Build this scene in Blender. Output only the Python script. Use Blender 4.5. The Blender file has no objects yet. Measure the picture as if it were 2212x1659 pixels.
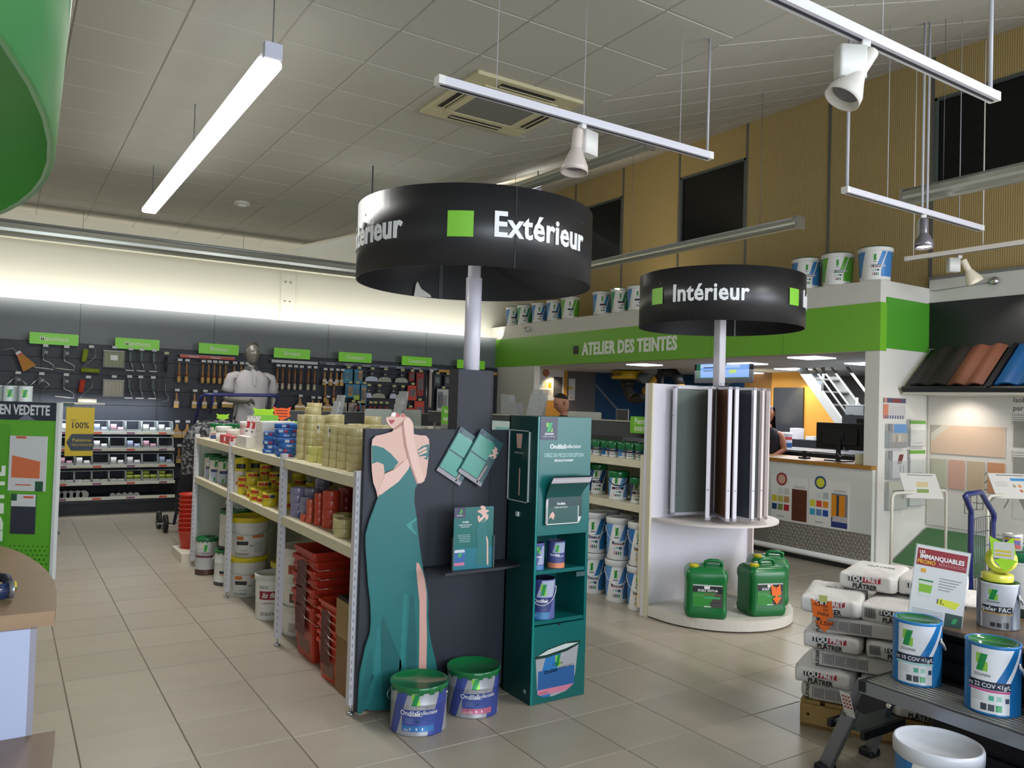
import bpy, bmesh, math, random
from math import sin, cos, pi, radians, atan2, sqrt
from mathutils import Matrix, Vector
random.seed(7)
S = bpy.context.scene
COL = S.collection

# ------------------------------------------------------------------ camera
def lin(c):
    return c/12.92 if c <= .04045 else ((c+.055)/1.055)**2.4
def rgb(h):
    if isinstance(h, str):
        h = h.lstrip('#'); h = ''.join(c*2 for c in h) if len(h) == 3 else h; return tuple(lin(int(h[i:i+2], 16)/255) for i in (0, 2, 4)) + (1,)
    return tuple(h)+(1,) if len(h) == 3 else tuple(h)
YAW, PIT, ROL, EYE = radians(32.8812), radians(1.4993), radians(1.7420), 1.6
fw = Vector((sin(YAW)*cos(PIT), cos(YAW)*cos(PIT), sin(PIT)))
rt = Vector((cos(YAW), -sin(YAW), 0)); up = rt.cross(fw)
r2 = rt*cos(ROL)+up*sin(ROL); u2 = up*cos(ROL)-rt*sin(ROL)
cam = bpy.data.cameras.new('camera'); co = bpy.data.objects.new('camera', cam); COL.objects.link(co)
cam.sensor_width = 36; cam.lens = 1700/2212*36; cam.clip_start = .05; cam.clip_end = 100
m = Matrix((r2, u2, -fw)).transposed().to_4x4(); m.translation = (0, 0, EYE); co.matrix_world = m
S.camera = co

# ------------------------------------------------------------------ world, exposure, big lights
w = bpy.data.worlds.new('world'); S.world = w; w.use_nodes = True
w.node_tree.nodes['Background'].inputs[0].default_value = (.75, .86, 1, 1)
w.node_tree.nodes['Background'].inputs[1].default_value = .6
S.view_settings.view_transform = 'Standard'; S.view_settings.look = 'None'
S.view_settings.exposure = 0.55; S.view_settings.gamma = 1; S.view_settings.use_curve_mapping = False
S.cycles.use_denoising = True
S.cycles.max_bounces = 6; S.cycles.diffuse_bounces = 4; S.cycles.glossy_bounces = 3
S.cycles.transmission_bounces = 6; S.cycles.transparent_max_bounces = 8
S.cycles.caustics_reflective = False; S.cycles.caustics_refractive = False
S.cycles.sample_clamp_indirect = 4

def area(name, loc, to, sx, sy, power, col=(1, 1, 1), spread=180):
    l = bpy.data.lights.new(name, 'AREA'); l.shape = 'RECTANGLE'; l.size = sx; l.size_y = sy
    l.energy = power; l.color = col; l.spread = radians(spread)
    o = bpy.data.objects.new(name, l); COL.objects.link(o)
    o.location = loc; d = Vector(to)-Vector(loc)
    o.rotation_euler = d.to_track_quat('-Z', 'Y').to_euler(); return o
# daylight entering by the shop windows in the front wall, behind the photographer
area('daylight_window', (1.0, -2.85, 1.9), (1.0, 5, 1.0), 4.0, 2.6, 150, (.80, .89, 1))
area('daylight_window_side', (6.4, -2.85, 1.9), (5.6, 5, 1.0), 3.4, 2.6, 170, (.86, .90, 1))

# ------------------------------------------------------------------ materials
MC = {}
def M(col, rough=.55, metal=0, noise=0, ns=8, bump=0, bs=60, spec=.5, emit=0, alpha=1, trans=0, stretch=None, coat=0):
    k = (col, rough, metal, noise, ns, bump, bs, spec, emit, alpha, trans, stretch, coat)
    if k in MC: return MC[k]
    mt = bpy.data.materials.new('m_%s' % str(col)); mt.use_nodes = True
    nt = mt.node_tree; b = nt.nodes['Principled BSDF']; c = rgb(col)
    b.inputs['Base Color'].default_value = c; b.inputs['Roughness'].default_value = rough
    b.inputs['Metallic'].default_value = metal; b.inputs['Specular IOR Level'].default_value = spec
    b.inputs['Coat Weight'].default_value = coat
    mt.diffuse_color = c
    if trans: b.inputs['Transmission Weight'].default_value = trans; b.inputs['IOR'].default_value = 1.2
    if alpha < 1: b.inputs['Alpha'].default_value = alpha
    if emit:
        b.inputs['Emission Color'].default_value = c; b.inputs['Emission Strength'].default_value = emit
    if noise or bump:
        tc = nt.nodes.new('ShaderNodeTexCoord'); vec = tc.outputs['Object']
        if stretch:
            mp = nt.nodes.new('ShaderNodeMapping'); mp.inputs['Scale'].default_value = stretch
            nt.links.new(vec, mp.inputs[0]); vec = mp.outputs[0]
        if noise:
            n = nt.nodes.new('ShaderNodeTexNoise'); n.inputs['Scale'].default_value = ns; n.inputs['Detail'].default_value = 4
            nt.links.new(vec, n.inputs[0])
            mx = nt.nodes.new('ShaderNodeMix'); mx.data_type = 'RGBA'
            mx.inputs[6].default_value = tuple(x*(1-noise) for x in c[:3])+(1,)
            mx.inputs[7].default_value = tuple(min(1, x*(1+noise)) for x in c[:3])+(1,)
            nt.links.new(n.outputs[0], mx.inputs[0]); nt.links.new(mx.outputs[2], b.inputs['Base Color'])
        if bump:
            n2 = nt.nodes.new('ShaderNodeTexNoise'); n2.inputs['Scale'].default_value = bs; nt.links.new(vec, n2.inputs[0])
            bp = nt.nodes.new('ShaderNodeBump'); bp.inputs['Strength'].default_value = bump; bp.inputs['Distance'].default_value = .01
            nt.links.new(n2.outputs[0], bp.inputs['Height']); nt.links.new(bp.outputs[0], b.inputs['Normal'])
    MC[k] = mt; return mt

def PM(name, base, regs, mode='xz', R=1.0, rough=.45, metal=0, metal_base=False, emit=0):
    """flat print: regions (u0, u1, v0, v1, slant, colour) over u,v. mode cyl: u = angle*R, v = z. slant: du/dv"""
    key = ('PM', name)
    if key in MC: return MC[key]
    mt = bpy.data.materials.new(name); mt.use_nodes = True; nt = mt.node_tree; b = nt.nodes['Principled BSDF']
    N, L = nt.nodes.new, nt.links.new
    def mth(op, a, c=None, d=None):
        n = N('ShaderNodeMath'); n.operation = op
        for i, v in enumerate((a, c, d)):
            if v is None: continue
            if hasattr(v, 'is_output'): L(v, n.inputs[i])
            else: n.inputs[i].default_value = v
        return n.outputs[0]
    tc = N('ShaderNodeTexCoord'); sp = N('ShaderNodeSeparateXYZ'); L(tc.outputs['Object'], sp.inputs[0])
    x, y, z = sp.outputs
    if mode == 'cyl': u = mth('MULTIPLY', mth('ARCTAN2', x, mth('MULTIPLY', y, -1.0)), R); v = z
    elif mode == 'xz': u, v = x, z
    elif mode == 'xy': u, v = x, y
    col = None; cur = rgb(base); curs = None
    for (u0, u1, v0, v1, s, c) in regs:
        t = u if s == 0 else mth('MULTIPLY_ADD', v, -s, u)
        if s: u0, u1 = u0-s*v0, u1-s*v0
        k = mth('MULTIPLY', mth('MULTIPLY', mth('GREATER_THAN', t, u0), mth('LESS_THAN', t, u1)),
                mth('MULTIPLY', mth('GREATER_THAN', v, v0), mth('LESS_THAN', v, v1)))
        mx = N('ShaderNodeMix'); mx.data_type = 'RGBA'; L(k, mx.inputs[0])
        if curs is None: mx.inputs[6].default_value = cur
        else: L(curs, mx.inputs[6])
        mx.inputs[7].default_value = rgb(c); curs = mx.outputs[2]
    if curs is None: b.inputs['Base Color'].default_value = cur
    else: L(curs, b.inputs['Base Color'])
    b.inputs['Roughness'].default_value = rough; b.inputs['Metallic'].default_value = metal
    if emit:
        b.inputs['Base Color'].default_value = (0, 0, 0, 1)
        for l in list(b.inputs['Base Color'].links): nt.links.remove(l)
        L(curs, b.inputs['Emission Color']); b.inputs['Emission Strength'].default_value = emit
    mt.diffuse_color = cur; MC[key] = mt; return mt

# ------------------------------------------------------------------ mesh builder
class MB:
    def __init__(s): s.v = []; s.f = []; s.mi = []; s.sm = []
    def add(s, vs, fs, mi=0, sm=False, mtx=None):
        o = len(s.v)
        s.v += [tuple(mtx @ Vector(p)) for p in vs] if mtx is not None else [tuple(p) for p in vs]
        s.f += [tuple(i+o for i in f) for f in fs]; s.mi += [mi]*len(fs); s.sm += [sm]*len(fs); return s
    def box(s, x0, x1, y0, y1, z0, z1, mi=0, mtx=None):
        return s.add([(x0, y0, z0), (x1, y0, z0), (x1, y1, z0), (x0, y1, z0), (x0, y0, z1), (x1, y0, z1), (x1, y1, z1), (x0, y1, z1)],
                     [(3, 2, 1, 0), (4, 5, 6, 7), (0, 1, 5, 4), (1, 2, 6, 5), (2, 3, 7, 6), (3, 0, 4, 7)], mi, False, mtx)
    def rbox(s, x0, x1, y0, y1, z0, z1, r, ax='z', n=4, mi=0, mtx=None):
        """box with corners rounded about axis"""
        if ax == 'z': a0, a1, b0, b1, c0, c1 = x0, x1, y0, y1, z0, z1; mp = lambda a, b, c: (a, b, c)
        elif ax == 'y': a0, a1, b0, b1, c0, c1 = z0, z1, x0, x1, y0, y1; mp = lambda a, b, c: (b, c, a)
        else: a0, a1, b0, b1, c0, c1 = y0, y1, z0, z1, x0, x1; mp = lambda a, b, c: (c, a, b)
        P = []
        for cx_, cy_, t0 in ((a1-r, b1-r, 0), (a0+r, b1-r, pi/2), (a0+r, b0+r, pi), (a1-r, b0+r, 1.5*pi)):
            for i in range(n+1):
                t = t0+pi/2*i/n; P.append((cx_+r*cos(t), cy_+r*sin(t)))
        k = len(P)
        vs = [mp(a, b, c0) for a, b in P]+[mp(a, b, c1) for a, b in P]
        fs = [tuple(range(k-1, -1, -1)), tuple(range(k, 2*k))]
        s.add(vs, fs, mi, False, mtx)
        o = len(s.v)-2*k
        for i in range(k):
            j = (i+1) % k; s.f.append((o+i, o+j, o+k+j, o+k+i)); s.mi.append(mi); s.sm.append(True)
        return s
    def prism(s, P, c0, c1, plane='xz', mi=0, mtx=None):
        """extrude polygon P (a,b) ccw. plane xz: extruded along y from c0 (front) to c1"""
        if plane == 'xz': mp = lambda a, b, c: (a, c, b)
        elif plane == 'xy': mp = lambda a, b, c: (a, b, c)
        else: mp = lambda a, b, c: (c, a, b)
        k = len(P); vs = [mp(a, b, c0) for a, b in P]+[mp(a, b, c1) for a, b in P]
        fs = [tuple(range(k)), tuple(range(2*k-1, k-1, -1))]
        fs += [(i, k+i, k+(i+1) % k, (i+1) % k) for i in range(k)]
        return s.add(vs, fs, mi, False, mtx)
    def lathe(s, prof, n=24, mi=0, mtx=None, cap0=True, cap1=True, sm=True, a0=0, a1=2*pi):
        full = abs(a1-a0-2*pi) < 1e-6; m_ = n if full else n+1
        vs = []; fs = []
        for r, z in prof:
            for i in range(m_):
                a = a0+(a1-a0)*i/n; vs.append((r*cos(a), r*sin(a), z))
        for j in range(len(prof)-1):
            for i in range(n):
                k = (i+1) % m_; fs.append((j*m_+i, j*m_+k, (j+1)*m_+k, (j+1)*m_+i))
        if abs(prof[0][1]-prof[-1][1]) < 1e-4 and len(prof) == 2: sm = False
        s.add(vs, fs, mi, sm, mtx)
        o = len(s.v)-len(vs)
        if full and cap0 and prof[0][0] > 1e-6: s.f.append(tuple(o+i for i in range(m_-1, -1, -1))); s.mi.append(mi); s.sm.append(False)
        if full and cap1 and prof[-1][0] > 1e-6: s.f.append(tuple(o+(len(prof)-1)*m_+i for i in range(m_))); s.mi.append(mi); s.sm.append(False)
        return s
    def cyl(s, p, q, r, n=12, mi=0, r1=None, mtx=None):
        p, q = Vector(p), Vector(q); d = q-p
        mt = Matrix.Translation(p) @ d.to_track_quat('Z', 'Y').to_matrix().to_4x4()
        if mtx is not None: mt = mtx @ mt
        return s.lathe([(r, 0), (r if r1 is None else r1, d.length)], n, mi, mt)
    def tube(s, P, r, n=8, mi=0, closed=False, mtx=None):
        P = [Vector(p) for p in P]; k = len(P); vs = []; fs = []
        rr = r if isinstance(r, (list, tuple)) else [r]*k
        ref = Vector((0, 0, 1)); prev = None
        for i in range(k):
            if closed: t = (P[(i+1) % k]-P[i-1])
            else: t = P[min(i+1, k-1)]-P[max(i-1, 0)]
            t.normalize()
            if prev is None:
                a = t.cross(ref if abs(t.z) < .9 else Vector((1, 0, 0))).normalized()
            else:
                a = (prev-t*prev.dot(t)).normalized()
            prev = a; b = t.cross(a)
            for j in range(n):
                g = 2*pi*j/n; vs.append(P[i]+(a*cos(g)+b*sin(g))*rr[i])
        for i in range(k if closed else k-1):
            i2 = (i+1) % k
            for j in range(n):
                j2 = (j+1) % n; fs.append((i*n+j, i*n+j2, i2*n+j2, i2*n+j))
        s.add(vs, fs, mi, True, mtx)
        if not closed:
            o = len(s.v)-k*n
            s.f.append(tuple(o+j for j in range(n-1, -1, -1))); s.f.append(tuple(o+(k-1)*n+j for j in range(n))); s.mi += [mi]*2; s.sm += [False]*2
        return s
    def surf(s, fn, nu, nv, mi=0, mtx=None, sm=True):
        vs = [fn(i/nu, j/nv) for j in range(nv+1) for i in range(nu+1)]
        fs = [(j*(nu+1)+i, j*(nu+1)+i+1, (j+1)*(nu+1)+i+1, (j+1)*(nu+1)+i) for j in range(nv) for i in range(nu)]
        return s.add(vs, fs, mi, sm, mtx)
    def mesh(s, name, mats):
        me = bpy.data.meshes.new(name); me.from_pydata(s.v, [], s.f)
        for mt in (mats if isinstance(mats, (list, tuple)) else [mats]): me.materials.append(mt)
        me.polygons.foreach_set('material_index', s.mi); me.polygons.foreach_set('use_smooth', s.sm); me.update(); return me
    def ob(s, name, mats, parent=None, loc=(0, 0, 0), rz=0, bevel=0):
        me = s.mesh(name, mats)
        if bevel:
            bm = bmesh.new(); bm.from_mesh(me)
            bmesh.ops.bevel(bm, geom=bm.edges[:], offset=bevel, segments=1, affect='EDGES', clamp_overlap=True)
            bm.to_mesh(me); bm.free()
        return link(name, me, parent, loc, rz)
def link(name, me, parent=None, loc=(0, 0, 0), rz=0):
    o = bpy.data.objects.new(name, me); COL.objects.link(o); o.parent = parent
    o.location = loc; o.rotation_euler = (0, 0, rz) if not isinstance(rz, (tuple, list)) else rz; return o
def tag(o, label=None, cat=None, group=None, kind=None):
    if label: o['label'] = label
    if cat: o['category'] = cat
    if group: o['group'] = group
    if kind: o['kind'] = kind
    return o
def thing(name, label, cat, loc=(0, 0, 0), rz=0, group=None):
    o = bpy.data.objects.new(name, None); COL.objects.link(o); o.empty_display_size = .05
    o.location = loc; o.rotation_euler = (0, 0, rz) if not isinstance(rz, (tuple, list)) else rz
    return tag(o, label, cat, group)
def struct(name, mb, mats, **k):
    return tag(mb.ob(name, mats, **k), kind='structure')
KIDS = {}
def dup(root, loc, rz=None, label=None, group=None, cat=None):
    r = root.copy(); COL.objects.link(r); r.location = loc
    if rz is not None: r.rotation_euler = (0, 0, rz) if not isinstance(rz, (tuple, list)) else rz
    if label: r['label'] = label
    if group: r['group'] = group
    if cat: r['category'] = cat
    ks = KIDS.get(root.name)
    if ks is None: ks = KIDS[root.name] = [(c, list(c.children)) for c in root.children]
    for ch, gs in ks:
        c = ch.copy(); COL.objects.link(c); c.parent = r
        for g in gs: d = g.copy(); COL.objects.link(d); d.parent = c
    return r
class Proto:
    """first placement moves the prototype itself, later ones copy it"""
    def __init__(s, o): s.o = o; s.used = False
    def put(s, loc, rz=None, label=None, group=None, cat=None):
        if not s.used:
            s.used = True; o = s.o; o.location = loc
            if rz is not None: o.rotation_euler = (0, 0, rz) if not isinstance(rz, (tuple, list)) else rz
            if label: o['label'] = label
            if group: o['group'] = group
            if cat: o['category'] = cat
            return o
        r = dup(s.o, loc, rz if rz is not None else 0, label, group, cat)
        if not group and 'group' in r and s.o.get('group') is None: pass
        return r

# ------------------------------------------------------------------ lettering
TC = {}
def textmesh(s, size, bold=0, xs=1, ext=0, align='CENTER', sp=1.0, lh=1.0, shear=0):
    k = (s, size, bold, xs, ext, align, sp, lh, shear)
    if k in TC: return TC[k]
    cu = bpy.data.curves.new('lettering', 'FONT'); cu.body = s; cu.size = size; cu.offset = bold*size
    cu.extrude = ext; cu.align_x = align; cu.align_y = 'CENTER'; cu.space_character = sp; cu.space_line = lh
    cu.resolution_u = 2; cu.shear = shear
    o = bpy.data.objects.new('t', cu); COL.objects.link(o)
    dg = bpy.context.evaluated_depsgraph_get(); dg.update()
    me = bpy.data.meshes.new_from_object(o.evaluated_get(dg))
    bpy.data.objects.remove(o); bpy.data.curves.remove(cu)
    vs = [(v.co.x*xs, -v.co.z, v.co.y) for v in me.vertices]; fs = [tuple(p.vertices) for p in me.polygons]
    bpy.data.meshes.remove(me); TC[k] = (vs, fs); return vs, fs
def text(s, size, mat, parent=None, loc=(0, 0, 0), rz=0, bold=.0, xs=1, ext=0, align='CENTER', name='lettering', cyl=None, rot=0, **k):
    """reads from the -Y side. cyl=(radius, angle): wrap round the local Z axis"""
    vs, fs = textmesh(s, size, bold, xs, ext, align, **k)
    if rot: vs = [(x*cos(rot)-z*sin(rot), y, x*sin(rot)+z*cos(rot)) for x, y, z in vs]
    if cyl:
        R, a0 = cyl
        vs = [((R-y)*sin(x/R+a0), -(R-y)*cos(x/R+a0), z) for x, y, z in vs]
    mb = MB(); mb.add(vs, fs)
    return mb.ob(name, mat, parent, loc, rz)

# common colours
WHITE = M('#e8e8e4', .45); OFFW = M('#d9d8cf', .5); CREAM = M('#d6cfae', .5, noise=.06, ns=3)
BLK = M('#1b1c20', .45); NAVY = M('#20242f', .6); GRN = M('#6fb52c', .35); GREY = M('#6b6d70', .4)
STEEL = M('#b9bcc0', .3, .9); DGRN = M('#0b6b35', .25); TEAL = M('#0d6f6b', .3); LETW = M('#eceef0', .5)
INK = M('#15171c', .5); RED = M('#c02a2a', .4); CHROME = M('#d8dadd', .15, 1)
LGRN = M('#7fc43c', .4)
# ================================================================== STRUCTURE
TP = .4355; TX0 = .343-TP*6; TY0 = 4.12-TP*12
WB, WR, XA, YA, ZC, XS = 12.4, 8.45, 7.52, 4.72, 3.96, 3.80
SL = math.atan2(5.56-ZC, WR-XS)
def floor():
    mb = MB(); mb.box(-3.6, 12.5, -3, 12.6, -.06, -.004)
    fl = struct('floor', mb, M('#7d7363', .9))
    mats = [M(c, .34, noise=.10, ns=2.2, stretch=(1, 3, 1), spec=.45) for c in ('#a89f90', '#a59c8d', '#aba293')]
    g = .0014
    def tmesh(mt):
        mb = MB(); h = TP/2-g; b = .0025
        mb.add([(-h, -h, -.006), (h, -h, -.006), (h, h, -.006), (-h, h, -.006), (-h+b, -h+b, 0), (h-b, -h+b, 0), (h-b, h-b, 0), (-h+b, h-b, 0)],
               [(4, 5, 6, 7), (0, 1, 5, 4), (1, 2, 6, 5), (2, 3, 7, 6), (3, 0, 4, 7)])
        return mb
    cells = []
    for i in range(-2, 26):
        for j in range(0, 34):
            x, y = TX0+(i+.5)*TP, TY0+(j+.5)*TP
            p = Vector((x, y, -EYE)); d = p.dot(fw)
            if d > .5 and abs(p.dot(r2)/d) < .72 and x < 10.5 and y < 12.3 and p.dot(u2)/d > -.6: cells.append((d, x, y))
            elif y < 12.3: cells.append((99, x, y))
    cells.sort()
    mes = [tmesh(m_).mesh('tile', m_) for m_ in mats]
    for k, (d, x, y) in enumerate(cells[:300]):
        link('tile', mes[random.randrange(3)], fl, (x, y, 0), random.choice((0, pi)))
    rest = MB()
    for d, x, y in cells[300:]:
        h = TP/2-g; rest.add([(x-h, y-h, 0), (x+h, y-h, 0), (x+h, y+h, 0), (x-h, y+h, 0)], [(0, 1, 2, 3)])
    tag(rest.ob('tile_field', mats[0], fl), kind='stuff')
floor()
def ceil_part(name, mtx, nx, ny, x0, y0, px, py, under):
    mb = MB(); mb.box(x0, x0+nx*px, y0, y0+ny*py, .0061, .05)
    c = struct(name, mb, M('#a09d92', .8)); c.matrix_world = mtx
    g = .004
    tm = MB(); h, k = px/2-g, py/2-g; b = .006
    tm.add([(-h, -k, .006), (-h, k, .006), (h, k, .006), (h, -k, .006), (-h+b, -k+b, 0), (-h+b, k-b, 0), (h-b, k-b, 0), (h-b, -k+b, 0)],
           [(4, 5, 6, 7), (0, 1, 5, 4), (1, 2, 6, 5), (2, 3, 7, 6), (3, 0, 4, 7)])
    me = tm.mesh('ceiling_tile', M('#b4b1a6', .85, noise=.04, ns=30, bump=.15, bs=200))
    for i in range(nx):
        for j in range(ny):
            link('ceiling_tile', me, c, (x0+(i+.5)*px, y0+(j+.5)*py, 0))
    return c
T = .5865
# flat part: rows aligned on x=3.79, y=3.99
ceil_part('ceiling', Matrix.Translation((0, 0, ZC)), 8, 21, XS-8*T, 3.99-4*T+.0, T, T, 0)
L_ = sqrt((WR-XS)**2+(5.56-ZC)**2)
ceil_part('ceiling', Matrix.Translation((XS, 0, ZC)) @ Matrix.Rotation(-SL, 4, 'Y'), 8, 20, 0, .6, L_/8, T, 0)
# plain ceiling over the front of the shop, behind the camera
mb = MB(); mb.box(-3.6, XS-8*T, -3, 12.4, ZC+.012, ZC+.06); mb.box(XS-8*T, XS, -3, 3.99-4*T, ZC+.012, ZC+.06)
mb.add([(XS, -3, ZC+.012), (WR, -3, 5.572), (WR, .6, 5.572), (XS, .6, ZC+.012), (XS, -3, ZC+.06), (WR, -3, 5.62), (WR, .6, 5.62), (XS, .6, ZC+.06)],
       [(3, 2, 1, 0), (4, 5, 6, 7), (0, 1, 5, 4), (1, 2, 6, 5), (2, 3, 7, 6), (3, 0, 4, 7)])
struct('ceiling', mb, M('#b4b1a6', .85))

PAINT = M('#d8d6c8', .7, noise=.02, ns=2)
mb = MB(); mb.add([(-3.6, WB, 0), (WR+4, WB, 0), (WR+4, WB, 2.3), (WR, WB, 2.4), (WR, WB, 5.7), (XS, WB, ZC+.1), (-3.6, WB, ZC+.1)], [(0, 1, 2, 3, 4, 5, 6)])
mb.add([(-3.6, WB+.15, 0), (WR+4, WB+.15, 0), (WR+4, WB+.15, 5.7), (-3.6, WB+.15, 5.7)], [(3, 2, 1, 0)])
mb.box(3.62, 3.84, WB-.03, WB, 2.3, ZC+.01)      # boxed column standing proud of the wall
wb = struct('wall_back', mb, PAINT)
for z in (3.42, 3.12):
    for x in (3.68, 3.76): MB().box(-.012, .012, -.02, 0, -.004, .004).ob('hook', M('#55534c', .5, .5), wb, (x, WB-.03, z))
# grey fascia above the tool wall
mb = MB(); mb.box(-3.6, XA, 12.2, 12.24, 2.25, 2.80)
fa = struct('trim_1', mb, M('#70767b', .45, noise=.05, ns=3))
for x in (-.9, .85, 2.6, 4.35, 6.1): MB().box(x-.0025, x+.0025, 12.1985, 12.2, 2.25, 2.80).ob('joint', M('#33363a', .6), fa)
# right wall, corrugated tan cladding in panels with grey joint profiles
TAN = bpy.data.materials.new('tan_cladding'); TAN.use_nodes = True
nt = TAN.node_tree; bs = nt.nodes['Principled BSDF']; bs.inputs['Roughness'].default_value = .6
tc = nt.nodes.new('ShaderNodeTexCoord'); wv = nt.nodes.new('ShaderNodeTexWave'); wv.bands_direction = 'Y'
wv.inputs['Scale'].default_value = 14; wv.inputs['Distortion'].default_value = .6; nt.links.new(tc.outputs['Object'], wv.inputs[0])
cr = nt.nodes.new('ShaderNodeMix'); cr.data_type = 'RGBA'; cr.inputs[6].default_value = rgb('#a8925f'); cr.inputs[7].default_value = rgb('#b39c69')
nt.links.new(wv.outputs[0], cr.inputs[0]); nt.links.new(cr.outputs[2], bs.inputs['Base Color'])
bp = nt.nodes.new('ShaderNodeBump'); bp.inputs['Strength'].default_value = .25; bp.inputs['Distance'].default_value = .01
nt.links.new(wv.outputs[0], bp.inputs['Height']); nt.links.new(bp.outputs[0], bs.inputs['Normal'])
mb = MB()
mb.box(WR+.05, WR+.2, -3, YA, 0, 5.8); mb.box(WR+.05, WR+.2, YA, WB+.15, 2.4, 5.8)
mb.add([(WR+.2, WB, 2.9), (XA, WB, 2.9), (XA, WB, 2.98), (WR+.2, WB, 2.98)], [(0, 1, 2, 3)])
wr = struct('wall_right', mb, M('#8c8f90', .6))
JO = [4.725+1.286*k for k in range(-6, 7)]
WINP = {10.5: 1}
for k in range(len(JO)-1):
    a, b = JO[k]+.018, JO[k+1]-.018
    if b > WB: b = WB
    win = k in (5, 8, 10)
    segs = [(2.9, 5.75)] if not win else [(2.9, 4.06), (5.09, 5.75)]
    for z0, z1 in segs: MB().box(WR, WR+.05, a, b, z0, z1).ob('panel', TAN, wr)
    if win:
        q = MB().box(WR+.03, WR+.05, a, b, 4.06, 5.09).ob('window_pane', M('#0d1113', .08, spec=.5), wr)
        fm = MB()
        for y0, y1, z0, z1 in ((a, a+.03, 4.06, 5.09), (b-.03, b, 4.06, 5.09), (a, b, 4.06, 4.09), (a, b, 5.06, 5.09)): fm.box(WR-.008, WR+.05, y0, y1, z0, z1)
        fm.ob('window_frame', M('#5f6664', .4, .3), wr)
for y in JO: MB().box(WR-.006, WR+.05, y-.018, y+.018, 2.9, 5.75).ob('joint_profile', M('#6d6e6c', .45, .3), wr)
# white parapet and black band of the tile corner (x = 8.45, towards the camera side)
mb = MB(); mb.box(WR-.03, WR+.05, -3, YA, 0, 2.34); mb.box(WR-.03, WR+.05, -3, YA, 2.84, 3.09)
struct('wall_tiles', mb, M('#d9d8d2', .55))
struct('trim_2', MB().box(WR-.04, WR+.05, -3, YA, 2.34, 2.84), M('#17191b', .35))
struct('trim_3', MB().box(WR-.05, WR+.05, -3, YA, 3.09, 3.12), M('#7c7d7b', .4))
# atelier volume: white parapet, green band on two faces
AW = M('#dcdad2', .6, noise=.02)
mb = MB(); mb.box(XA, XA+.12, YA, WB, 2.77, 3.0); mb.box(XA+.12, WR, YA, YA+.12, 2.82, 3.0); mb.box(XA+.02, WR+.05, YA+.02, WB, 2.85, 2.9)
mb.box(XA+.005, XA+.12, YA, YA+.16, 0, 2.27)                          # white corner pillar
mb.box(XA, XA+.12, 10.95, WB, 0, 2.27)                                # white wall at the far end
mb.box(XA+.12, WR-.03, YA, YA+.12, 0, 2.35)                           # side wall with the leaflets
struct('wall_atelier', mb, AW)
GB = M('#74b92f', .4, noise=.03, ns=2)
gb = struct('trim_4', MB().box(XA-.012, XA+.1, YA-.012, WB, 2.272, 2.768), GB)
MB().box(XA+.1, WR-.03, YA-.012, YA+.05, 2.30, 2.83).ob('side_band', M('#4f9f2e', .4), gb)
for y in (5.9, 7.0): MB().box(XA-.014, XA-.012, y-.002, y+.002, 2.272, 2.768).ob('joint', M('#4f8a22', .6), gb)
# back office: floor is shared, ceiling with light panels, far walls
mb = MB(); mb.box(XA+.02, 13, YA+.1, WB, 2.29, 2.33)
oc = struct('ceiling', mb, M('#a9adb0', .8))
for x, y in ((8.3, 6.1), (8.9, 7.6), (9.6, 6.2), (10.3, 7.9), (11.4, 6.6), (11.2, 9.4), (8.4, 9.2)):
    MB().box(x-.2, x+.2, y-.2, y+.2, 2.275, 2.289).ob('light_panel', M('#eef4ff', .5, emit=1.6), oc)
area('office_light', (9.6, 7.6, 2.2), (9.6, 7.6, 0), 2.5, 3.5, 115, (.95, .97, 1))
# outer shell outside the photograph: left wall and the glazed shop front behind the camera
mb = MB(); mb.box(-3.75, -3.6, -3, WB+.15, 0, ZC+.1)
struct('wall_left', mb, PAINT)
mb = MB()
mb.box(-3.75, WR+.2, -3.15, -3, 0, .55); mb.box(-3.75, WR+.2, -3.15, -3, 3.25, 5.8)
for a, b in ((-3.75, -1.05), (3.05, 4.65), (8.15, WR+.2)): mb.box(a, b, -3.15, -3, .55, 3.25)
struct('wall_front', mb, PAINT)
for n, (a, b) in enumerate(((-1.05, 3.05), (4.65, 8.15))):
    fm = MB()
    for t in (a, (a+b)/2, b): fm.box(t-.03, t+.03, -3.12, -3.03, .55, 3.25)
    fm.box(a, b, -3.12, -3.03, .55, .61); fm.box(a, b, -3.12, -3.03, 3.19, 3.25)
    struct('window_%d' % (n+1), fm, M('#4a4d50', .4))
# ================================================================== HANGING THINGS
SATIN = M('#1d1e22', .38, spec=.6)
def drum(name, label, c, R, z0, z1, words, seams, ang, cat='sign', inner=None, outer=None, H=.105, gsq=.125):
    t = thing(name, label, cat, (c[0], c[1], z0))
    h = z1-z0; mb = MB(); n = 96
    mb.lathe([(R-.006, 0), (R, 0), (R, h), (R-.006, h)], n, 0, cap0=False, cap1=False)
    mb.lathe([(R-.006, h), (R-.006, 0)], n, 1, cap0=False, cap1=False)
    mb.ob('band', [outer or SATIN, inner or M('#14151a', .6)], t)
    for a in seams:
        MB().box(-.003, .003, -.0015, 0, 0, h).ob('seam', M('#0b0b0d', .6), t, (R*sin(a), -R*cos(a), 0), a)
    for a, s in words:
        text(s, H/.715, LETW, t, (0, 0, .50*h), bold=.024, xs=.86, sp=1.04, cyl=(R+.004, a), ext=.003, align='LEFT', name='letters')
        g = a-.155/.65
        mb = MB(); mb.surf(lambda u, v: ((R+.006)*sin(g+(u-.5)*gsq/R), -(R+.006)*cos(g+(u-.5)*gsq/R), .5*h+(v-.5)*.125), 6, 1)
        mb.ob('green_square', LGRN, t)
    return t
def spokes(t, R, h, z):
    mb = MB()
    for k in range(3):
        a = k*2*pi/3+.5; mb.cyl((0, 0, z), (R*sin(a), -R*cos(a), z), .008, 6)
    mb.ob('spoke', M('#2a2b2e', .5), t)
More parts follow.
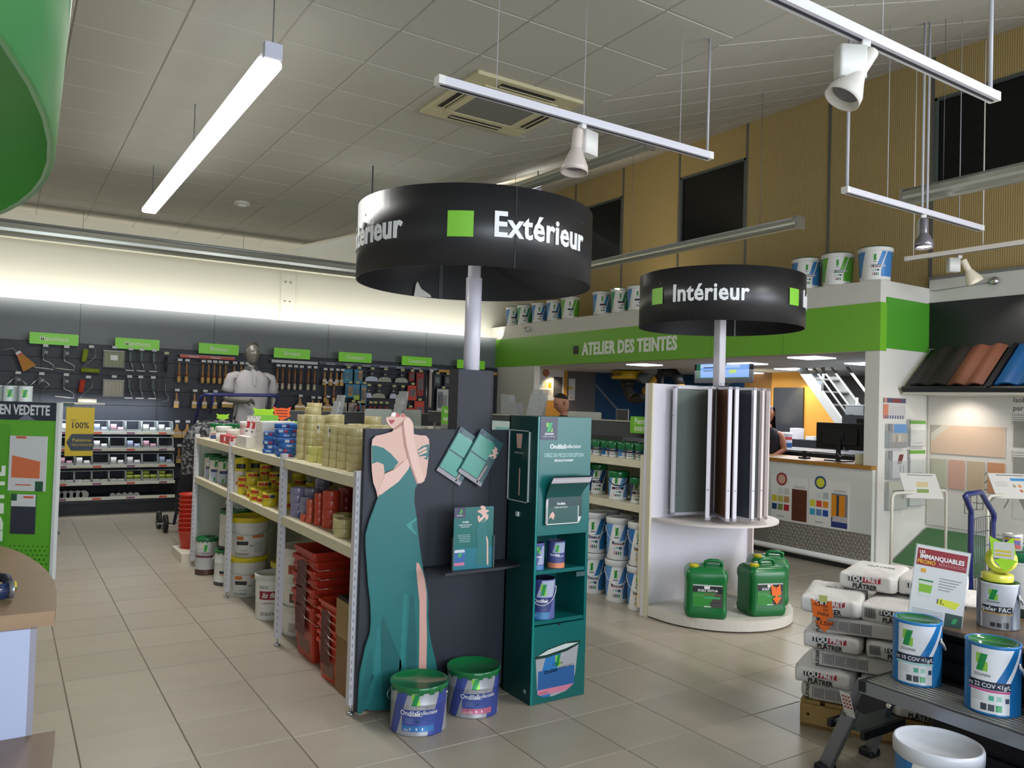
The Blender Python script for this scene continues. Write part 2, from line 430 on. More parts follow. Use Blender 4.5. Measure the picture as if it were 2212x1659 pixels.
# direction from each drum centre to the viewer
def vang(c): return atan2(-c[0], c[1])   # angle a with (sin a, -cos a) pointing to camera
c1 = (2.19, 3.81); a1 = vang(c1)
d1 = drum('round_sign', 'big black drum sign lettered Extérieur with green squares, on white pole', c1, .65, 2.258, 2.655,
          [(a1+.125, 'Extérieur'), (a1+.125-2*pi/4*1.02, 'Extérieur'), (a1+pi+.2, 'Extérieur')], [a1+.30, a1+.30+pi], a1, H=.122)
spokes(d1, .65, .4, .30)
MB().box(-.012, .012, -.015, 0, 0, .397).ob('inner_batten', M('#3a3c42', .5), d1, (.64*sin(a1+pi+.335), -.64*cos(a1+pi+.335), 0), a1+pi+.335)
MB().prism([(-.055, 0), (.055, 0), (.045, .015), (-.01, .05), (-.035, .095), (-.045, .075)], 0, .004).ob('torn_corner', M('#e9e9e2', .6), d1, (-.02, .60, -.005), a1)
t = thing('sign_pole', 'white round pole carrying the Extérieur drum sign', 'pole', (2.19, 3.81, 0))
MB().lathe([(.045, 1.70), (.045, 2.30), (.036, 2.30), (.036, 2.56)], 24).ob('upper_tube', M('#d8d5e2', .35), t)
mb = MB(); mb.box(-.105, .105, -.045, .06, 1.40, 1.785); mb.ob('pole_casing', NAVY, t)
MB().box(.105, .135, -.02, .06, 1.40, 1.785).ob('casing_return', M('#101114', .6), t)
c2 = (4.84, 4.42); a2 = vang(c2)
d2 = drum('round_sign', 'smaller-looking black drum sign lettered Intérieur above the swatch stand', c2, .648, 2.262, 2.668,
          [(a2-.57, 'Intérieur'), (a2-.57+2*pi/4*1.12, 'Intérieur'), (a2+pi, 'Intérieur')], [a2-.36, a2-.36+pi], a2, H=.128)
spokes(d2, .648, .4, .3)
MB().box(-.006, .006, -.012, 0, 0, .41).ob('inner_batten', M('#8b8d92', .5), d2, (.635*sin(a2+pi-.2), -.635*cos(a2+pi-.2), 0), a2+pi-.2)
t = thing('sign_pole', 'white square pole carrying the Intérieur drum sign', 'pole', (4.82, 4.40, 0))
MB().rbox(-.036, .036, -.036, .036, 1.80, 2.62, .01).ob('upper_tube', M('#e4e0e8', .35), t)
mb = MB()
for x in (-.02, .02): mb.cyl((x, -.037, 1.815), (x, -.039, 1.815), .005, 8)
mb.ob('bolt', STEEL, t)
# close green drum sign at the left edge of the view
GD = M('#3f8f4a', .3, spec=1, coat=1)
GD.node_tree.nodes['Principled BSDF'].inputs['Coat Roughness'].default_value = .28
t = thing('round_sign', 'huge out-of-focus green drum sign cut off at top left', 'sign', (-.632, .527, 1.732))
mb = MB(); mb.lathe([(.648, 0), (.652, 0), (.668, .30), (.664, .30)], 96, 0, cap0=False, cap1=False)
mb.lathe([(.664, .30), (.648, 0)], 96, 1, cap0=False, cap1=False)
mb.ob('band', [GD, M('#4a9440', .3, coat=.4)], t)
mb = MB()
for k in range(3): mb.cyl((0, 0, .28), (.65*sin(k*2.09+2.2), -.65*cos(k*2.09+2.2), .28), .008, 6)
mb.ob('spoke', STEEL, t)
for k, an in enumerate((2.2, 4.3)):
    MB().cyl((0, 0, .28), (0, 0, ZC-1.732), .006, 6).ob('suspension_cable', STEEL, t) if k == 0 else None

# ---- fluorescent strip light, lit
t = thing('strip_light', 'lit white three-section fluorescent strip hanging from the ceiling', 'ceiling light', (1.22, 4.55, 3.50))
for k in range(3):
    y0 = k*1.50
    MB().rbox(-.07, .07, y0+.02, y0+1.48, 0, .055, .02, 'y').ob('diffuser', M('#ffffff', .5, emit=5), t)
    MB().box(-.045, .045, y0+.005, y0+1.495, .055, .085).ob('housing', M('#e7e9ef', .4), t)
MB().box(-.05, .05, -.06, 0, .03, .12).ob('end_cap', M('#cfd2e4', .4), t)
for y in (-.03, 2.2, 4.3): MB().cyl((0, y, .085), (0, y, ZC-3.50), .004, 6).ob('suspension_wire', GREY, t)
area('strip_light_lamp', (1.22, 6.8, 3.47), (1.22, 6.8, 0), .2, 4.5, 55, (1, .98, .94))
t = thing('strip_light', 'added unseen fluorescent strip behind the camera, brightening the right foreground', 'ceiling light', (5.2, -1.6, 3.62))  # invented strip, out of view, put in to brighten the right foreground
for k in range(2): MB().rbox(-.09, .09, k*1.5+.01, k*1.5+1.49, 0, .055, .02, 'y').ob('diffuser', M('#ffffff', .5, emit=5), t)
for y in (.1, 2.9): MB().cyl((0, y, .05), (0, y, 1.2 if y < 0 else .80), .004, 6).ob('suspension_wire', GREY, t)
area('strip_light_lamp', (5.2, -.1, 3.58), (5.2, -.1, 0), .2, 3.0, 75, (1, .98, .94))  # lamp of the added unseen strip
def spot(loc, to, e, size, name='spot_lamp', col=(1, .93, .82), ang=70, blend=.6):
    l = bpy.data.lights.new(name, 'SPOT'); l.energy = e; l.color = col; l.spot_size = radians(ang); l.spot_blend = blend; l.shadow_soft_size = size
    o = bpy.data.objects.new(name, l); COL.objects.link(o); o.location = loc
    o.rotation_euler = (Vector(to)-Vector(loc)).to_track_quat('-Z', 'Y').to_euler(); return o
# two lit pendant lamps further off
for (x, y, z, lab) in ((3.04, 7.4, 3.15, 'small lit pendant spotlight just left of the Extérieur drum'), (5.6, 8.2, 4.25, 'tiny lit pendant spotlight peeking over the Extérieur drum')):
    t = thing('pendant_spotlight', lab, 'ceiling light', (x, y, z), a1)
    MB().lathe([(.0, -.012), (.085, -.01), (.09, .01), (.03, .05), (.0, .055)], 20).ob('lamp_head', M('#ffffff', .4, emit=14), t)
    MB().cyl((0, 0, .05), (0, 0, (ZC if x < 3.8 else ZC+(x-XS)*.344)-z), .007, 6).ob('stem', M('#4c4c55', .5), t)
    MB().box(-.05, .05, -.02, .02, .055, .10).ob('ballast_box', M('#5b5b6b', .4), t)

# ---- white lighting tracks with spot heads
def track(label, x0, x1, y, z, rods, along='x', emit=0, w=.026, h=.042, mat=None):
    t = thing('lighting_track', label, 'lighting track', (x0, y, z), 0 if along == 'x' else pi/2)
    L = x1-x0
    MB().box(0, L, -w, w, 0, h).ob('rail', mat or M('#dcdce6', .35), t)
    MB().box(.02, L-.02, -.008, .008, -.002, 0).ob('slot', M('#3a3a44', .6), t)
    for e in (0, L-.035): MB().box(e-.001, e+.036, -w-.001, w+.001, -.001, h+.001).ob('end_cap', WHITE, t)
    for r, thick in rods:
        wx = x0+r if along == 'x' else x0; top = (ZC if wx < XS else ZC+(wx-XS)*.344)-z
        MB().cyl((r, 0, h), (r, 0, top), thick, 8).ob('hanging_rod', M('#b9bcc4', .4), t)
    return t
track('white lighting track crossing in front of the ceiling cassette', 1.76, 3.71, 3.50, 3.19, [(.35, .002), (.93, .002), (1.68, .002), (1.92, .008)])
track('nearest white lighting track at the top right corner', 2.20, 4.12, 1.99, 3.19, [(.3, .008), (.95, .002), (1.87, .011)])
track('white lighting track with lit silver spot before the tan wall', 5.00, 6.90, 3.43, 3.19, [(.03, .012), (.53, .003), (1.0, .010), (1.07, .010), (1.55, .003)])
t = track('bright white lighting track over the roof tile display', 7.66, 9.2, 4.54, 3.18, [], mat=M('#fdf6ee', .4))
t.rotation_euler = (0, 0, -pi/2+.0)
for r in (.08, .75): MB().cyl((r, 0, .036), (r, 0, 2.0), .006, 6).ob('hanging_rod', M('#e8e4d8', .4), t)
def spothead(label, loc, rz, tilt, lit=False, mat=None, conical=True, box=True, bx=.09):
    t = thing('spotlight', label, 'spotlight', loc, rz)
    mat = mat or M('#dfdde4', .3)
    mb = MB(); mb.rbox(-.02, .02, -.02, .02, -.03, 0, .006); mb.ob('track_adapter', WHITE, t)
    if box: MB().rbox(.0, bx, -.035, .035, -.165, -.03, .012).ob('ballast_box', WHITE, t)
    q = Matrix.Translation((-.035, 0, -.04)) @ Matrix.Rotation(tilt, 4, 'Y')
    MB().lathe([(.028, 0), (.03, -.01), (.03, -.12), (.028, -.13)], 20, mtx=q).ob('lamp_neck', mat, t)
    prof = [(.03, -.12), (.045, -.145), (.066, -.19), (.07, -.235), (.066, -.235), (.06, -.20)] if not conical else [(.03, -.11), (.05, -.16), (.075, -.215), (.078, -.25), (.073, -.25), (.05, -.19)]
    sh = MB().lathe(prof, 28, mtx=q, cap0=False, cap1=False).ob('shade', mat, t)
    MB().lathe([(.0, -.215), (.058, -.218)], 24, mtx=q, cap0=False, cap1=False).ob('lens', M('#fff3e0', .3, emit=12) if lit else M('#7e7c86', .25), sh)
    return t, q
spothead('beige spotlight with dark rim under the middle track', (2.68, 3.50, 3.19), .25, .10, mat=M('#d8cbc3', .3), bx=.115)
spothead('large white spotlight with square box at top right', (3.02, 1.99, 3.19), -.5+pi, -.55, mat=M('#dedad2', .35), bx=.12)
t, q = spothead('lit silver spotlight on the track before the tan wall', (6.02, 3.43, 3.19), .7, .08, lit=True, mat=M('#8f8d98', .2, .6), conical=False, bx=.07)
spot((5.98, 3.40, 2.93), (5.2, 3.2, 0), 85, .06)
t, q = spothead('white spotlight aimed right under the bright track', (7.745, 4.05, 3.18), -.6+pi, .5, mat=M('#efe6cf', .35), bx=.11)
spot((7.6, 3.9, 2.95), (8.4, 3.6, 2.0), 20, .05, ang=80)

# ---- unlit silver batten luminaires
def batten(label, p, q, r=.05, lit=None, wires=(.1, .5, .9)):
    P, Q = Vector(p), Vector(q); L = (Q-P).length
    t = thing('batten_luminaire', label, 'ceiling light', p, atan2(Q.y-P.y, Q.x-P.x))
    prof = [(-r*1.35, r*.9), (-r*.5, r*1.15), (r*.5, r*1.15), (r*1.35, r*.9)]+[(r*1.15*cos(k*pi/9), r*.3-r*1.15*sin(k*pi/9)) for k in range(10)]
    MB().prism([(a, b) for a, b in prof][::-1], 0, L, 'yz').ob('reflector', M('#b4b6aa', .25, .6), t)
    MB().rbox(.02, L-.02, -r*.45, r*.45, r*1.15, r*1.5, .008, 'x').ob('housing', M('#b4b8b6', .4, .4), t)
    MB().box(-.004, .02, -r*1.2, r*1.2, -r*.85, r*1.5).ob('end_plate', STEEL, t); MB().box(L-.02, L+.004, -r*1.2, r*1.2, -r*.85, r*1.5).ob('end_plate', STEEL, t)
    for f in wires:
        X = P+(Q-P)*f; top = (ZC if X.x < XS else ZC+(X.x-XS)*.344)-P.z
        MB().cyl((f*L, 0, r*1.5), (f*L, 0, top), .0025, 6).ob('suspension_wire', GREY, t)
    return t
batten('long unlit silver batten light before the tan wall, nearest end in the middle', (6.3, 9.6, 3.40), (6.3, 4.78, 3.40))
batten('unlit silver batten light at right, hung before the big dark window', (6.25, 3.72, 3.40), (6.15, .5, 3.40), r=.06)
batten('unlit silver batten light close under the sloping ceiling', (5.15, 8.3, 4.22), (5.3, 5.8, 4.22), r=.055)
batten('long silver uplighter batten along the white back wall', (-1.6, 11.85, 3.60), (7.0, 11.75, 3.60), r=.10, wires=(.28, .52, .75))
area('wall_washer', (2.7, 11.98, 2.83), (2.7, 12.4, 3.15), 9.6, .05, 26, (1, .97, .88))
MB().box(-3.2, XA-.1, -.02, .02, 0, .03).ob('fluorescent_tube_row', M('#fff8e8', .5, emit=5), fa, (0, 12.3, 2.74))
area('tan_wall_washer', (7.98, 8.8, 3.04), (8.45, 8.8, 3.9), .06, 6.8, 16, (1, .90, .70), 150)

# ---- ceiling cassette, smoke detector
t = thing('ceiling_cassette', 'cream square air-conditioning cassette in the ceiling', 'air conditioner', (3.20, 5.25, ZC-.0))
mb = MB()
mb.box(-.47, .47, -.47, -.33, -.03, 0); mb.box(-.47, .47, .33, .47, -.03, 0); mb.box(-.47, -.33, -.33, .33, -.03, 0); mb.box(.33, .47, -.33, .33, -.03, 0)
mb.box(-.33, .33, -.33, -.27, -.038, -.01); mb.box(-.33, .33, .27, .33, -.038, -.01); mb.box(-.33, -.27, -.27, .27, -.038, -.01); mb.box(.27, .33, -.27, .27, -.038, -.01)
mb.ob('frame', M('#c4bd99', .5), t, bevel=.004)
MB().box(-.27, .27, -.27, .27, -.034, -.02).ob('intake_grille', M('#77766f', .6), t)
for a in range(4):
    q = Matrix.Rotation(a*pi/2, 4, 'Z')
    MB().box(-.24, .24, -.42, -.355, -.036, -.028, mtx=q).ob('air_slot', M('#1c1a16', .7), t)
    MB().box(-.24, .24, -.385, -.372, -.04, -.034, mtx=q).ob('louvre', M('#c4bd99', .5), t)
t = thing('smoke_detector', 'round white smoke detector on the ceiling', 'smoke detector', (2.35, 9.8, ZC))
MB().lathe([(.0, -.05), (.05, -.05), (.06, -.035)], 20).ob('sensor', WHITE, t)
MB().lathe([(.09, -.035), (.095, -.015), (.095, 0)], 24).ob('base', M('#cfcdc2', .5), t)
# cameras
t = thing('security_camera', 'small white dome camera on the parapet above the green band', 'camera', (XA-.02, 11.15, 2.90), -pi/2)
MB().lathe([(.0, .05), (.035, .045), (.05, .02), (.052, -.01), (.0, -.012)], 20, mtx=Matrix.Rotation(radians(70), 4, 'X')).ob('dome', M('#c9c8c0', .35), t)
MB().lathe([(.0, .056), (.017, .052)], 14, mtx=Matrix.Rotation(radians(70), 4, 'X')).ob('lens', BLK, t)
t = thing('security_camera', 'chrome ball camera on the white parapet above the black band', 'camera', (WR-.06, 4.03, 3.0), -pi/2)
MB().lathe([(.045*sin(pi*i/10), -.045*cos(pi*i/10)) for i in range(11)], 16).ob('ball', CHROME, t)
MB().cyl((0, 0, 0), (0, .03, 0), .03, 12).ob('mount', WHITE, t)
tag(MB().tube([(WR-.035, 4.70, 2.98), (WR-.035, 4.66, 2.965), (WR-.035, 4.06, 2.995)], .004, 6).ob('cable', M('#8a8a84', .6)), 'thin grey cable running to the chrome ball camera', 'cable')
# ================================================================== CANS, PAILS, PRINTS
def face(x, y): return atan2(-x, y)
def logo(u, v, w, h, lg='#8bc34a', dg='#1a8a45'):
    return [(u-.5*w, u+.0*w, v+.42*h, v+h, 0, lg), (u+.05*w, u+.52*w, v, v+.55*h, 0, lg), (u-.50*w, u+.10*w, v, v+h, .42*w/h, dg)]
BLUE, NAV2 = '#2e78b8', '#1f2a44'
def lab_white(key, col, name_v, R, H, strip='#e9a3a3', base='#e9e9e6', lu=-.02, icons=True):
    """white paint bucket print: slanted colour bands, dark name band, thin strip, icons"""
    v0 = .10*H; ub = .004-.35*(.455*H-v0)
    r = [(ub, .6, v0, .86*H, .35, col), (ub+.046, ub+.060, v0, .86*H, .35, base), (-.9, -1.12*R, v0, .86*H, .25, col),
         (-.052, .045, .10*H, .44*H, 0, base), (-.060, .046, .38*H, .455*H, 0, NAV2), (-.060, .046, .360*H, .380*H, 0, strip)]
    if icons:
        r += [(-.045+.018*k, -.033+.018*k, .13*H, .21*H, 0, c) for k, c in enumerate(('#c98f8f' if strip != '#e9a83c' else '#d9b56a', '#4a4d55', '#5a5d64', '#1fa05a'))]
        r += [(.0, .026, .26*H, .32*H, 0, '#33506a'), (-.02, -.008, .27*H, .32*H, 0, '#3fa37f')]
        r += [(-.048, -.028, (.30-.025*k)*H, (.31-.025*k)*H, 0, '#9aa0a6') for k in range(3)]
    r += logo(lu, .58*H, .030, .19*H)
    r += [(lu-.018, lu+.018, .525*H, .55*H, 0, '#7d8288')]
    return PM('print_'+key, base, r, 'cyl', R, rough=.4)
ONDM = {}
def lab_silver(key, strip, R, H, base='#a2a3a9'):
    r = [(-.135, -.075, 0, .95*H, .32, '#47559f'), (.09, .18, 0, .95*H, .32, '#3f4f9c'), (-.5, -.26, 0, .95*H, .32, '#47559f'),
         (-.04, .125, .10*H, .54*H, 0, '#46579f'), (-.04, .125, .10*H, .22*H, 0, strip),
         (.004, .008, .13*H, .18*H, 0, '#e8ebf2'), (.034, .040, .13*H, .18*H, 0, '#e8ebf2'), (.064, .070, .13*H, .18*H, 0, '#e8ebf2')]
    r += [(-.02, .02, (.36-.03*k)*H, (.365-.03*k)*H, 0, '#aab2d6') for k in range(4)]
    r += [(.035, .05, .28*H, .33*H, 0, '#2b4a6a')]
    r += logo(.03, .63*H, .042, .23*H)
    return PM('print_'+key, base, r, 'cyl', R, rough=.34, metal=.25)
def pail(name, label, cat, loc, R, H, bodym, lidm, kind='metal', handle=None, words=(), rz=None, lidh=.016, taper=.0, ring=None, group=None, top=None):
    """paint pail: body, lid, handle, lettering wrapped on it"""
    t = thing(name, label, cat, loc, face(loc[0], loc[1]) if rz is None else rz, group)
    R0 = R*(1-taper); n = 36
    if kind == 'metal':
        MB().lathe([(R0*.985, 0), (R0, .004), (R0, .008), (R0*.985, .012), (R*.985, H*.62), (R, H*.635), (R*.985, H*.65), (R*.985, H*.9), (R*.985, H-lidh)], n, cap1=False).ob('body', bodym, t)
        mb = MB(); mb.lathe([(R*1.0, H-lidh-.012), (R*1.035, H-lidh*.9), (R*1.035, H-.002), (R*1.01, H), (R*.975, H-.001), (R*.955, H-.012), (0, H-.010)], n, cap0=False, cap1=False)
        mb.ob('lid', lidm, t)
        cl = MB()
        for k in range(16):
            a = 2*pi*k/16; q = Matrix.Rotation(a, 4, 'Z'); cl.add([(-R*.12, -R*1.03, H-lidh), (R*.12, -R*1.03, H-lidh), (R*.07, -R*1.012, H-lidh-.02), (-R*.07, -R*1.012, H-lidh-.02)], [(0, 3, 2, 1)], mtx=q)
        cl.ob('lid_claws', lidm, t)
    elif kind == 'tin':
        MB().lathe([(R*.99, 0), (R, .003), (R, .006), (R*.985, .009), (R*.985, H-.010), (R, H-.006), (R, H), (R*.93, H), (R*.91, H-.006)], n, cap1=False).ob('body', bodym, t)
        MB().lathe([(R*.90, H-.006), (R*.88, H-.001), (R*.84, H-.001), (R*.82, H-.007), (0, H-.007)], n, cap0=False, cap1=False).ob('lid', lidm, t)
    else:
        MB().lathe([(R0*.97, 0), (R0, .006), (R*.985, H*.80), (R*.985, H-lidh*2.2)], n, cap1=False).ob('body', bodym, t)
        MB().lathe([(R*1.0, H-lidh*2.6), (R*1.05, H-lidh*2.4), (R*1.055, H-lidh*.5), (R*1.03, H-.001), (R*1.0, H), (R*.97, H-.002), (R*.95, H-lidh*.7), (0, H-lidh*.6)], n, cap0=False, cap1=False).ob('lid', lidm, t)
        if top: MB().lathe([(R*1.035, H-.001), (R*1.02, H+.007), (R*.96, H+.006), (0, H+.003)], n, cap0=False, cap1=False).ob('lid_top', top, t)
        if ring: MB().lathe([(R*.985, H-lidh*3.4), (R*1.03, H-lidh*3.3), (R*1.03, H-lidh*2.8), (R*.99, H-lidh*2.7)], n, cap0=False, cap1=False).ob('collar', ring, t)
    if handle:
        hz = H*.78; mb = MB(); P = []
        sag = handle[1]
        for k in range(15):
            a = -pi/2*1.0+pi*k/14; P.append((R*1.06*sin(a), -R*1.05*cos(a)*.98, hz-sag*cos(a)))
        if handle[0] == 'side': P = [(-R*1.02, 0, hz)]+[(-R*1.02-.012*sin(pi*k/8), .0-.05*sin(pi*k/8)*.6, hz-.07*k/8) for k in range(1, 9)]
        hd = mb.tube(P, .0022, 6).ob('handle', handle[2] if len(handle) > 2 else STEEL, t)
        for sx in (-1, 1): MB().cyl((sx*R*.97, 0, hz), (sx*R*1.05, 0, hz), .008, 10).ob('handle_ear', STEEL, t)
        if len(handle) > 3: MB().tube(P[5:10], .006, 8).ob('handle_grip', WHITE, hd)
    for wd in words:
        s_, sz, u, v, mt = wd[:5]; kw = wd[5] if len(wd) > 5 else {}
        text(s_, sz, mt, t, (0, 0, v*H), cyl=(R*.992+.0012, u/R), **kw)
    return t
GL = M('#156b3a', .22, coat=.3)
# ================================================================== GONDOLA 1 (shelf rack with tapes)
CR = M('#d3ccb0', .5, noise=.10, ns=9)
def rack(label, x0, x1, ys, zs, back, ptop=1.235, lips=True, postm=None, side=-1):
    t = thing('shelf_rack', label, 'shelving', (0, 0, 0))
    pm_ = postm or M('#cfcfd6', .45)
    xf = x0 if side < 0 else x1
    for y in ys:
        p = MB().box(xf-.012, xf+.028, y-.022, y+.022, .05, ptop).ob('post', pm_, t)
        sl = MB()
        k = .09
        while k < ptop-.03:
            sl.box(xf+.0285, xf+.029, y-.006, y-.001, k, k+.02); sl.box(xf-.006, xf-.002, y-.0226, y-.0219, k, k+.02); k += .042
        sl.ob('slot_row', M('#77757a', .6), p)['kind'] = 'stuff'
        f = MB(); f.cyl((xf+.008, y, .008), (xf+.008, y, .05), .006, 8); f.lathe([(.0, .010), (.02, .008), (.022, 0)], 12, mtx=Matrix.Translation((xf+.008, y, 0))); f.ob('levelling_foot', STEEL, t)
    for k in range(len(ys)-1):
        ya, yb = ys[k]+.022, ys[k+1]-.022
        for z in zs:
            sh = MB().box(x0+.03, x1-.01, ya, yb, z-.02, z).ob('shelf', CR, t)
            MB().box(x0-.004, x0+.03, ya, yb, z-.06, z).ob('shelf_lip', CR, sh, bevel=.003)
            for yy in (ya+.004, yb-.012): MB().prism([(x0+.03, z-.06), (x1-.2, z-.02), (x0+.03, z-.02)], yy, yy+.008).ob('bracket', pm_, t)
        MB().box(x1-.008, x1, ya-.02, yb+.02, .08, zs[0] if back is None else back).ob('back_panel', M('#a3a793', .6, noise=.04), t)
    return t
YG = [3.825, 5.10, 6.485, 7.82]
rk = rack('white shelf rack of tapes and buckets behind the navy end panel', 1.545, 2.15, YG, (1.205, .84), 1.18)
MB().box(1.56, 2.15, 7.84, 7.86, .08, 1.19).ob('end_panel', M('#bfc9bf', .5), rk)
MB().box(2.15, 2.83, 3.83, 7.86, .06, 1.19).ob('far_side_carcass', M('#b9b9ae', .6), rk)
# tapes
def rollmb(R, h, n=22, core=.42):
    return MB().lathe([(R*core, 0), (R*.985, 0), (R, .0015), (R, h-.0015), (R*.985, h), (R*core, h), (R*core, 0)], n, cap0=False, cap1=False)
ROLLC = {}
def tape_stack(label, x, y, z, R, h, n, col, rough=.35, single=None, group=None, jit=.0015, name='tape_stack', cat='tape'):
    mt = M(col, rough, coat=.35)
    key = (R, h, col)
    if key not in ROLLC: ROLLC[key] = rollmb(R, h*.985).mesh('tape_roll', mt)
    me = ROLLC[key]
    if n == 1:
        o = link('tape_roll', me, None, (x, y, z)); return tag(o, label, cat, group)
    t = thing(name, label, cat, (x, y, z), 0, group)
    for k in range(n):
        link('tape_roll', me, t, (random.uniform(-jit, jit), random.uniform(-jit, jit), k*h+.001))
    return t
BE = '#c9bb88'; BE2 = '#cdc28c'; Z1 = 1.205
# beige shrink-wrapped columns on the top shelf (x, y, R, h, n, colour)
cols = [(1.64, 5.02, .034, .048, 6, BE), (1.66, 4.90, .034, .048, 6, BE2), (1.78, 5.24, .055, .048, 7, BE), (1.72, 4.99, .055, .048, 6, '#cfc494'),
        (1.66, 4.80, .05, .048, 2, '#d6d27f'), (1.86, 5.05, .055, .048, 6, BE), (1.95, 5.25, .055, .048, 6, BE2), (1.66, 4.70, .022, .048, 2, '#d3cf78'),
        (1.63, 4.50, .034, .048, 5, BE), (1.64, 4.40, .034, .048, 5, BE2), (1.66, 4.29, .05, .048, 5, BE), (1.78, 4.36, .055, .048, 5, BE2), (1.80, 4.62, .055, .048, 5, BE),
        (1.90, 4.48, .055, .048, 5, BE), (2.02, 4.60, .055, .048, 5, BE2), (1.92, 4.80, .055, .048, 5, BE), (1.80, 4.13, .055, .048, 5, BE), (1.93, 4.22, .055, .048, 5, BE2), (2.04, 4.33, .055, .048, 5, BE),
        (1.66, 4.14, .05, .048, 5, BE), (2.06, 4.86, .055, .048, 6, BE)]
for i, (x, y, R, h, n, c) in enumerate(cols):
    lab = {2: 'tallest column of beige tape rolls in the middle of the top shelf', 3: 'beige tape roll column with a white barcode label, top shelf', 4: 'short pale yellow pair of wide tape rolls on the top shelf edge',
           7: 'narrow pale yellow pair of tape rolls on the top shelf edge', 8: 'narrow beige tape column with barcode beside the short yellow rolls', 0: 'narrow beige tape column next to the blue tape boxes'}.get(i, 'clear-wrapped column of beige packing tape on the top shelf')
    t = tape_stack(lab, x, y, Z1, R, h, n, c, group=None if i in (0, 2, 3, 4, 7, 8) else 'beige tape columns on the top shelf')
    if i in (3, 8):
        a = face(x, y)+.2; mb = MB(); mb.surf(lambda u, v: ((R+.001)*sin(a+(u-.5)*.5/R*.05), -(R+.001)*cos(a+(u-.5)*.5/R*.05), .17+.06*v), 5, 1); mb.ob('barcode_label', M('#e6e3d6', .5), t)
        MB().surf(lambda u, v: ((R+.002)*sin(a+(u-.5)*.5/R*.03), -(R+.002)*cos(a+(u-.5)*.5/R*.03), .20+.02*v), 5, 1).ob('barcode', M('#6c6a78', .6), t)
tape_stack('single beige roll lying on the tallest column of tape', 1.80, 5.27, Z1+.336, .052, .03, 1, BE)
# blue boxed tape piles
BLT = [(1.62, 5.62, 5), (1.66, 5.50, 7), (1.63, 5.38, 6), (1.74, 5.44, 7), (1.61, 5.25, 4), (1.76, 5.62, 7), (1.86, 5.5, 6)]
bp_ = thing('tape_box_pile', 'x', 'tape', (0, 0, 0)); 
BLM = PM('print_bluetape', '#2a62b0', [(-.03, .0, .006, .024, 0, '#c9d4e6'), (.01, .035, .004, .022, 0, '#b23a4a')], 'cyl', .06)
BLM2 = PM('print_bluetape2', '#2f6cbd', [(-.02, .02, .010, .022, 0, '#aab9d8')], 'cyl', .06)
b1 = rollmb(.058, .030).mesh('tape_roll', BLM); b2 = rollmb(.058, .030).mesh('tape_roll', BLM2)
bpy.data.objects.remove(bp_)
for i, (x, y, n) in enumerate(BLT):
    t = thing('tape_stack', ('pile of blue masking tape rolls, %s' % ['low at the left rear', 'high at the left', 'in the middle front', 'tall behind the middle one', 'lowest at the shelf edge on the right', 'at the rear left', 'at the rear right'][i]), 'tape', (x, y, Z1), 0)
    for k in range(n): link('tape_roll', b1 if (k+i) % 3 else b2, t, (random.uniform(-.006, .006), random.uniform(-.006, .006), k*.0305), face(x, y)+random.uniform(-.6, .6))
# cartons, bags, jars
def carton(label, x, y, z, sx, sy, sz, mt, rz=0, tape=None, cat='box', group=None, words=()):
    t = thing('carton', label, cat, (x, y, z), rz, group)
    MB().box(-sx/2, sx/2, -sy/2, sy/2, 0, sz).ob('box_body', mt, t, bevel=.002)
    if tape: MB().box(-sx/2-.001, sx/2+.001, -.02, .02, sz*.7, sz+.001).ob('tape_strip', tape, t)
    for (s_, size, u, v, m_) in words: text(s_, size, m_, t, (-sx/2-.001, -u, v), -pi/2, bold=.02)
    return t
CW = M('#dcd8d2', .6)
carton('tall white carton standing left of the blue tape piles', 1.66, 5.86, Z1, .14, .17, .215, CW, tape=M('#e7e4de', .4))
carton('second white carton behind the red and white bags', 1.80, 6.0, Z1, .14, .17, .215, CW)
carton('low white carton under the red and white bags', 1.64, 6.24, Z1, .16, .30, .09, CW)
for k in range(4):
    x, y = 1.63+.045*(k % 2), 6.12+.085*k
    t = thing('powder_bag', ['red and white printed bag on the low carton, nearest the tall carton', 'red and white bag, second from the tall carton', 'red and white bag, third from the tall carton', 'red and white bag, farthest of the four on the low carton'][k], 'bag', (x, y, Z1+.092), -pi/2+.1*k, 'red and white bags on the top shelf')
    mb = MB(); mb.surf(lambda u, v: ((u-.5)*(.085-.012*v), -.028*sin(pi*u)*(1-.8*v**3), .14*v), 8, 6); mb.surf(lambda u, v: ((.5-u)*(.085-.012*v), .028*sin(pi*u)*(1-.8*v**3), .14*v), 8, 6)
    mb.ob('bag_body', PM('print_bag1', '#e3dedd', [(-.03, .03, .06, .11, 0, '#c22f3c'), (-.012, .008, .07, .10, 0, '#e9e2e0'), (-.025, .02, .03, .04, 0, '#444')], 'xz'), t)
    MB().box(-.037, .037, -.004, .004, .138, .152).ob('sealed_top', M('#e6e2e2', .4), t)
for i, (x, y, R, H, lab) in enumerate([(1.72, 6.62, .075, .19, 'large white-lidded red striped jar on the top shelf'), (1.86, 6.45, .075, .19, 'second large white-lidded jar, behind the red bags'), (1.92, 6.75, .075, .19, 'rear white-lidded jar on the top shelf')]):
    pail('plastic_jar', lab, 'jar', (x, y, Z1), R, H, PM('print_jar%d' % (i % 2), '#e5e2e0', [(-.2, .2, .02*(1+i), .06, 0, '#b6343c'), (-.03, .05, .08, .13, 0, '#c23b45')], 'cyl', R), WHITE, 'plastic')
BRN = PM('print_brown', '#dedcd6', [(.0, .1, .07, .13, .5, '#7b4a3a'), (-.06, .06, .0, .035, 0, '#3d4a86'), (-.05, .05, .04, .05, 0, '#b0485a')]+logo(-.015, .08, .02, .035), 'cyl', .06)
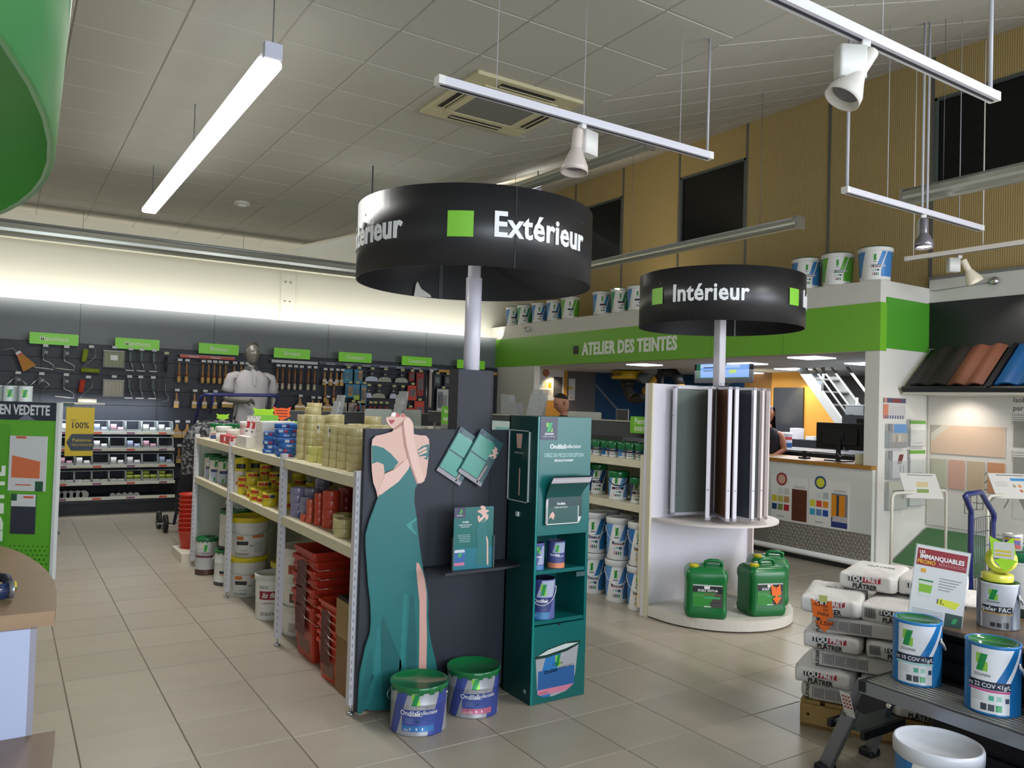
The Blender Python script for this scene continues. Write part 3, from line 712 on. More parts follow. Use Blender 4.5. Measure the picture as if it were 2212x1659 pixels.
for i, (x, y, z) in enumerate([(1.66, 7.55, Z1), (1.68, 7.38, Z1), (1.82, 7.5, Z1), (1.84, 7.3, Z1)]):
    pail('paint_tin', ['far left green-lidded brown print tin on the top shelf', 'second green-lidded brown print tin on the top shelf', 'rear left green-lidded tin on the top shelf', 'rear right green-lidded tin on the top shelf'][i], 'paint can', (x, y, z), .055, .14, BRN, GL, 'metal')
pail('plastic_jar', 'small white jar with white lid near the left end of the top shelf', 'jar', (1.63, 7.12, Z1), .062, .13, M('#dcd7d0', .4), WHITE, 'plastic')
pail('plastic_jar', 'white jar behind the red and white boxes', 'jar', (1.66, 6.92, Z1), .05, .11, M('#d9d5d0', .4), WHITE, 'plastic')
for i, (x, y) in enumerate([(1.59, 6.86), (1.59, 6.66), (1.60, 6.56)]):
    carton(['small red and white box, left of three at the shelf edge', 'small red and white box, middle of three at the shelf edge', 'small red and white box, right of three at the shelf edge'][i], x, y, Z1, .07, .13 if i < 2 else .08, .07, PM('print_rbox', '#c9525a', [(-.03, .03, .02, .055, 0, '#e8dcda')], 'xz'), tape=None)
# middle shelf
Z2 = .84
for i, (x, y) in enumerate([(1.66, 7.62), (1.64, 7.32), (1.67, 7.13), (1.83, 7.5), (1.85, 7.25)]):
    h = i in (1, 2)
    pail('paint_tin', ['farthest brown and white tin on the middle shelf', 'brown and blue tin with wire handle on the middle shelf', 'brown and blue tin nearest the second post, middle shelf', 'rear brown tin on the middle shelf, left', 'rear brown tin on the middle shelf, right'][i], 'paint can', (x, y, Z2), .075, .22,
         PM('print_brown2', '#dedcd6', [(.0, .1, .11, .20, .4, '#7b4a3a'), (-.08, .08, .0, .085, 0, '#b9c3dc'), (-.07, .07, .085, .11, 0, '#3b4678')]+logo(-.02, .13, .03, .05)+logo(-.03, .01, .02, .03), 'cyl', .075), GL, 'metal', ('side', 0) if h else None)
YE = '#d8c531'
YT = PM('print_ytape', YE, [(-.05, .02, .012, .034, 0, '#c33a2c'), (.022, .06, .012, .034, 0, '#2f3a62')], 'cyl', .05, rough=.35)
ym = rollmb(.052, .046).mesh('tape_roll', YT); ym2 = rollmb(.052, .046).mesh('tape_roll', M(YE, .35))
yl = [(1.62, 6.30, 3), (1.64, 6.16, 4), (1.62, 6.03, 2), (1.66, 5.92, 3), (1.60, 5.86, 2), (1.62, 5.72, 2), (1.60, 5.56, 2), (1.78, 6.3, 5), (1.8, 6.1, 4), (1.80, 5.9, 3), (1.78, 5.7, 3), (1.80, 5.5, 3), (1.95, 6.0, 4), (1.95, 5.7, 3), (1.68, 5.42, 2), (1.82, 5.3, 3), (1.95, 5.4, 4)]
for i, (x, y, n) in enumerate(yl):
    t = thing('tape_stack', {4: 'two yellow masking tape rolls at the middle shelf edge, left', 6: 'two yellow tape rolls nearest the third post'}.get(i, 'pile of yellow masking tape rolls with red and navy print'), 'tape', (x, y, Z2), 0, 'yellow masking tape piles on the middle shelf' if i not in (4, 6) else None)
    for k in range(n): link('tape_roll', ym if (k+i) % 3 else ym2, t, (random.uniform(-.006, .006), random.uniform(-.006, .006), k*.0465), face(x, y)+random.uniform(-.5, .5))
for i, (x, y) in enumerate([(1.62, 6.42), (1.74, 6.45)]):
    pail('plastic_jar', ['yellow and black labelled tub at the left of the yellow tapes', 'rear yellow labelled tub beside the yellow tapes'][i], 'jar', (x, y, Z2), .055, .27, PM('print_ytub', '#e2dfd8', [(-.3, .3, .17, .27, 0, '#d8c52a'), (-.05, .03, .19, .24, 0, '#23252b'), (-.05, .05, .06, .09, 0, '#d98a3c')], 'cyl', .055), M('#d8c52a', .4), 'plastic')
pl = [(1.63, 5.02, 4), (1.70, 4.95, 4), (1.65, 5.14 - .26, 3), (1.80, 5.05, 5), (1.82, 4.85, 4)]
for i, (x, y, n) in enumerate(pl):
    t = thing('tape_stack', 'pile of lilac and clear tape rolls just right of the third post', 'tape', (x, y, Z2), 0, 'lilac tape piles on the middle shelf')
    for k in range(n): link('tape_roll', ROLLC.setdefault('lil', rollmb(.05, .046).mesh('tape_roll', M('#8d87a6', .25, coat=.5))), t, (random.uniform(-.004, .004), random.uniform(-.004, .004), k*.0465))
orr = [(1.60, 4.80, .022, .045, 1, '#d0583a'), (1.61, 4.72, .024, .048, 3, '#c9593c'), (1.63, 4.62, .030, .048, 4, '#c0432c'), (1.66, 4.50, .05, .055, 4, '#c2402a'), (1.80, 4.62, .05, .055, 4, '#9e2f2c'), (1.86, 4.45, .055, .055, 5, '#9c2f2e'), (1.92, 4.70, .055, .055, 6, '#8f2c2c')]
for i, (x, y, R, h, n, c) in enumerate(orr):
    tape_stack(['single small orange-red tape roll on the middle shelf', 'thin orange-red tape column, left', 'orange-red tape column, second from left', 'widest orange-red tape column at the middle shelf edge', 'dark red tape column behind the orange ones', 'dark red tape column with labels at the rear', 'tallest dark red tape column at the rear'][i], x, y, Z2, R, h, n, c)
for i, (x, y, R, h, n, c) in enumerate([(1.66, 4.31, .055, .055, 2, '#b9ae7a'), (1.62, 4.18, .055, .05, 2, '#cbbf8a'), (1.85, 4.25, .05, .055, 6, '#a99d62'), (1.74, 4.05, .05, .055, 3, '#b4a76c'), (1.95, 4.1, .055, .055, 5, '#a3965c')]):
    tape_stack(['pair of thick cream tape rolls, left of the shiny pair', 'shiny pair of beige tape rolls at the middle shelf edge', 'tall dim beige tape column at the rear of the middle shelf', 'olive beige tape column beside the end post', 'rear olive tape column beside the end post'][i], x, y, Z2, R, h, n, c)
# floor level buckets
WBK = M('#dcdcd8', .4)
YB = PM('print_yb', '#dadad6', [(.03, .14, .155, .18, 0, '#cf8a4a'), (-.10, -.04, .14, .17, 0, '#c9742f'), (-.10, .0, .10, .13, 0, '#2e3036'), (-.06, .0, .055, .06, 0, '#8c8f92'), (.05, .13, .04, .13, 0, '#c4c6c6')], 'cyl', .155)
for k in range(2):
    pail('paint_bucket', ['white bucket with yellow lid standing on the floor by the second post', 'white bucket with yellow lid stacked on another'][k], 'bucket', (1.73, 6.56, .315*k), .155, .318, YB, M('#d9c523', .35), 'plastic', ('front', .07), [('ZOLPAN', .028, -.05, .09, INK), ('A+', .028, .03, .30, INK)], taper=.06)
pail('paint_bucket', 'rear white bucket with yellow lid, half hidden under the rack', 'bucket', (1.93, 6.12, 0), .13, .33, M('#8e8f8a', .4), M('#c9b81f', .4), 'plastic', taper=.05)
GBK = PM('print_gbk', '#d7d8d6', [(-.2, .2, .0, .03, 0, '#3c3f42'), (-.08, .08, .10, .125, 0, '#2c2f36'), (-.07, .05, .085, .095, 0, '#c98a5a')]+logo(.0, .16, .04, .06), 'cyl', .12)
for i, (x, y, z, R, H) in enumerate([(1.68, 6.98, 0, .115, .30), (1.72, 6.98, .30, .125, .33), (1.86, 7.2, 0, .15, .30)]):
    pail('paint_pail', ['grey and white pail with green lid on the floor', 'grey and white pail with green lid, on top of another', 'rear white pail under the rack'][i], 'paint can', (x, y, z), R, H, GBK, GL, 'metal', ('side', 0))
pail('plastic_bucket', 'white bucket on top of the rear pail', 'bucket', (1.86, 7.2, .302), .16, .38, WBK, M('#d5d5cf', .4), 'plastic')
pail('paint_pail', 'brown-based paint pail with green lid at the far corner of the rack', 'paint can', (1.60, 7.45, 0), .095, .325,
     PM('print_brp', '#b9b9bb', [(-.3, .3, 0, .05, 0, '#4a3128'), (-.3, .3, .155, .175, 0, '#6b3a50'), (-.3, .3, .245, .3, 0, '#c9c9c6')]+logo(-.01, .21, .035, .06), 'cyl', .095), GL, 'metal', ('side', 0), [('ZOLPAN', .018, -.01, .60, INK)])
pail('paint_bucket', 'white smooth finish bucket lettered fin on a red band', 'bucket', (1.70, 5.78, 0), .112, .325, PM('print_fin', '#dededa', [(-.09, .09, .15, .21, 0, '#8e1f34'), (-.07, .06, .12, .124, 0, '#777')], 'cyl', .112), M('#d4d4ce', .4), 'plastic', None,
     [('lis fin', .052, -.012, .555, WHITE, dict(bold=.02, shear=.3)), ('ZOLPAN', .032, -.01, .15, INK), ('DECO', .026, -.055, .73, INK), ('intérieur', .014, -.02, .40, RED)], taper=.08)
for k in range(3):
    pail('paint_bucket', ['big white bucket at the bottom behind the third post', 'big white bucket, second of the stack behind the third post', 'widest white bucket, top of the stack behind the third post'][k], 'bucket', (1.80, 5.33, .195*k), .15 if k < 2 else .17, .20, PM('print_wst%d' % k, '#dedcd6', [(-.12, -.06, .03, .09, 0, ['#b7b1a8', '#5c4a40', '#a43b2c'][k])], 'cyl', .16), M('#d6d4cc', .4), 'plastic', taper=.04)
# red paint crates in nested stacks
CRM = M('#b5331f', .35, noise=.08, ns=5); CRD = M('#8b1d1f', .35)
def crate_mb(w, d, h, w2, d2, t=.006):
    mb = MB()
    def ring(z, a, b, r=.015, n=3):
        P = []
        for sx, sy, t0 in ((1, 1, 0), (-1, 1, pi/2), (-1, -1, pi), (1, -1, 1.5*pi)):
            for i in range(n+1): g = t0+pi/2*i/n; P.append((sx*(a/2-r)+r*cos(g), sy*(b/2-r)+r*sin(g), z))
        return P
    rings = [ring(0, w2, d2), ring(h*.93, w, d), ring(h*.93, w+.02, d+.02), ring(h, w+.02, d+.02), ring(h, w-.004, d-.004), ring(.008, w2-2*t, d2-2*t)]
    k = len(rings[0]); vs = [p for r in rings for p in r]; fs = [tuple(range(k-1, -1, -1))]
    for j in range(5):
        for i in range(k): fs.append((j*k+i, j*k+(i+1) % k, (j+1)*k+(i+1) % k, (j+1)*k+i))
    fs.append(tuple(5*k+i for i in range(k)))
    return mb.add(vs, fs, 0, False)
def crate_proto(name, w, d, h, w2, d2, mt, tall=False):
    t = thing(name, 'x', 'paint tray')
    crate_mb(w, d, h, w2, d2).ob('tub', mt, t)
    mb = MB(); q = [(w/2+.012, .0, h*.88), (w/2+.02, -d*.3, h*.8), (w*.42, -d/2-.03, h*.70), (-w*.42, -d/2-.03, h*.70), (-w/2-.02, -d*.3, h*.8), (-w/2-.012, 0, h*.88)]
    mb.tube(q, .0022, 6).ob('wire_handle', M('#c9b8b4', .2, .9), t)
    MB().box(-w/2-.0125, -w/2-.0115, -d*.25, d*.25, h*.45, h*.8).ob('label', M('#5a1d1a', .5), t)
    if tall: MB().box(-w2/2-.006, -w2/2+.0, -d*.28, d*.28, h*.15, h*.7).ob('side_sticker', M('#7d5a4a', .5, noise=.5, ns=60), t, rz=(0, -.03, 0))
    return t
pa = Proto(crate_proto('roller_tray_bucket', .30, .36, .34, .25, .30, CRM, True))
for k in range(7):
    pa.put((1.76, 4.80, .0+.055*k), .06*(k % 2), 'large red paint bucket with wire handle in the rear nested stack' if k < 6 else 'uppermost large red paint bucket of the rear stack', 'nested large red buckets')
pb = Proto(crate_proto('roller_tray_bucket', .20, .25, .22, .165, .21, M('#c43c20', .3, noise=.06, ns=5), True))
for k in range(6):
    pb.put((1.70, 4.33, .0+(.045*k)), .10-.03*(k % 3), 'small red-orange paint bucket with wire handle in the front nested stack' if k < 5 else 'uppermost small red-orange paint bucket of the front stack', 'nested small red buckets')
pc = Proto(crate_proto('roller_tray', .26, .30, .10, .22, .25, CRD))
for k in range(13): pc.put((2.0, 4.62, .04+.05*k), 0, 'dark red paint tray in the tall stack at the back of the rack', 'dark red trays at the back')
for k in range(9): pc.put((1.99, 4.28, .04+.05*k), 0, 'dark red paint tray in the stack behind the cardboard box', 'dark red trays behind the cardboard box')
t = carton('open brown cardboard box beside the end post', 1.70, 4.09, 0, .19, .21, .30, M('#8d6a45', .75, noise=.06), cat='box')
t = carton('upper brown cardboard box with torn black-lined top', 1.70, 4.09, .302, .20, .22, .20, M('#a3855a', .75, noise=.05), cat='box')
MB().box(-.09, .09, -.10, .10, .2, .215).ob('black_liner', M('#17171b', .5, bump=1, bs=80), t)
# tall stack of red cups/buckets and white foot beyond the rack
pr = Proto(thing('red_bucket', 'x', 'bucket'))
MB().lathe([(.085, 0), (.115, .20), (.125, .205), (.125, .215), (.11, .21), (.08, .01), (0, .01)], 24, cap1=False).ob('pail_body', M('#c23a2a', .4), pr.o)
for k in range(9): pr.put((1.62, 8.28, .05+.045*k), None, 'red bucket in the nested column beyond the far end of the rack', 'nested red buckets beyond the rack')
tag(MB().box(1.48, 1.80, 7.95, 8.45, 0, .09).ob('plinth', M('#d8d2c2', .5)), 'low cream plinth under the nested red buckets', 'plinth')
# ---------------- two big silver pails on the floor in front
pail('paint_pail', 'silver and blue paint pail with green lid and matt blue strip, in front', 'paint can', (1.790, 3.530, 0), .140, .232, lab_silver('ondmat', '#3c7ab8', .140, .232), GL, 'metal', ('side', 0),
     [('Ondilak', .032, .002, .475, LETW, dict(bold=.01)), ('Collection', .027, .082, .485, LETW, dict(shear=.5)), ('ZOLPAN', .020, .035, .585, M('#c9ccd6')), ('MAT', .013, -.013, .135, LETW), ('PEINTURE INTERIEURE', .007, .03, .425, LETW)], rz=face(1.79, 3.53)-.32)
pail('paint_pail', 'silver and blue paint pail with green lid and pink strip, behind the other', 'paint can', (2.132, 3.585, 0), .137, .232, lab_silver('ondvel', '#c06a86', .137, .232), GL, 'metal', None,
     [('Ondilak', .032, .002, .475, LETW, dict(bold=.01)), ('Collection', .027, .082, .485, LETW, dict(shear=.5)), ('ZOLPAN', .020, .035, .585, M('#c9ccd6')), ('VELOURS', .013, -.007, .135, LETW), ('PEINTURE INTERIEURE', .007, .03, .425, LETW)], rz=face(2.13, 3.58)-.12)
# ================================================================== NAVY END PANEL AND WHAT STANDS AGAINST IT
t = thing('end_board', 'tall navy board closing the end of the shelf rack, with a small triangular shelf', 'display panel', (0, 0, 0))
MB().box(1.556, 2.83, 3.765, 3.80, .025, 1.455).ob('board', NAVY, t)
mb = MB(); mb.prism([(1.905, 3.765), (1.93, 3.56), (2.30, 3.575), (2.42, 3.60), (2.42, 3.765)], .715, .728, 'xy'); mb.ob('display_shelf', M('#24272f', .5), t)
for x in (2.075, 2.305): MB().box(x-.002, x+.002, 3.7645, 3.765, .74, 1.455).ob('groove', M('#0e1015', .7), t)
P_OUT = [(1.657, 1.514), (1.659, 1.499), (1.671, 1.478), (1.688, 1.463), (1.705, 1.454), (1.695, 1.442), (1.641, 1.427), (1.605, 1.420), (1.587, 1.402), (1.583, 1.361), (1.586, 1.301), (1.590, 1.242), (1.600, 1.182), (1.616, 1.146), (1.627, 1.107), (1.609, 1.057), (1.583, 0.987), (1.567, 0.923), (1.569, 0.858), (1.579, 0.769), (1.589, 0.674), (1.605, 0.577), (1.612, 0.481), (1.609, 0.423), (1.585, 0.350), (1.562, 0.232), (1.558, 0.147), (1.556, 0.043), (1.562, 0.024), (1.579, 0.023), (1.600, 0.039), (1.642, 0.026), (1.752, 0.010), (1.934, 0.008), (2.024, 0.010), (1.999, 0.195), (1.964, 0.315), (1.947, 0.391), (1.937, 0.478), (1.938, 0.528), (1.929, 0.603), (1.912, 0.666), (1.892, 0.754), (1.875, 0.836), (1.858, 0.942), (1.849, 1.003), (1.834, 1.078), (1.835, 1.139), (1.849, 1.168), (1.883, 1.177), (1.899, 1.208), (1.906, 1.267), (1.909, 1.322), (1.912, 1.372), (1.908, 1.403), (1.891, 1.422), (1.853, 1.424), (1.819, 1.430), (1.813, 1.483), (1.803, 1.501), (1.786, 1.516), (1.769, 1.522), (1.762, 1.534), (1.745, 1.537), (1.735, 1.521), (1.722, 1.533), (1.708, 1.543), (1.689, 1.539), (1.683, 1.520)]
P_DRESS = [(1.633, 1.117), (1.646, 1.119), (1.690, 1.150), (1.741, 1.184), (1.792, 1.244), (1.806, 1.277), (1.823, 1.225), (1.849, 1.168), (1.835, 1.139), (1.834, 1.078), (1.849, 1.003), (1.858, 0.942), (1.875, 0.836), (1.892, 0.754), (1.912, 0.666), (1.929, 0.603), (1.938, 0.528), (1.937, 0.478), (1.947, 0.391), (1.964, 0.315), (1.999, 0.195), (2.021, 0.014), (1.934, 0.012), (1.752, 0.014), (1.642, 0.030), (1.600, 0.042), (1.579, 0.027), (1.563, 0.028), (1.558, 0.043), (1.560, 0.147), (1.566, 0.231), (1.588, 0.349), (1.612, 0.422), (1.614, 0.481), (1.608, 0.576), (1.591, 0.674), (1.582, 0.769), (1.572, 0.858), (1.569, 0.923), (1.586, 0.987), (1.612, 1.057)]
P_SL = [(1.584, 1.369), (1.607, 1.370), (1.650, 1.358), (1.690, 1.330), (1.736, 1.284), (1.706, 1.246), (1.661, 1.227), (1.654, 1.274), (1.620, 1.287), (1.590, 1.278), (1.587, 1.325)]
P_SR = [(1.843, 1.347), (1.869, 1.366), (1.909, 1.378), (1.910, 1.322), (1.901, 1.294), (1.858, 1.310), (1.847, 1.329)]
P_LEG = [(1.858, 0.757), (1.872, 0.752), (1.894, 0.711), (1.909, 0.666), (1.924, 0.585), (1.926, 0.480), (1.934, 0.356), (1.936, 0.205), (1.945, 0.013), (1.900, 0.013), (1.892, 0.212), (1.889, 0.362), (1.883, 0.546), (1.869, 0.639), (1.858, 0.720)]
P_ARM = [(1.760, 1.464), (1.756, 1.500), (1.774, 1.519), (1.790, 1.513), (1.811, 1.483), (1.815, 1.421), (1.845, 1.298), (1.890, 1.186), (1.866, 1.170), (1.850, 1.175), (1.812, 1.262), (1.778, 1.372)]
P_ARMS = [(1.750, 1.464), (1.756, 1.505), (1.762, 1.464), (1.780, 1.372), (1.814, 1.262), (1.852, 1.175), (1.842, 1.170), (1.803, 1.259), (1.766, 1.372)]
P_FORE = [(1.660, 1.225), (1.713, 1.245), (1.764, 1.286), (1.790, 1.306), (1.800, 1.299), (1.806, 1.279), (1.792, 1.244), (1.741, 1.184), (1.690, 1.150), (1.644, 1.121), (1.626, 1.131), (1.643, 1.181), (1.659, 1.205)]
P_FORES = [(1.658, 1.230), (1.712, 1.251), (1.764, 1.291), (1.764, 1.283), (1.713, 1.242), (1.660, 1.218)]
P_LIPS = [(1.673, 1.504), (1.687, 1.501), (1.696, 1.504), (1.708, 1.501), (1.698, 1.487), (1.687, 1.480), (1.681, 1.490)]
P_F = [[(1.843, 1.341), (1.883, 1.362), (1.898, 1.361), (1.897, 1.352), (1.850, 1.332)], [(1.849, 1.325), (1.887, 1.344), (1.901, 1.342), (1.899, 1.334), (1.857, 1.318)], [(1.854, 1.312), (1.892, 1.315), (1.896, 1.308), (1.862, 1.299)]]
P_FO = [([(1.670, 0.474), (1.682, 0.497), (1.732, 0.383), (1.789, 0.254), (1.809, 0.070), (1.752, 0.020), (1.700, 0.024), (1.677, 0.271)], '#17595b'), ([(1.789, 0.605), (1.813, 0.596), (1.812, 0.457), (1.809, 0.251), (1.778, 0.196), (1.785, 0.376)], '#26797a'),
        ([(1.646, 0.430), (1.658, 0.452), (1.672, 0.331), (1.673, 0.225), (1.634, 0.072), (1.603, 0.060), (1.634, 0.219)], '#237374'), ([(1.790, 0.958), (1.829, 0.980), (1.848, 0.994), (1.853, 0.979), (1.823, 0.962), (1.831, 0.931), (1.853, 0.911), (1.853, 0.899), (1.804, 0.939)], '#3a8c88'),
        ([(1.60, .30), (1.625, .34), (1.635, .20), (1.60, .09), (1.58, .10)], '#196063'), ([(1.83, .60), (1.85, .58), (1.875, .35), (1.88, .05), (1.83, .02), (1.82, .30)], '#175a5d')]
SK, DRS = M('#d3ada0', .5, noise=.03, ns=14), M('#1c6a6b', .45, noise=.07, ns=9)
t = thing('cardboard_cutout', 'life-size printed cutout of a woman in a long green off-shoulder dress', 'cutout', (0, 0, 0))
def flat(P, mt, y, name='print', par=None, th=.0006, x0=0, z0=0, s=1):
    return MB().prism([((a-x0)*s, (b-z0)*s) for a, b in P], y-th, y, 'xz').ob(name, mt, par)
flat(P_OUT, M('#164f50', .5), 3.752, 'cut_board', t, .005)
flat([q for q in P_OUT if q[1] > 1.10], SK, 3.7469, 'skin_print', t, .0006)
YC = 3.7460
flat(P_DRESS, DRS, YC, 'dress_print', t)
for P, c in P_FO: flat(P, M(c, .45, noise=.1, ns=20), YC-.0006, 'dress_fold', t)
flat(P_SL, DRS, YC, 'sleeve_print', t); flat(P_SR, DRS, YC, 'sleeve_print', t)
flat(P_LEG, M('#cfa095', .5, noise=.05, ns=8), YC-.0012, 'leg_print', t)
flat(P_FORES, M('#a97e74', .5), YC, 'arm_outline', t); flat(P_ARMS, M('#b0857a', .5), YC-.0018, 'arm_outline', t)
flat(P_FORE, M('#dab6aa', .5), YC-.0006, 'forearm_print', t); flat(P_ARM, M('#dcb8ac', .5), YC-.0024, 'arm_print', t)
flat([(1.700, 1.456), (1.712, 1.452), (1.752, 1.475), (1.756, 1.50), (1.742, 1.488), (1.715, 1.468)], M('#a87c70', .5), YC, 'jaw_shadow', t)
flat(P_LIPS, M('#a81f33', .35), YC-.001, 'lips_print', t)
flat([(1.678, 1.496), (1.705, 1.497), (1.69, 1.492)], M('#5d1420', .4), YC-.0016, 'lips_print', t)
for P in P_F: flat(P, SK, YC-.0006, 'finger_print', t)
for k, (x, z) in enumerate([(1.712, 1.518), (1.742, 1.518)]):
    flat([(x, z), (x+.004, z+.015), (x+.020, z+.015), (x+.021, z)], M('#b8202c', .3), YC-.001, 'nail_print', t)
flat([(1.683, 1.520), (1.689, 1.539), (1.708, 1.543), (1.711, 1.520)], M('#e6dcd6', .4), YC-.001, 'nail_print', t)
MB().prism([(1.70, .03), (1.78, .03), (1.74, .5)], 3.753, 3.762).ob('strut', M('#c9c2b6', .6), t)
# small figure print used on the other prints (same ad), as a scaled group of flat shapes
def minifig(par, cx, z0, h, y, full=True, mtx=None):
    s = h/1.53; X0, Z0 = 1.76, .0
    def tr(P): return [((a-X0)*s+cx, (b-Z0)*s+z0) for a, b in P]
    o = []
    if full:
        o.append(flat(tr(P_DRESS), DRS, y, 'dress_print', par, .0004)); o.append(flat(tr(P_LEG), SK, y-.0005, 'leg_print', par, .0004))
    top = [p for p in P_OUT if p[1] > 1.10]
    o.append(flat(tr(top), SK, y-.0002, 'figure_print', par, .0003))
    o.append(flat(tr(P_SL), DRS, y-.0006, 'sleeve_print', par, .0003)); o.append(flat(tr(P_SR), DRS, y-.0006, 'sleeve_print', par, .0003))
    o.append(flat(tr([(1.65, 1.23), (1.735, 1.284), (1.80, 1.24), (1.83, 1.15), (1.64, 1.11)]), DRS, y-.0004, 'dress_print', par, .0003))
    o.append(flat(tr(P_FORE), M('#dab6aa', .5), y-.0009, 'forearm_print', par, .0003))
    return o
# two tilted swatch leaflets in front of the pole casing
for k, (cx, cz, y, lab) in enumerate([(2.105, 1.311, 3.752, 'rear of two tilted teal colour swatch boards on the navy casing'), (2.229, 1.303, 3.738, 'front of two tilted teal colour swatch boards with a small woman print')]):
    t = thing('swatch_board', lab, 'swatch board', (cx, y, cz), (0, -radians(-31), 0), 'tilted teal swatch boards')
    w, h = .17, .275
    mb = MB(); mb.box(-w/2, w/2, 0, .006, -h/2, h/2); mb.ob('board', M('#2b5157', .35), t)
    for z0 in (-.112, .0): MB().box(-w/2+.004, w/2-.048, -.004, 0, z0, z0+.104).ob('swatch', M('#2f8a77', .3), t)
    MB().box(-w/2, w/2, -.001, 0, -h/2, -h/2+.022).ob('grey_footer', M('#8d8a90', .4), t)
    MB().box(-w/2+.006, -w/2+.026, -.001, 0, h/2-.032, h/2-.006).ob('logo_patch', M('#3a3f55', .4), t)
    text('Ondilak', .012, LETW, t, (.0, -.001, h/2-.034), bold=.02); text('une palette', .006, LETW, t, (.0, -.001, h/2-.044))
    if k: minifig(t, .058, -.155, .25, -.001, full=False)
    MB().prism([(.045, -.13), (.052, -.13), (.060, -.02), (.056, -.02)], -.001, 0).ob('leg_print', SK, t)
# small counter poster on the triangular shelf
t = thing('counter_poster', 'small green printed poster card standing on the triangular navy shelf', 'poster', (2.115, 3.60, .729), -.04)
s_ = 1.04; w, h = .235, .325
MB().box(-w/2, w/2, 0, .004, 0, h).ob('card', M('#0f6360', .35, noise=.06, ns=6), t)
MB().box(-w/2, w/2, -.0006, 0, 0, .11).ob('print_wash', M('#1d6f80', .35), t)
for x in (-w/2-.004, w/2+.001): MB().box(x, x+.003, -.012, .006, 0, .17).ob('side_clip', M('#6d7c7a', .2), t)
MB().box(-w/2, -w/2+.065, -.001, 0, h-.055, h).ob('logo_patch', M('#3a3f55', .4), t)
mb = MB(); mb.prism([(-.088, h-.034), (-.079, h-.034), (-.070, h-.012), (-.080, h-.012)], -.002, -.001); mb.ob('logo', M('#4caf50', .4), t)
text('ZOLPAN', .009, LETW, t, (-.085, -.0012, h-.042)); text('Ondilak', .012, LETW, t, (-.05, -.001, h-.077), bold=.02)
text('CRÉEZ DES PIÈCES', .0095, LETW, t, (-.052, -.001, h-.093)); text('D’EXCEPTION', .008, LETW, t, (-.052, -.001, h-.103))
for k in range(5): MB().box(-.095+.01*(k > 1), -.02, -.001, 0, .180-.009*k, .1815-.009*k).ob('text_line', M('#b9d2cf', .5), t)
minifig(t, .055, .012, .317, -.001)
MB().rbox(-.11, -.05, -.001, -.0002, .022, .105, .008, 'y').ob('tin_print', PM('tinprint', '#2f5f9a', [(-.2, .2, .022, .038, 0, '#c2708c'), (-.2, .2, .09, .105, 0, '#c3c7cd'), (-.09, -.072, .065, .088, .3, '#3a9a55')], 'xz'), t)
# ---------------- teal display unit
t = thing('display_unit', 'tall dark teal cardboard display unit with open shelves and printed panels', 'display unit', (2.42, 3.475, 0))
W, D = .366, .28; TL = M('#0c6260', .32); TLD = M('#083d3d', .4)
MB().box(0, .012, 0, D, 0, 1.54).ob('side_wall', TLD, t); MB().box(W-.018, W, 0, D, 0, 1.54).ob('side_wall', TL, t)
MB().box(0, W, D-.012, D, 0, 1.54).ob('back_wall', TL, t)
for z, th in ((.90, .012), (.69, .020), (.42, .020), (1.528, .012), (0, .012)): MB().box(.012, W-.018, .004, D-.012, z, z+th).ob('shelf', TL, t)
MB().box(.010, W-.016, -.004, .006, .90, 1.538).ob('header_panel', TL, t)
MB().box(.012, W-.016, -.004, .006, .002, .415).ob('drawer_front', TL, t)
MB().box(0, .012, -.004, 0, 0, 1.54).ob('front_edge', M('#12807c', .3), t)
MB().prism([(.165, .4155), (.19, .4155), (.185, .406), (.17, .406)], -.0045, -.004).ob('finger_notch', BLK, t)
MB().box(.012, .128, -.006, -.004, 1.415, 1.538).ob('logo_patch', M('#3a3f55', .4), t)
mb = MB(); mb.prism([(.052, 1.458), (.076, 1.458), (.093, 1.508), (.069, 1.508)], -.0075, -.006, mi=0); mb.ob('logo', M('#1f9c58', .4), t)
MB().prism([(.052, 1.485), (.062, 1.485), (.066, 1.508), (.052, 1.508)], -.007, -.006).ob('logo', M('#8bc34a', .4), t); MB().prism([(.082, 1.458), (.094, 1.458), (.092, 1.48), (.089, 1.48)], -.007, -.006).ob('logo', M('#8bc34a', .4), t)
text('ZOLPAN', .015, LETW, t, (.072, -.0065, 1.447), bold=.02); text('L’expertise qui change tout', .0075, LETW, t, (.070, -.0065, 1.434))
text('Ondilak', .034, LETW, t, (.135, -.0045, 1.378), bold=.022); text('Collection', .030, LETW, t, (.225, -.0045, 1.379), shear=.5)
text('CRÉEZ DES PIÈCES D’EXCEPTION', .029, M('#b9d6d4', .5), t, (.178, -.0045, 1.331), xs=.63); text('RÉSISTANCE ET FINI PARFAIT', .016, LETW, t, (.178, -.0045, 1.302), xs=.62, bold=.02)
# side frame with leaflet
f = MB(); 
for y0, y1, z0, z1 in ((.067, .275, 1.066, 1.072), (.067, .275, 1.455, 1.461), (.067, .073, 1.066, 1.461), (.269, .275, 1.066, 1.461)): f.box(-.008, 0, y0, y1, z0, z1)
f.ob('leaflet_frame', M('#b9c6c6', .2), t)
MB().box(-.003, 0, .073, .269, 1.072, 1.455).ob('side_leaflet', M('#103f3f', .3, noise=.1, ns=9), t)
MB().prism([(-.19, 1.36), (-.15, 1.36), (-.14, 1.44), (-.20, 1.44)], 0, .001, 'xz').ob('figure_print', SK, t, (-.0045, 0, 0), -pi/2)
text('Ondilak Collection', .012, LETW, t, (-.0045, .17, 1.335), -pi/2); MB().box(-.0045, -.003, .155, .163, 1.10, 1.25).ob('leg_print', SK, t)
MB().box(-.01, 0, .155, .178, .985, 1.01).ob('switch_plate', M('#cfe0e0', .4), t); MB().cyl((-.003, .05, .06), (0, .05, .06), .012, 12).ob('cap_screw', M('#7fa3a3', .4), t)
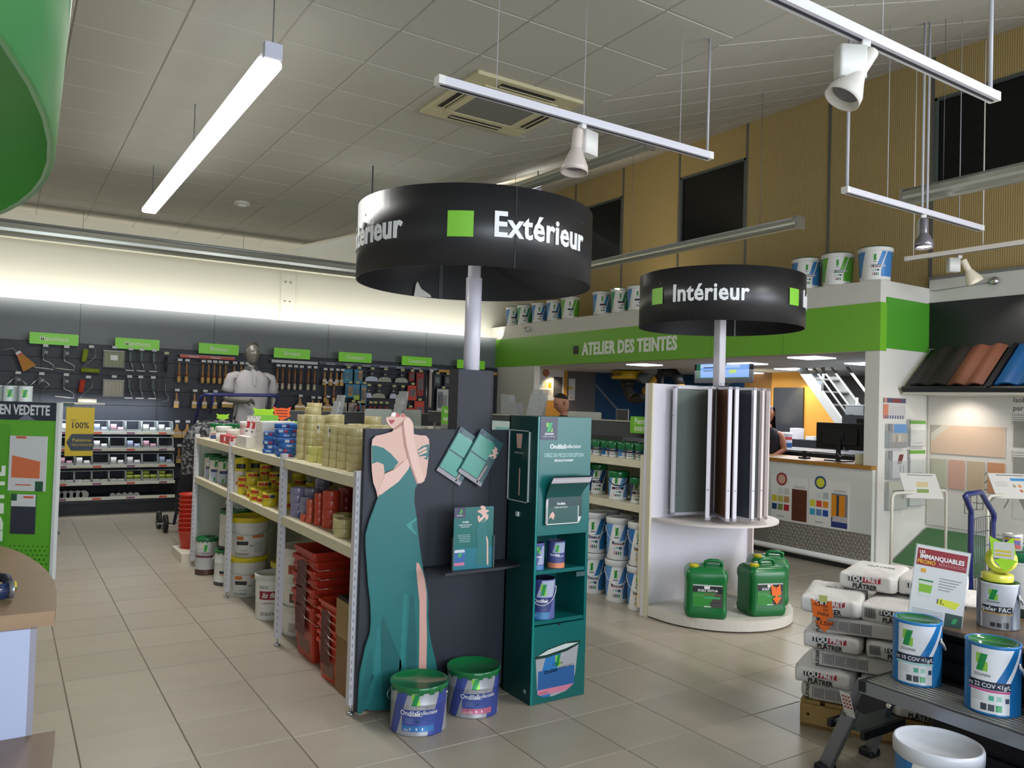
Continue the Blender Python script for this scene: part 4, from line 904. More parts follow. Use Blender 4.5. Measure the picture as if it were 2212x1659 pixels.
MB().box(.285, .345, -.006, -.004, .66, .685).ob('price_holder', M('#3c5a5e', .4), t)
# printed pail on the drawer front
R_, H_ = .150, .26
pm = PM('pail_print', '#a5a7ad', [(-.15, -.05, 0, .30, .30, '#2f78b8'), (.085, .2, -.05, .30, .22, '#223c6a'), (-.13, .115, .055, .155, 0, '#2c5f9c'), (-.13, .115, .025, .055, 0, '#cf7f96')]+logo(.0, .165, .035, .06), 'xz', rough=.3)
MB().prism([(-.132, .035), (-.10, .015), (-.03, .008), (.06, .022), (.115, .055), (.135, .24), (.14, .275), (-.148, .235)], -.001, 0).ob('pail_print', pm, t, (.175, -.0042, .02))
MB().prism([(-.155, .232), (-.145, .222), (-.08, .222), (.06, .24), (.148, .268), (.15, .285), (.06, .288), (-.08, .265)], -.002, 0).ob('pail_rim_print', M('#1c3a34', .3), t, (.175, -.0048, .02))
MB().prism([(-.135, .238), (-.08, .238), (.05, .255), (.138, .276), (.05, .281), (-.07, .262)], -.001, 0).ob('pail_inside_print', M('#cdd3d2', .3), t, (.175, -.0068, .02))
text('Ondilak', .028, LETW, t, (.130, -.0052, .165), bold=.02, rot=.08); text('Collection', .024, LETW, t, (.225, -.0052, .178), shear=.5, rot=.08); text('ZOLPAN', .018, LETW, t, (.175, -.0052, .198), rot=.05)
text('VELOURS', .013, LETW, t, (.085, -.0052, .055))
# curled brochures in front of the header
def brochure(label, dz, dy, k):
    b = thing('brochure', label, 'brochure', (2.472+.004*k, 3.468-dy, .955+dz), 0, 'curled brochures on the teal unit')
    cv = lambda u, v: (.006*0+.23*u+.035*max(0, v-.6)*2.5*u, -.012-.05*max(0, v-.55)**1.5*3.2-.004*k, .185*min(v, .78)/.78*1.0+(.045*(v-.78)/.22 if v > .78 else 0))
    MB().surf(cv, 6, 14).ob('cover', M(['#1f4d4b', '#d8c8cc', '#cfd0d2', '#c9bcc2', '#1d3f40'][k % 5], .35), b)
    return b
for k in range(5): bb = brochure('green printed brochure curling forward in a stack on the teal unit' if k == 0 else 'curled brochure in the stack, behind the front one', .010*k, -.003*k, k)
# front brochure print bits
bb = [o for o in bpy.data.objects if o.name == 'brochure'][0]; bb['label'] = 'front green brochure with white border curling forward on the teal unit'; del bb['group']
MB().box(.008, .222, -.0168, -.0163, .004, .10).ob('white_border', M('#cdd6d4', .4), bb); MB().box(.013, .217, -.0172, -.0168, .009, .10).ob('cover_print', M('#23504c', .4), bb)
text('Ondilak', .018, LETW, bb, (.10, -.0176, .115), bold=.02); text('CRÉEZ DES PIÈCES', .011, LETW, bb, (.10, -.0176, .095)); 
MB().prism([(.02, .035), (.035, .045), (.05, .03), (.06, .055), (.045, .075), (.03, .06)], -.0178, -.0173).ob('figure_print', SK, bb)
# tins on its shelves
OND = lab_silver('ond', '#d98a5a', .055, .13, '#8f94a8'); OND3 = lab_silver('ondb', '#3c7ab8', .075, .20, '#7b80a0')
pail('paint_tin', 'small blue and silver tin at the left of the teal unit upper shelf', 'paint can', (2.475, 3.53, .7105), .042, .145, PM('ond_s1', '#4b5590', [(.005, .05, .03, .13, .3, '#9aa3bd'), (-.03, .05, 0, .025, 0, '#4a7fb0')]+logo(.012, .09, .02, .035), 'cyl', .042), M('#5d6180', .3, .6), 'tin', None, [('Ondilak', .014, .008, .50, LETW, dict(bold=.02))])
pail('paint_tin', 'blue and silver tin with orange strip on the teal unit upper shelf', 'paint can', (2.605, 3.53, .7105), .050, .148, PM('ond_s2', '#3f477f', [(-.02, .06, .085, .14, .3, '#9aa3bd'), (-.1, .1, .002, .03, 0, '#d0805a')]+logo(.008, .09, .022, .038), 'cyl', .05), M('#8f93a8', .25, .7), 'tin', None, [('Ondilak', .018, -.006, .50, LETW, dict(bold=.02)), ('Collection', .013, .022, .46, LETW, dict(shear=.5))])
pail('paint_tin', 'blue tin with white wire handle on the teal unit middle shelf', 'paint can', (2.535, 3.555, .4405), .074, .215, PM('ond_m', '#343c78', [(-.03, .07, .12, .21, .35, '#a7afc8'), (-.2, .2, .0, .04, 0, '#3f7fb5'), (.04, .1, 0, .2, .3, '#5b64a0')]+logo(.01, .13, .034, .06), 'cyl', .074), M('#3b3f5c', .3, .6), 'tin', ('front', .09, M('#d5d7dd', .3)), [('Ondilak', .026, -.004, .47, LETW, dict(bold=.02)), ('MAT', .012, -.035, .10, LETW)])
# ================================================================== GONDOLA 2: shelf rack with the swatch stand at its end
rk2 = rack('cream shelf rack of interior paint beside the swatch stand', 4.235, 4.80, [4.62, 5.95, 7.28, 8.6], (1.19, .84), 1.30, postm=M('#d6cfb4', .5))
MB().box(4.80, 5.42, 4.60, 8.6, .06, 1.19).ob('far_side_carcass', M('#b9b9ae', .6), rk2)
hb = MB().box(4.36, 4.40, 4.66, 8.6, 1.36, 1.485).ob('header_board', M('#3d3f41', .5), rk2)
MB().box(4.35, 4.41, 4.66, 8.6, 1.485, 1.497).ob('header_edge', M('#9b9a8e', .4), rk2)
for y in (4.7, 6.0, 7.3, 8.55): MB().box(4.41, 4.43, y-.02, y+.02, 1.19, 1.36).ob('header_bracket', M('#8a8a84', .5), rk2)
GS = M('#6fb631', .35)
def greensign(label, loc, rz, w, h, lines, size, grp='green header signs', ext=0, mt=None, xs=.85):
    t = thing('header_sign', label, 'sign', loc, rz, grp)
    MB().rbox(-w/2, w/2, 0, .006, 0, h, .012, 'y').ob('plate', mt or GS, t)
    n = len(lines)
    for i, s in enumerate(lines): text(s, size, M('#dff0d0', .5), t, (0, -.001, h*(1-(i+.5)/n)*.84+h*.08), bold=.022, xs=xs)
    return t
greensign('green Peinture intérieure sign partly hidden by the swatch stand', (4.30, 4.735, 1.40), -pi/2, .25, .135, ['Peintu', 'intérie'], .066)
greensign('green Peintures intérieures sign just right of the navy pole casing', (4.18, 7.75, 1.36), -pi/2, .34, .20, ['Peintures', 'intérieures'], .062)
MB().box(-.006, .006, .006, .02, -.17, .02).ob('stem', STEEL, [o for o in bpy.data.objects if o.get('label', '').startswith('green Peintures')][0])
BK = ['#2e6fae', '#5c93cf', '#2f7fb4']
# buckets at floor level
def zb(label, x, y, z, R, H, col, strip, nm, grp=None, lid=None, hd=('front', .12), w2=None):
    return pail('paint_bucket', label, 'bucket', (x, y, z), R, H, lab_white('wb%s%s%.2f' % (col, strip, R), col, '', R, H, strip), lid or M('#dcdcd8', .35), 'plastic', hd+(WHITE, 1) if hd else None,
                [(nm, .024 if R > .1 else .014, -.004, .418, LETW, dict(bold=.02, xs=.85)), ('ZOLPAN', .012, -.02, .535, INK)], taper=.08, lidh=.02, group=grp)
for i, (x, y) in enumerate([(4.345, 4.74), (4.36, 5.03), (4.37, 5.36)]):
    for k in range(2):
        nm = [['10 33 COV <1g/L', '10 33 COV <1g/L'], ['Evolution', 'Evolution'], ['murs Evolution', 'COV <1g/L']][i][k]
        zb(['%s white and blue bucket nearest the swatch stand', '%s white and light blue Evolution bucket, second column', '%s white and dark blue bucket, column beside the teal unit'][i] % ('lower', 'upper')[k], x, y, k*.348, .105, .346, BK[i if i != 1 else 1], ['#e9a83c', '#e9a3a3', '#b58ac0'][i], nm)
for x, y in ((4.60, 4.85), (4.60, 5.12), (4.61, 5.45)):
    for k in range(2): zb('white bucket in the back row under the rack', x, y, k*.35, .115, .35, '#2e6fae', '#e9a3a3', 'Evolution', 'back row of buckets under the rack', hd=None)
# shelf tins
S2 = .841
zb('light blue tin with black handle on the middle shelf', 4.33, 5.02, S2, .085, .235, '#6a9fd4', '#e9a3a3', 'Evolution', lid=GL, hd=None)
t = [o for o in bpy.data.objects if o.get('label') == 'light blue tin with black handle on the middle shelf'][0]
MB().tube([(.088*sin(a), -.09*cos(a), .19-.07*cos(a)) for a in [(-pi/2+pi*k/12) for k in range(13)]], .004, 6).ob('handle', BLK, t)
zb('blue and white tin on the middle shelf beside the rack post', 4.32, 4.76, S2, .07, .205, '#2e6fae', '#e9a83c', 'pro 33', lid=GL, hd=None)
for i, (x, y) in enumerate([(4.33, 5.50), (4.44, 5.42), (4.33, 5.72)]): zb(['dark blue tin on the middle shelf next to the teal unit', 'dark blue tin, rear one next to the teal unit', 'dark blue tin deeper on the middle shelf'][i], x, y, S2, .075, .26, '#2b5c96', '#c9a9b9', 'Evolution', lid=GL, hd=None)
p1 = Proto(zb('x', 0, 0, 0, .048, .125, '#2e6fae', '#e9a3a3', '', hd=None, lid=GL)); p2 = Proto(zb('x', 0, 0, 0, .048, .125, '#5c93cf', '#e9c37c', '', hd=None, lid=GL))
k = 0
for r_, x in enumerate((4.30, 4.41, 4.52)):
    for j in range(10):
        y = 4.72+.107*j+.01*(j % 2); k += 1
        (p1 if (k*7) % 3 else p2).put((x, y, 1.191), face(x, y)+random.choice((0, 0, .9, -.6)), None, 'small paint tins on the top shelf'); 
for o in bpy.data.objects:
    if o.get('group') == 'small paint tins on the top shelf': o['label'] = 'small blue and white paint tin with green lid on the top shelf'
for i, (x, y) in enumerate([(4.28, 5.42-.0), (4.40, 5.50)]):
    pass
for i in range(8):
    x, y = 4.0+.11*(i % 4), 7.5+.13*(i//4)
    p1.put((4.30, 6.2+.13*i, 1.191), face(4.3, 6.2+.13*i), 'small paint tin far along the top shelf of the second rack', 'far small paint tins')
# ---------------- swatch stand
WS = M('#d9d6de', .4, noise=.03)
t = thing('swatch_stand', 'white half-round swatch stand with hinged colour panels on a curved plinth', 'display stand', (4.82, 4.40, 0))
def half(r, z0, z1, yb, ry=1.0):
    P = [(r*cos(a), -ry*r*sin(a)) for a in [pi*k/40 for k in range(41)]]
    return [(r, yb)]+P+[(-r, yb)]
HP = half(.596, 0, 0, .17)
q = MB().prism(HP[::-1], .012, .088, 'xy').ob('plinth', M('#d4cfc6', .5, noise=.05, ns=14), t)
MB().box(-.602, .602, .17, .20, .0, 1.80).ob('back_panel', WS, t)
MB().box(-.602, -.585, .0+.12, .17, .0, 1.80).ob('panel_edge', M('#cfc9b0', .5), t)
MB().box(.585, .602, .12, .17, .088, 1.80).ob('panel_edge', M('#d9ccc6', .5), t)
MB().prism([(a, b) for a, b in [(.53*cos(pi*k/40), -.50*sin(pi*k/40)+.04) for k in range(41)]+[(-.53, .17), (.53, .17)]][::-1], .735, .752, 'xy').ob('half_round_shelf', M('#cfc8c4', .4), t)
MB().cyl((0, .03, .752), (0, .03, 1.80), .02, 14).ob('hub_tube', WS, t)
LV = [(-100, '#7b8782', '#59625f'), (-53, '#85787b', '#8c8a86'), (-33, '#8a6245', '#8a6a5a'), (-26, '#4c3e48', '#5a4a48'), (-5, '#474e59', '#2e3440'), (8, '#a3a4a0', '#777'), (24, '#cfc6c6', '#999'), (62, '#b9b2ae', '#999')]
for i, (a, c0, c1_) in enumerate(LV):
    th = radians(a); L = .43 if i else .40
    lf = MB(); z0, z1 = .775, 1.785
    for x0, x1, za, zb_ in ((.03, L, z0, z0+.02), (.03, L, z1-.02, z1), (.03, .05, z0, z1), (L-.024, L, z0, z1)): lf.box(x0, x1, -.014, .014, za, zb_)
    o = lf.ob('swatch_frame', M('#dddbe4', .35) if i < 5 else M('#ddd0cf', .35), t, (0, .03, 0), th-pi/2)
    MB().box(.05, L-.024, -.004, .004, z0+.02, z1-.02).ob('swatch_sheet', [M(c0, .45, noise=.03, ns=3)], o)
    MB().box(L-.010, L+.001, -.006, .006, 1.0 if i else 1.55, 1.008 if i else 1.558).ob('latch', M('#777a80', .3, .6), o)
MB().box(-.40, -.36, .155-.0, .160, .80, .81).ob('label_slip', WHITE, t)
# ---------------- jerrycans
JG = M('#0d6a33', .28, noise=.06, ns=6)
def jerry(label, x, y, rz, orange=False, back=False):
    t = thing('jerrycan', label, 'jerrycan', (x, y, .0885), rz)
    W, D, H = .30, .245, .33
    bm = MB(); prof = [(0, .90, .88), (.012, .97, .96), (.05, 1, 1), (.072, .965, .96), (.25, .965, .96), (.275, 1, 1), (.315, 1, 1), (.345, .93, .90), (.36, .80, .78)]
    n = 5; rings = []
    for z, sx, sy in prof:
        a, b, r = W/2*sx, D/2*sy, .035; P = []
        for ex, ey, t0 in ((1, 1, 0), (-1, 1, pi/2), (-1, -1, pi), (1, -1, 1.5*pi)):
            for i in range(n+1): g = t0+pi/2*i/n; P.append((ex*(a-r)+r*cos(g), ey*(b-r)+r*sin(g), z))
        rings.append(P)
    k = len(rings[0]); vs = [p for r in rings for p in r]; fs = [tuple(range(k-1, -1, -1)), tuple((len(rings)-1)*k+i for i in range(k))]
    for j in range(len(rings)-1):
        for i in range(k): fs.append((j*k+i, j*k+(i+1) % k, (j+1)*k+(i+1) % k, (j+1)*k+i))
    bm.add(vs, fs, 0, True); bm.ob('can_body', JG, t)
    MB().tube([(.0, .03, .35), (.0, .03, .385), (.03, .03, .395), (.09, .03, .395), (.12, .03, .385), (.12, .03, .345)], .014, 10, mtx=Matrix.Translation((-.0, 0, 0))).ob('carry_handle', JG, t)
    MB().box(-.03, .11, .02, .09, .352, .368).ob('shoulder_ridge', JG, t, bevel=.006)
    MB().lathe([(.03, .34), (.034, .35), (.034, .352), (.03, .352), (.03, .378), (.0, .380)], 20, mtx=Matrix.Translation((-.09, -.05, 0)), cap1=False).ob('neck_and_cap', M('#cbbf2a', .4), t)
    cm = MB()
    for i in range(20): a = 2*pi*i/20; cm.box(-.002, .002, -.034, -.030, .355, .376, mtx=Matrix.Translation((-.09, -.05, 0)) @ Matrix.Rotation(a, 4, 'Z'))
    cm.ob('cap_ribs', M('#cbbf2a', .4), t)['kind'] = 'stuff'
    if not back:
        y0 = -D/2*.965-.0012
        MB().box(-.10, .11, y0, y0+.001, .085, .245).ob('label', PM('jerry_print', '#4a4744', [(-.2, .2, .185, .238, 0, '#1d2226'), (-.2, -.03, .0, .19, .5, '#2f8a34'), (-.2, .2, .236, .246, 0, '#b9c4c0'), (-.02, .095, .145, .160, 0, '#3fa36a'), (.02, .1, .115, .12, 0, '#20303a'), (-.02, .03, .085, .092, 0, '#cfe8d4'), (-.10, -.02, .165, .168, 0, '#8d8f8f'), (-.02, .1, .172, .18, 0, '#7a5a48')], 'xz'), t)
        MB().box(-.02, .02, y0-.001, y0, .215, .235).ob('white_sticker', WHITE, t)
        text('SCALP ANTI-M', .024, LETW, t, (.005, y0-.001, .203), bold=.02, xs=.9)
    if orange: price_arrow(t, (.05, -D/2-.004, .09), .09, .15, [('20L', .014)])
    return t
def arrow_pts(w, h):
    return [(-.5*w, h), (-.2*w, .93*h), (0, .86*h), (.2*w, .93*h), (.5*w, h), (.42*w, .45*h), (.22*w, .40*h), (.55*w, .34*h), (.12*w, 0), (-.12*w, 0), (-.5*w, .30*h), (-.18*w, .36*h), (-.42*w, .42*h)]
def price_arrow(par, loc, w, h, lines, mt=None, rz=0, ink=None, y0=.93):
    P = [(-.5*w, h*.98), (-.12*w, .84*h), (.1*w, .84*h), (.34*w, h), (.44*w, .50*h), (.16*w, .42*h), (.16*w, .36*h), (.5*w, .34*h), (.08*w, 0), (-.34*w, .30*h), (-.10*w, .36*h), (-.10*w, .42*h), (-.40*w, .45*h)]
    o = MB().prism(P, -.001, 0).ob('price_arrow', mt or M('#f2701d', .45), par, loc, rz)
    for i, l in enumerate(lines):
        text(l[0], l[1], ink or INK, o, (l[2] if len(l) > 2 else 0, -.0016, l[3] if len(l) > 3 else h*(.75-.12*i)), rot=.05 if len(l) < 5 else l[4])
    return o
jerry('green jerrycan with yellow cap at the left of the swatch stand plinth', 4.43, 4.13, face(4.47, 4.12)+.12)
jerry('green jerrycan with orange price arrow on the swatch stand plinth', 4.87, 3.98, face(4.87, 3.98)+.55, True)
jerry('rear green jerrycan, behind the one with the orange arrow', 5.20, 4.19, face(5.2, 4.19)+.2, False, True)
# ================================================================== FIGURES
def skin_mesh(name, nodes, edges, mats, parent, root=None, lvl=2, mi=None):
    names = list(nodes); idx = {n: i for i, n in enumerate(names)}
    me = bpy.data.meshes.new('tmp'); me.from_pydata([nodes[n][:3] for n in names], [(idx[a], idx[b]) for a, b in edges], [])
    o = bpy.data.objects.new('tmp', me); COL.objects.link(o)
    o.modifiers.new('s', 'SKIN'); sv = me.skin_vertices[0].data
    for n in names:
        r = nodes[n][3:]; sv[idx[n]].radius = (r[0], r[1] if len(r) > 1 else r[0]); sv[idx[n]].use_root = (n == root)
    sub = o.modifiers.new('u', 'SUBSURF'); sub.levels = lvl; sub.render_levels = lvl
    dg = bpy.context.evaluated_depsgraph_get(); dg.update()
    r = bpy.data.meshes.new_from_object(o.evaluated_get(dg)); bpy.data.objects.remove(o)
    r.materials.clear(); r.materials.append(mats)
    for p in r.polygons: p.use_smooth = True
    return link(name, r, parent)
def head_mesh(parent, c, mat, hair, tilt=0, turn=0, hairlong=0, metal=False, browm=None):
    """head centre c, 0.235 high; facing -Y"""
    mt = Matrix.Translation(c) @ Matrix.Rotation(turn, 4, 'Z') @ Matrix.Rotation(tilt, 4, 'X')
    def P(th, ph, k=1):
        z = .118*cos(th); q_ = sin(th)**(.62 if z < 0 else .95); x = .076*q_*sin(ph); y = -.096*q_*cos(ph)
        if z < 0: x *= 1-.34*(-z/.118)**1.2; y *= 1-.14*(-z/.118)
        f = max(0, cos(ph))*sin(th)
        if y < 0:
            g = math.exp(-((x/.011)**2+((z+.012)/.020)**2)); y -= .020*g
            g = math.exp(-((x/.009)**2+((z-.012)/.018)**2)); y -= .006*g
            for sx in (-.030, .030): y += .011*math.exp(-(((x-sx)/.014)**2+((z-.012)/.010)**2))
            y -= .006*math.exp(-(((abs(x)-.03)/.02)**2+((z-.030)/.007)**2))
            y -= .007*math.exp(-((x/.020)**2+((z+.052)/.006)**2)); y -= .006*math.exp(-((x/.018)**2+((z+.062)/.006)**2)); y += .004*math.exp(-((x/.022)**2+((z+.057)/.003)**2))
            y -= .008*math.exp(-((x/.022)**2+((z+.092)/.014)**2))
        return (x*k, y*k, z*k)
    mb = MB(); mb.surf(lambda u, v: P(pi*(1-v), 2*pi*u-pi), 40, 36, mtx=mt); h = mb.ob('head', mat, parent)
    for sx in (-1, 1):
        MB().surf(lambda u, v: (sx*(.074+.010*sin(pi*u)), .008+.016*cos(2*pi*v)*sin(pi*u), .0+.028*sin(2*pi*v)*sin(pi*u)), 8, 10, mtx=mt).ob('ear', mat, h)
        if not metal: MB().lathe([(.008*sin(pi*i/6), .008*cos(pi*i/6)) for i in range(7)], 10, mtx=mt @ Matrix.Translation((sx*.030, -.078, .012))).ob('eye', M('#2a1d18', .2), h)
    def H(u, v):
        ph = 2*pi*u-pi; lim = .55+.95*(.5-.5*cos(ph)); th = lim*v*(1.0 if not hairlong else 1)
        x, y, z = P(max(th, .001), ph, 1.055); n_ = .004*sin(23*ph)*sin(17*th); return (x*(1+n_*3), y+n_, z+n_+.002)
    MB().surf(H, 40, 14, mtx=mt).ob('hair', hair, parent)
    if hairlong: MB().surf(lambda u, v: (.085*cos(pi*u)*(1-.15*v), .045+.065*sin(pi*u)*(1-.2*v), .06-hairlong*v), 16, 8, mtx=mt).ob('long_hair', hair, parent)
    if not metal:
        MB().surf(lambda u, v: ((u-.5)*.042, -.0955-.004*sin(pi*u)*sin(pi*v), -.062+.012*v*(.4+.6*sin(pi*u))), 8, 3, mtx=mt).ob('mouth', M('#9a4f48', .5), h)
    return h
def figure(root, S_, mat, shirt, trousers, collar=None, armL=None, armR=None, hands=True, lvl=2):
    """S_ scale; joints for a standing adult of 1.80, facing -Y. arms: lists shoulder->elbow->wrist"""
    aL = armL or [(.20, 0, 1.45), (.25, .01, 1.17), (.26, -.05, .93)]; aR = armR or [(-.20, 0, 1.45), (-.25, .01, 1.17), (-.26, -.05, .93)]
    N = {'pel': (0, 0, .96, .135, .10), 'w': (0, 0, 1.10, .125, .09), 'ch': (0, -.01, 1.30, .150, .105), 'nb': (0, .0, 1.46, .075, .07), 'n': (0, -.005, 1.52, .055), 'h': (0, -.01, 1.58, .052)}
    E_ = [('pel', 'w'), ('w', 'ch'), ('ch', 'nb'), ('nb', 'n'), ('n', 'h')]
    for s, A in (('L', aL), ('R', aR)):
        sg = 1 if s == 'L' else -1
        N['s'+s] = A[0]+(.062,); N['e'+s] = A[1]+(.042,); N['w'+s] = A[2]+(.028,)
        mid = tuple((a+b)/2 for a, b in zip(A[1], A[2])); N['f'+s] = mid+(.038,)
        E_ += [('ch', 's'+s), ('s'+s, 'e'+s), ('e'+s, 'f'+s), ('f'+s, 'w'+s)]
        d = Vector(A[2])-Vector(A[1]); d.normalize(); side = d.cross(Vector((0, 1, 0.3))).normalized(); nrm = d.cross(side).normalized()
        pm = Vector(A[2])+d*.06; N['p'+s] = tuple(pm)+(.032, .016); E_.append(('w'+s, 'p'+s))
        if hands:
            for k, (off, ln) in enumerate(((-.030, .062), (-.010, .072), (.010, .068), (.028, .054))):
                b = pm+side*off+d*.035; t1 = b+d*ln*.5+nrm*.012; t2 = t1+d*ln*.35+nrm*.030
                N['k%d%s' % (k, s)] = tuple(b)+(.010,); N['m%d%s' % (k, s)] = tuple(t1)+(.009,); N['t%d%s' % (k, s)] = tuple(t2)+(.007,)
                E_ += [('p'+s, 'k%d%s' % (k, s)), ('k%d%s' % (k, s), 'm%d%s' % (k, s)), ('m%d%s' % (k, s), 't%d%s' % (k, s))]
            b = Vector(A[2])+d*.03-side*.035; t1 = b+d*.035-side*.015+nrm*.01
            N['q'+s] = tuple(b)+(.011,); N['r'+s] = tuple(t1)+(.009,); E_ += [('w'+s, 'q'+s), ('q'+s, 'r'+s)]
        N['hip'+s] = (sg*.09, 0, .90, .085); N['kn'+s] = (sg*.10, -.01, .50, .058); N['an'+s] = (sg*.10, .02, .09, .042); N['to'+s] = (sg*.11, -.13, .045, .036)
        E_ += [('pel', 'hip'+s), ('hip'+s, 'kn'+s), ('kn'+s, 'an'+s), ('an'+s, 'to'+s)]
    N = {k: tuple(c*S_ for c in v) for k, v in N.items()}
    skin_mesh('body', N, E_, mat, root, 'pel', lvl)
    # shirt: torso loft + sleeves
    def loft(rings, n=28, mi=0):
        mb = MB(); k = len(rings); vs = []
        for (z, a, b, y0) in rings:
            for i in range(n):
                t = 2*pi*i/n; c, s = cos(t), sin(t); p = .85
                vs.append((a*(abs(c)**p)*(1 if c > 0 else -1)*S_, (y0+b*(abs(s)**p)*(1 if s > 0 else -1))*S_, z*S_))
        fs = [(j*n+i, j*n+(i+1) % n, (j+1)*n+(i+1) % n, (j+1)*n+i) for j in range(k-1) for i in range(n)]
        return mb.add(vs, fs, mi, True)
    tb = loft([(.90, .185, .125, 0), (.93, .185, .128, 0), (1.05, .170, .122, 0), (1.18, .178, .128, -.005), (1.30, .188, .132, -.012), (1.39, .190, .122, -.008), (1.435, .178, .105, 0), (1.47, .145, .088, .002), (1.497, .100, .076, .004), (1.515, .072, .068, .004)])
    torso = tb.ob('shirt', shirt, root)
    for s, A in ((1, aL), (-1, aR)):
        a, b = Vector(A[0]), Vector(A[1])
        P = [a+Vector((-s*.09, 0, -.005)), a+Vector((-s*.04, 0, -.012)), a+Vector((s*.005, 0, -.028)), a+(b-a)*.25, a+(b-a)*.5, a+(b-a)*.72]
        mb = MB(); mb.tube([p*S_ for p in P], [x*S_ for x in (.052, .062, .066, .066, .066, .068)], 16)
        sl = mb.ob('sleeve', shirt, root)
        if collar:
            MB().tube([(a+(b-a)*.68)*S_, (a+(b-a)*.725)*S_], .0705*S_, 16).ob('sleeve_cuff', collar, sl)
    if collar:
        MB().lathe([(.083*S_, 1.505*S_), (.073*S_, 1.545*S_), (.066*S_, 1.548*S_), (.082*S_, 1.50*S_)], 24, a0=-pi/2+.28, a1=1.5*pi-.28).ob('collar', collar, root)
        for s in (-1, 1):
            MB().surf(lambda u, v: (s*(.20-.05*sin(pi*v)+.008*u)*S_*.93, (-.035-.055*u-.0*v)*S_, (.95+.46*v)*S_), 3, 10).ob('side_inset', collar, root)
        MB().box(-.011*S_, .011*S_, -.160*S_, -.150*S_, 1.34*S_, 1.50*S_).ob('button_placket', M('#a8a5a6', .6), root)
    if trousers:
        lb = MB()
        for s in (-1, 1): lb.tube([(s*.075*S_, 0, .99*S_), (s*.09*S_, 0, .86*S_), (s*.10*S_, -.005*S_, .5*S_), (s*.10*S_, .01*S_, .12*S_)], [x*S_ for x in (.105, .112, .085, .075)], 18)
        lb.ob('trousers', trousers, root)
# silver mannequin in a grey polo
t = thing('mannequin', 'silver male mannequin in a light grey polo shirt with dark collar', 'mannequin', (2.295, 8.85, .385), face(2.3, 8.85)+.22)
SILV = M('#77746c', .42, .45)
SH = M('#9f9b9c', .75, noise=.04, ns=6, bump=.3, bs=40)
figure(t, 1.0, SILV, SH, M('#3b4038', .8, noise=.15, ns=7), M('#3a393c', .7),
       armR=[(-.20, 0, 1.44), (-.26, .01, 1.18), (-.10, -.20, 1.17)], armL=[(.20, 0, 1.44), (.255, .02, 1.17), (.25, -.04, .93)])
head_mesh(t, (0, -.02, 1.69), SILV, M('#56534c', .45, .4), metal=True, turn=.15)
tag(MB().box(1.95, 2.65, 8.5, 9.2, 0, .385).ob('pedestal', M('#d0cec6', .5)), 'low white pedestal under the silver mannequin', 'pedestal')
# man behind the racks, looking down to the left
SKN = M('#b27c61', .5, noise=.05, ns=9)
t = thing('person', 'person with short dark hair and black top, head bowed to the left', 'person', (5.93, 7.93, 0), face(5.93, 7.93)-pi/2+.35)
figure(t, .98, SKN, M('#1e2024', .8), M('#26282e', .8), None, armR=[(-.19, 0, 1.42), (-.23, -.06, 1.17), (-.12, -.28, 1.10)], armL=[(.19, 0, 1.42), (.23, -.06, 1.17), (.10, -.28, 1.10)])
head_mesh(t, (0, -.05, 1.635), SKN, M('#17130f', .6), tilt=.42)
t = thing('person', 'person with long dark hair and sleeveless dark top behind the counter', 'person', (8.19, 6.64, 0), face(8.2, 6.6)-.3)
WSK = M('#b5765c', .5)
figure(t, .93, WSK, M('#1b1822', .8), M('#202028', .8), None, armR=[(-.18, 0, 1.44), (-.24, -.05, 1.20), (-.10, -.26, 1.12)], armL=[(.17, 0, 1.44), (.235, -.03, 1.22), (.13, -.20, 1.13)])
for o in list(t.children):
    if o.name.startswith('sleeve'): bpy.data.objects.remove(o)
head_mesh(t, (0, -.03, 1.58), WSK, M('#16100e', .5), tilt=.3, hairlong=.36)
# ================================================================== ATELIER: counter, office
ORW = M('#c08a35', .6, noise=.05, ns=2); BLW = M('#123f63', .55, noise=.05, ns=2); GRW = M('#5c5a5c', .6)
def slab(x0, x1, y0, y1, z0, z1, m_, name='wall_office'): return struct(name, MB().box(x0, x1, y0, y1, z0, z1), m_)
slab(7.64, 8.41, 12.28, 12.34, 0, 2.29, AW); slab(8.41, 9.19, 12.24, 12.34, 0, 2.29, ORW); slab(9.19, 9.92, 12.28, 12.34, 0, 2.29, GRW); slab(9.92, 11.3, 12.28, 12.34, 0, 2.29, BLW)
slab(11.2, 11.3, 9.62, 12.34, 0, 2.29, BLW); slab(11.2, 11.3, 9.02, 9.62, 0, 2.29, M('#7c5625', .6))
o = struct('wall_office', MB().prism([(9.02, 0), (9.02, 2.29), (8.45, 2.29), (7.55, 1.2), (7.3, .8), (7.3, 0)][::-1], 11.2, 11.3, 'yz'), ORW)
slab(12.6, 12.7, 4.8, 9.02, 0, 2.29, M('#85878a', .6)); slab(8.5, 12.7, YA+.12, YA+.2, 0, 2.29, AW)
for i, (a, b, z0, z1) in enumerate([(10.0, 11.15, 1.95, 1.05), (11.15, 10.3, 2.0, 1.3)]):
    pass
struct('trim_5', MB().prism([(9.92, 2.02), (11.15, 1.02), (11.15, 1.07), (9.92, 2.07)], 12.272, 12.28), M('#6f7480', .5))
struct('trim_6', MB().prism([(12.2, 1.15), (9.7, 2.25), (9.7, 2.20), (12.2, 1.10)], 11.19, 11.2, 'yz'), M('#6f7480', .5))
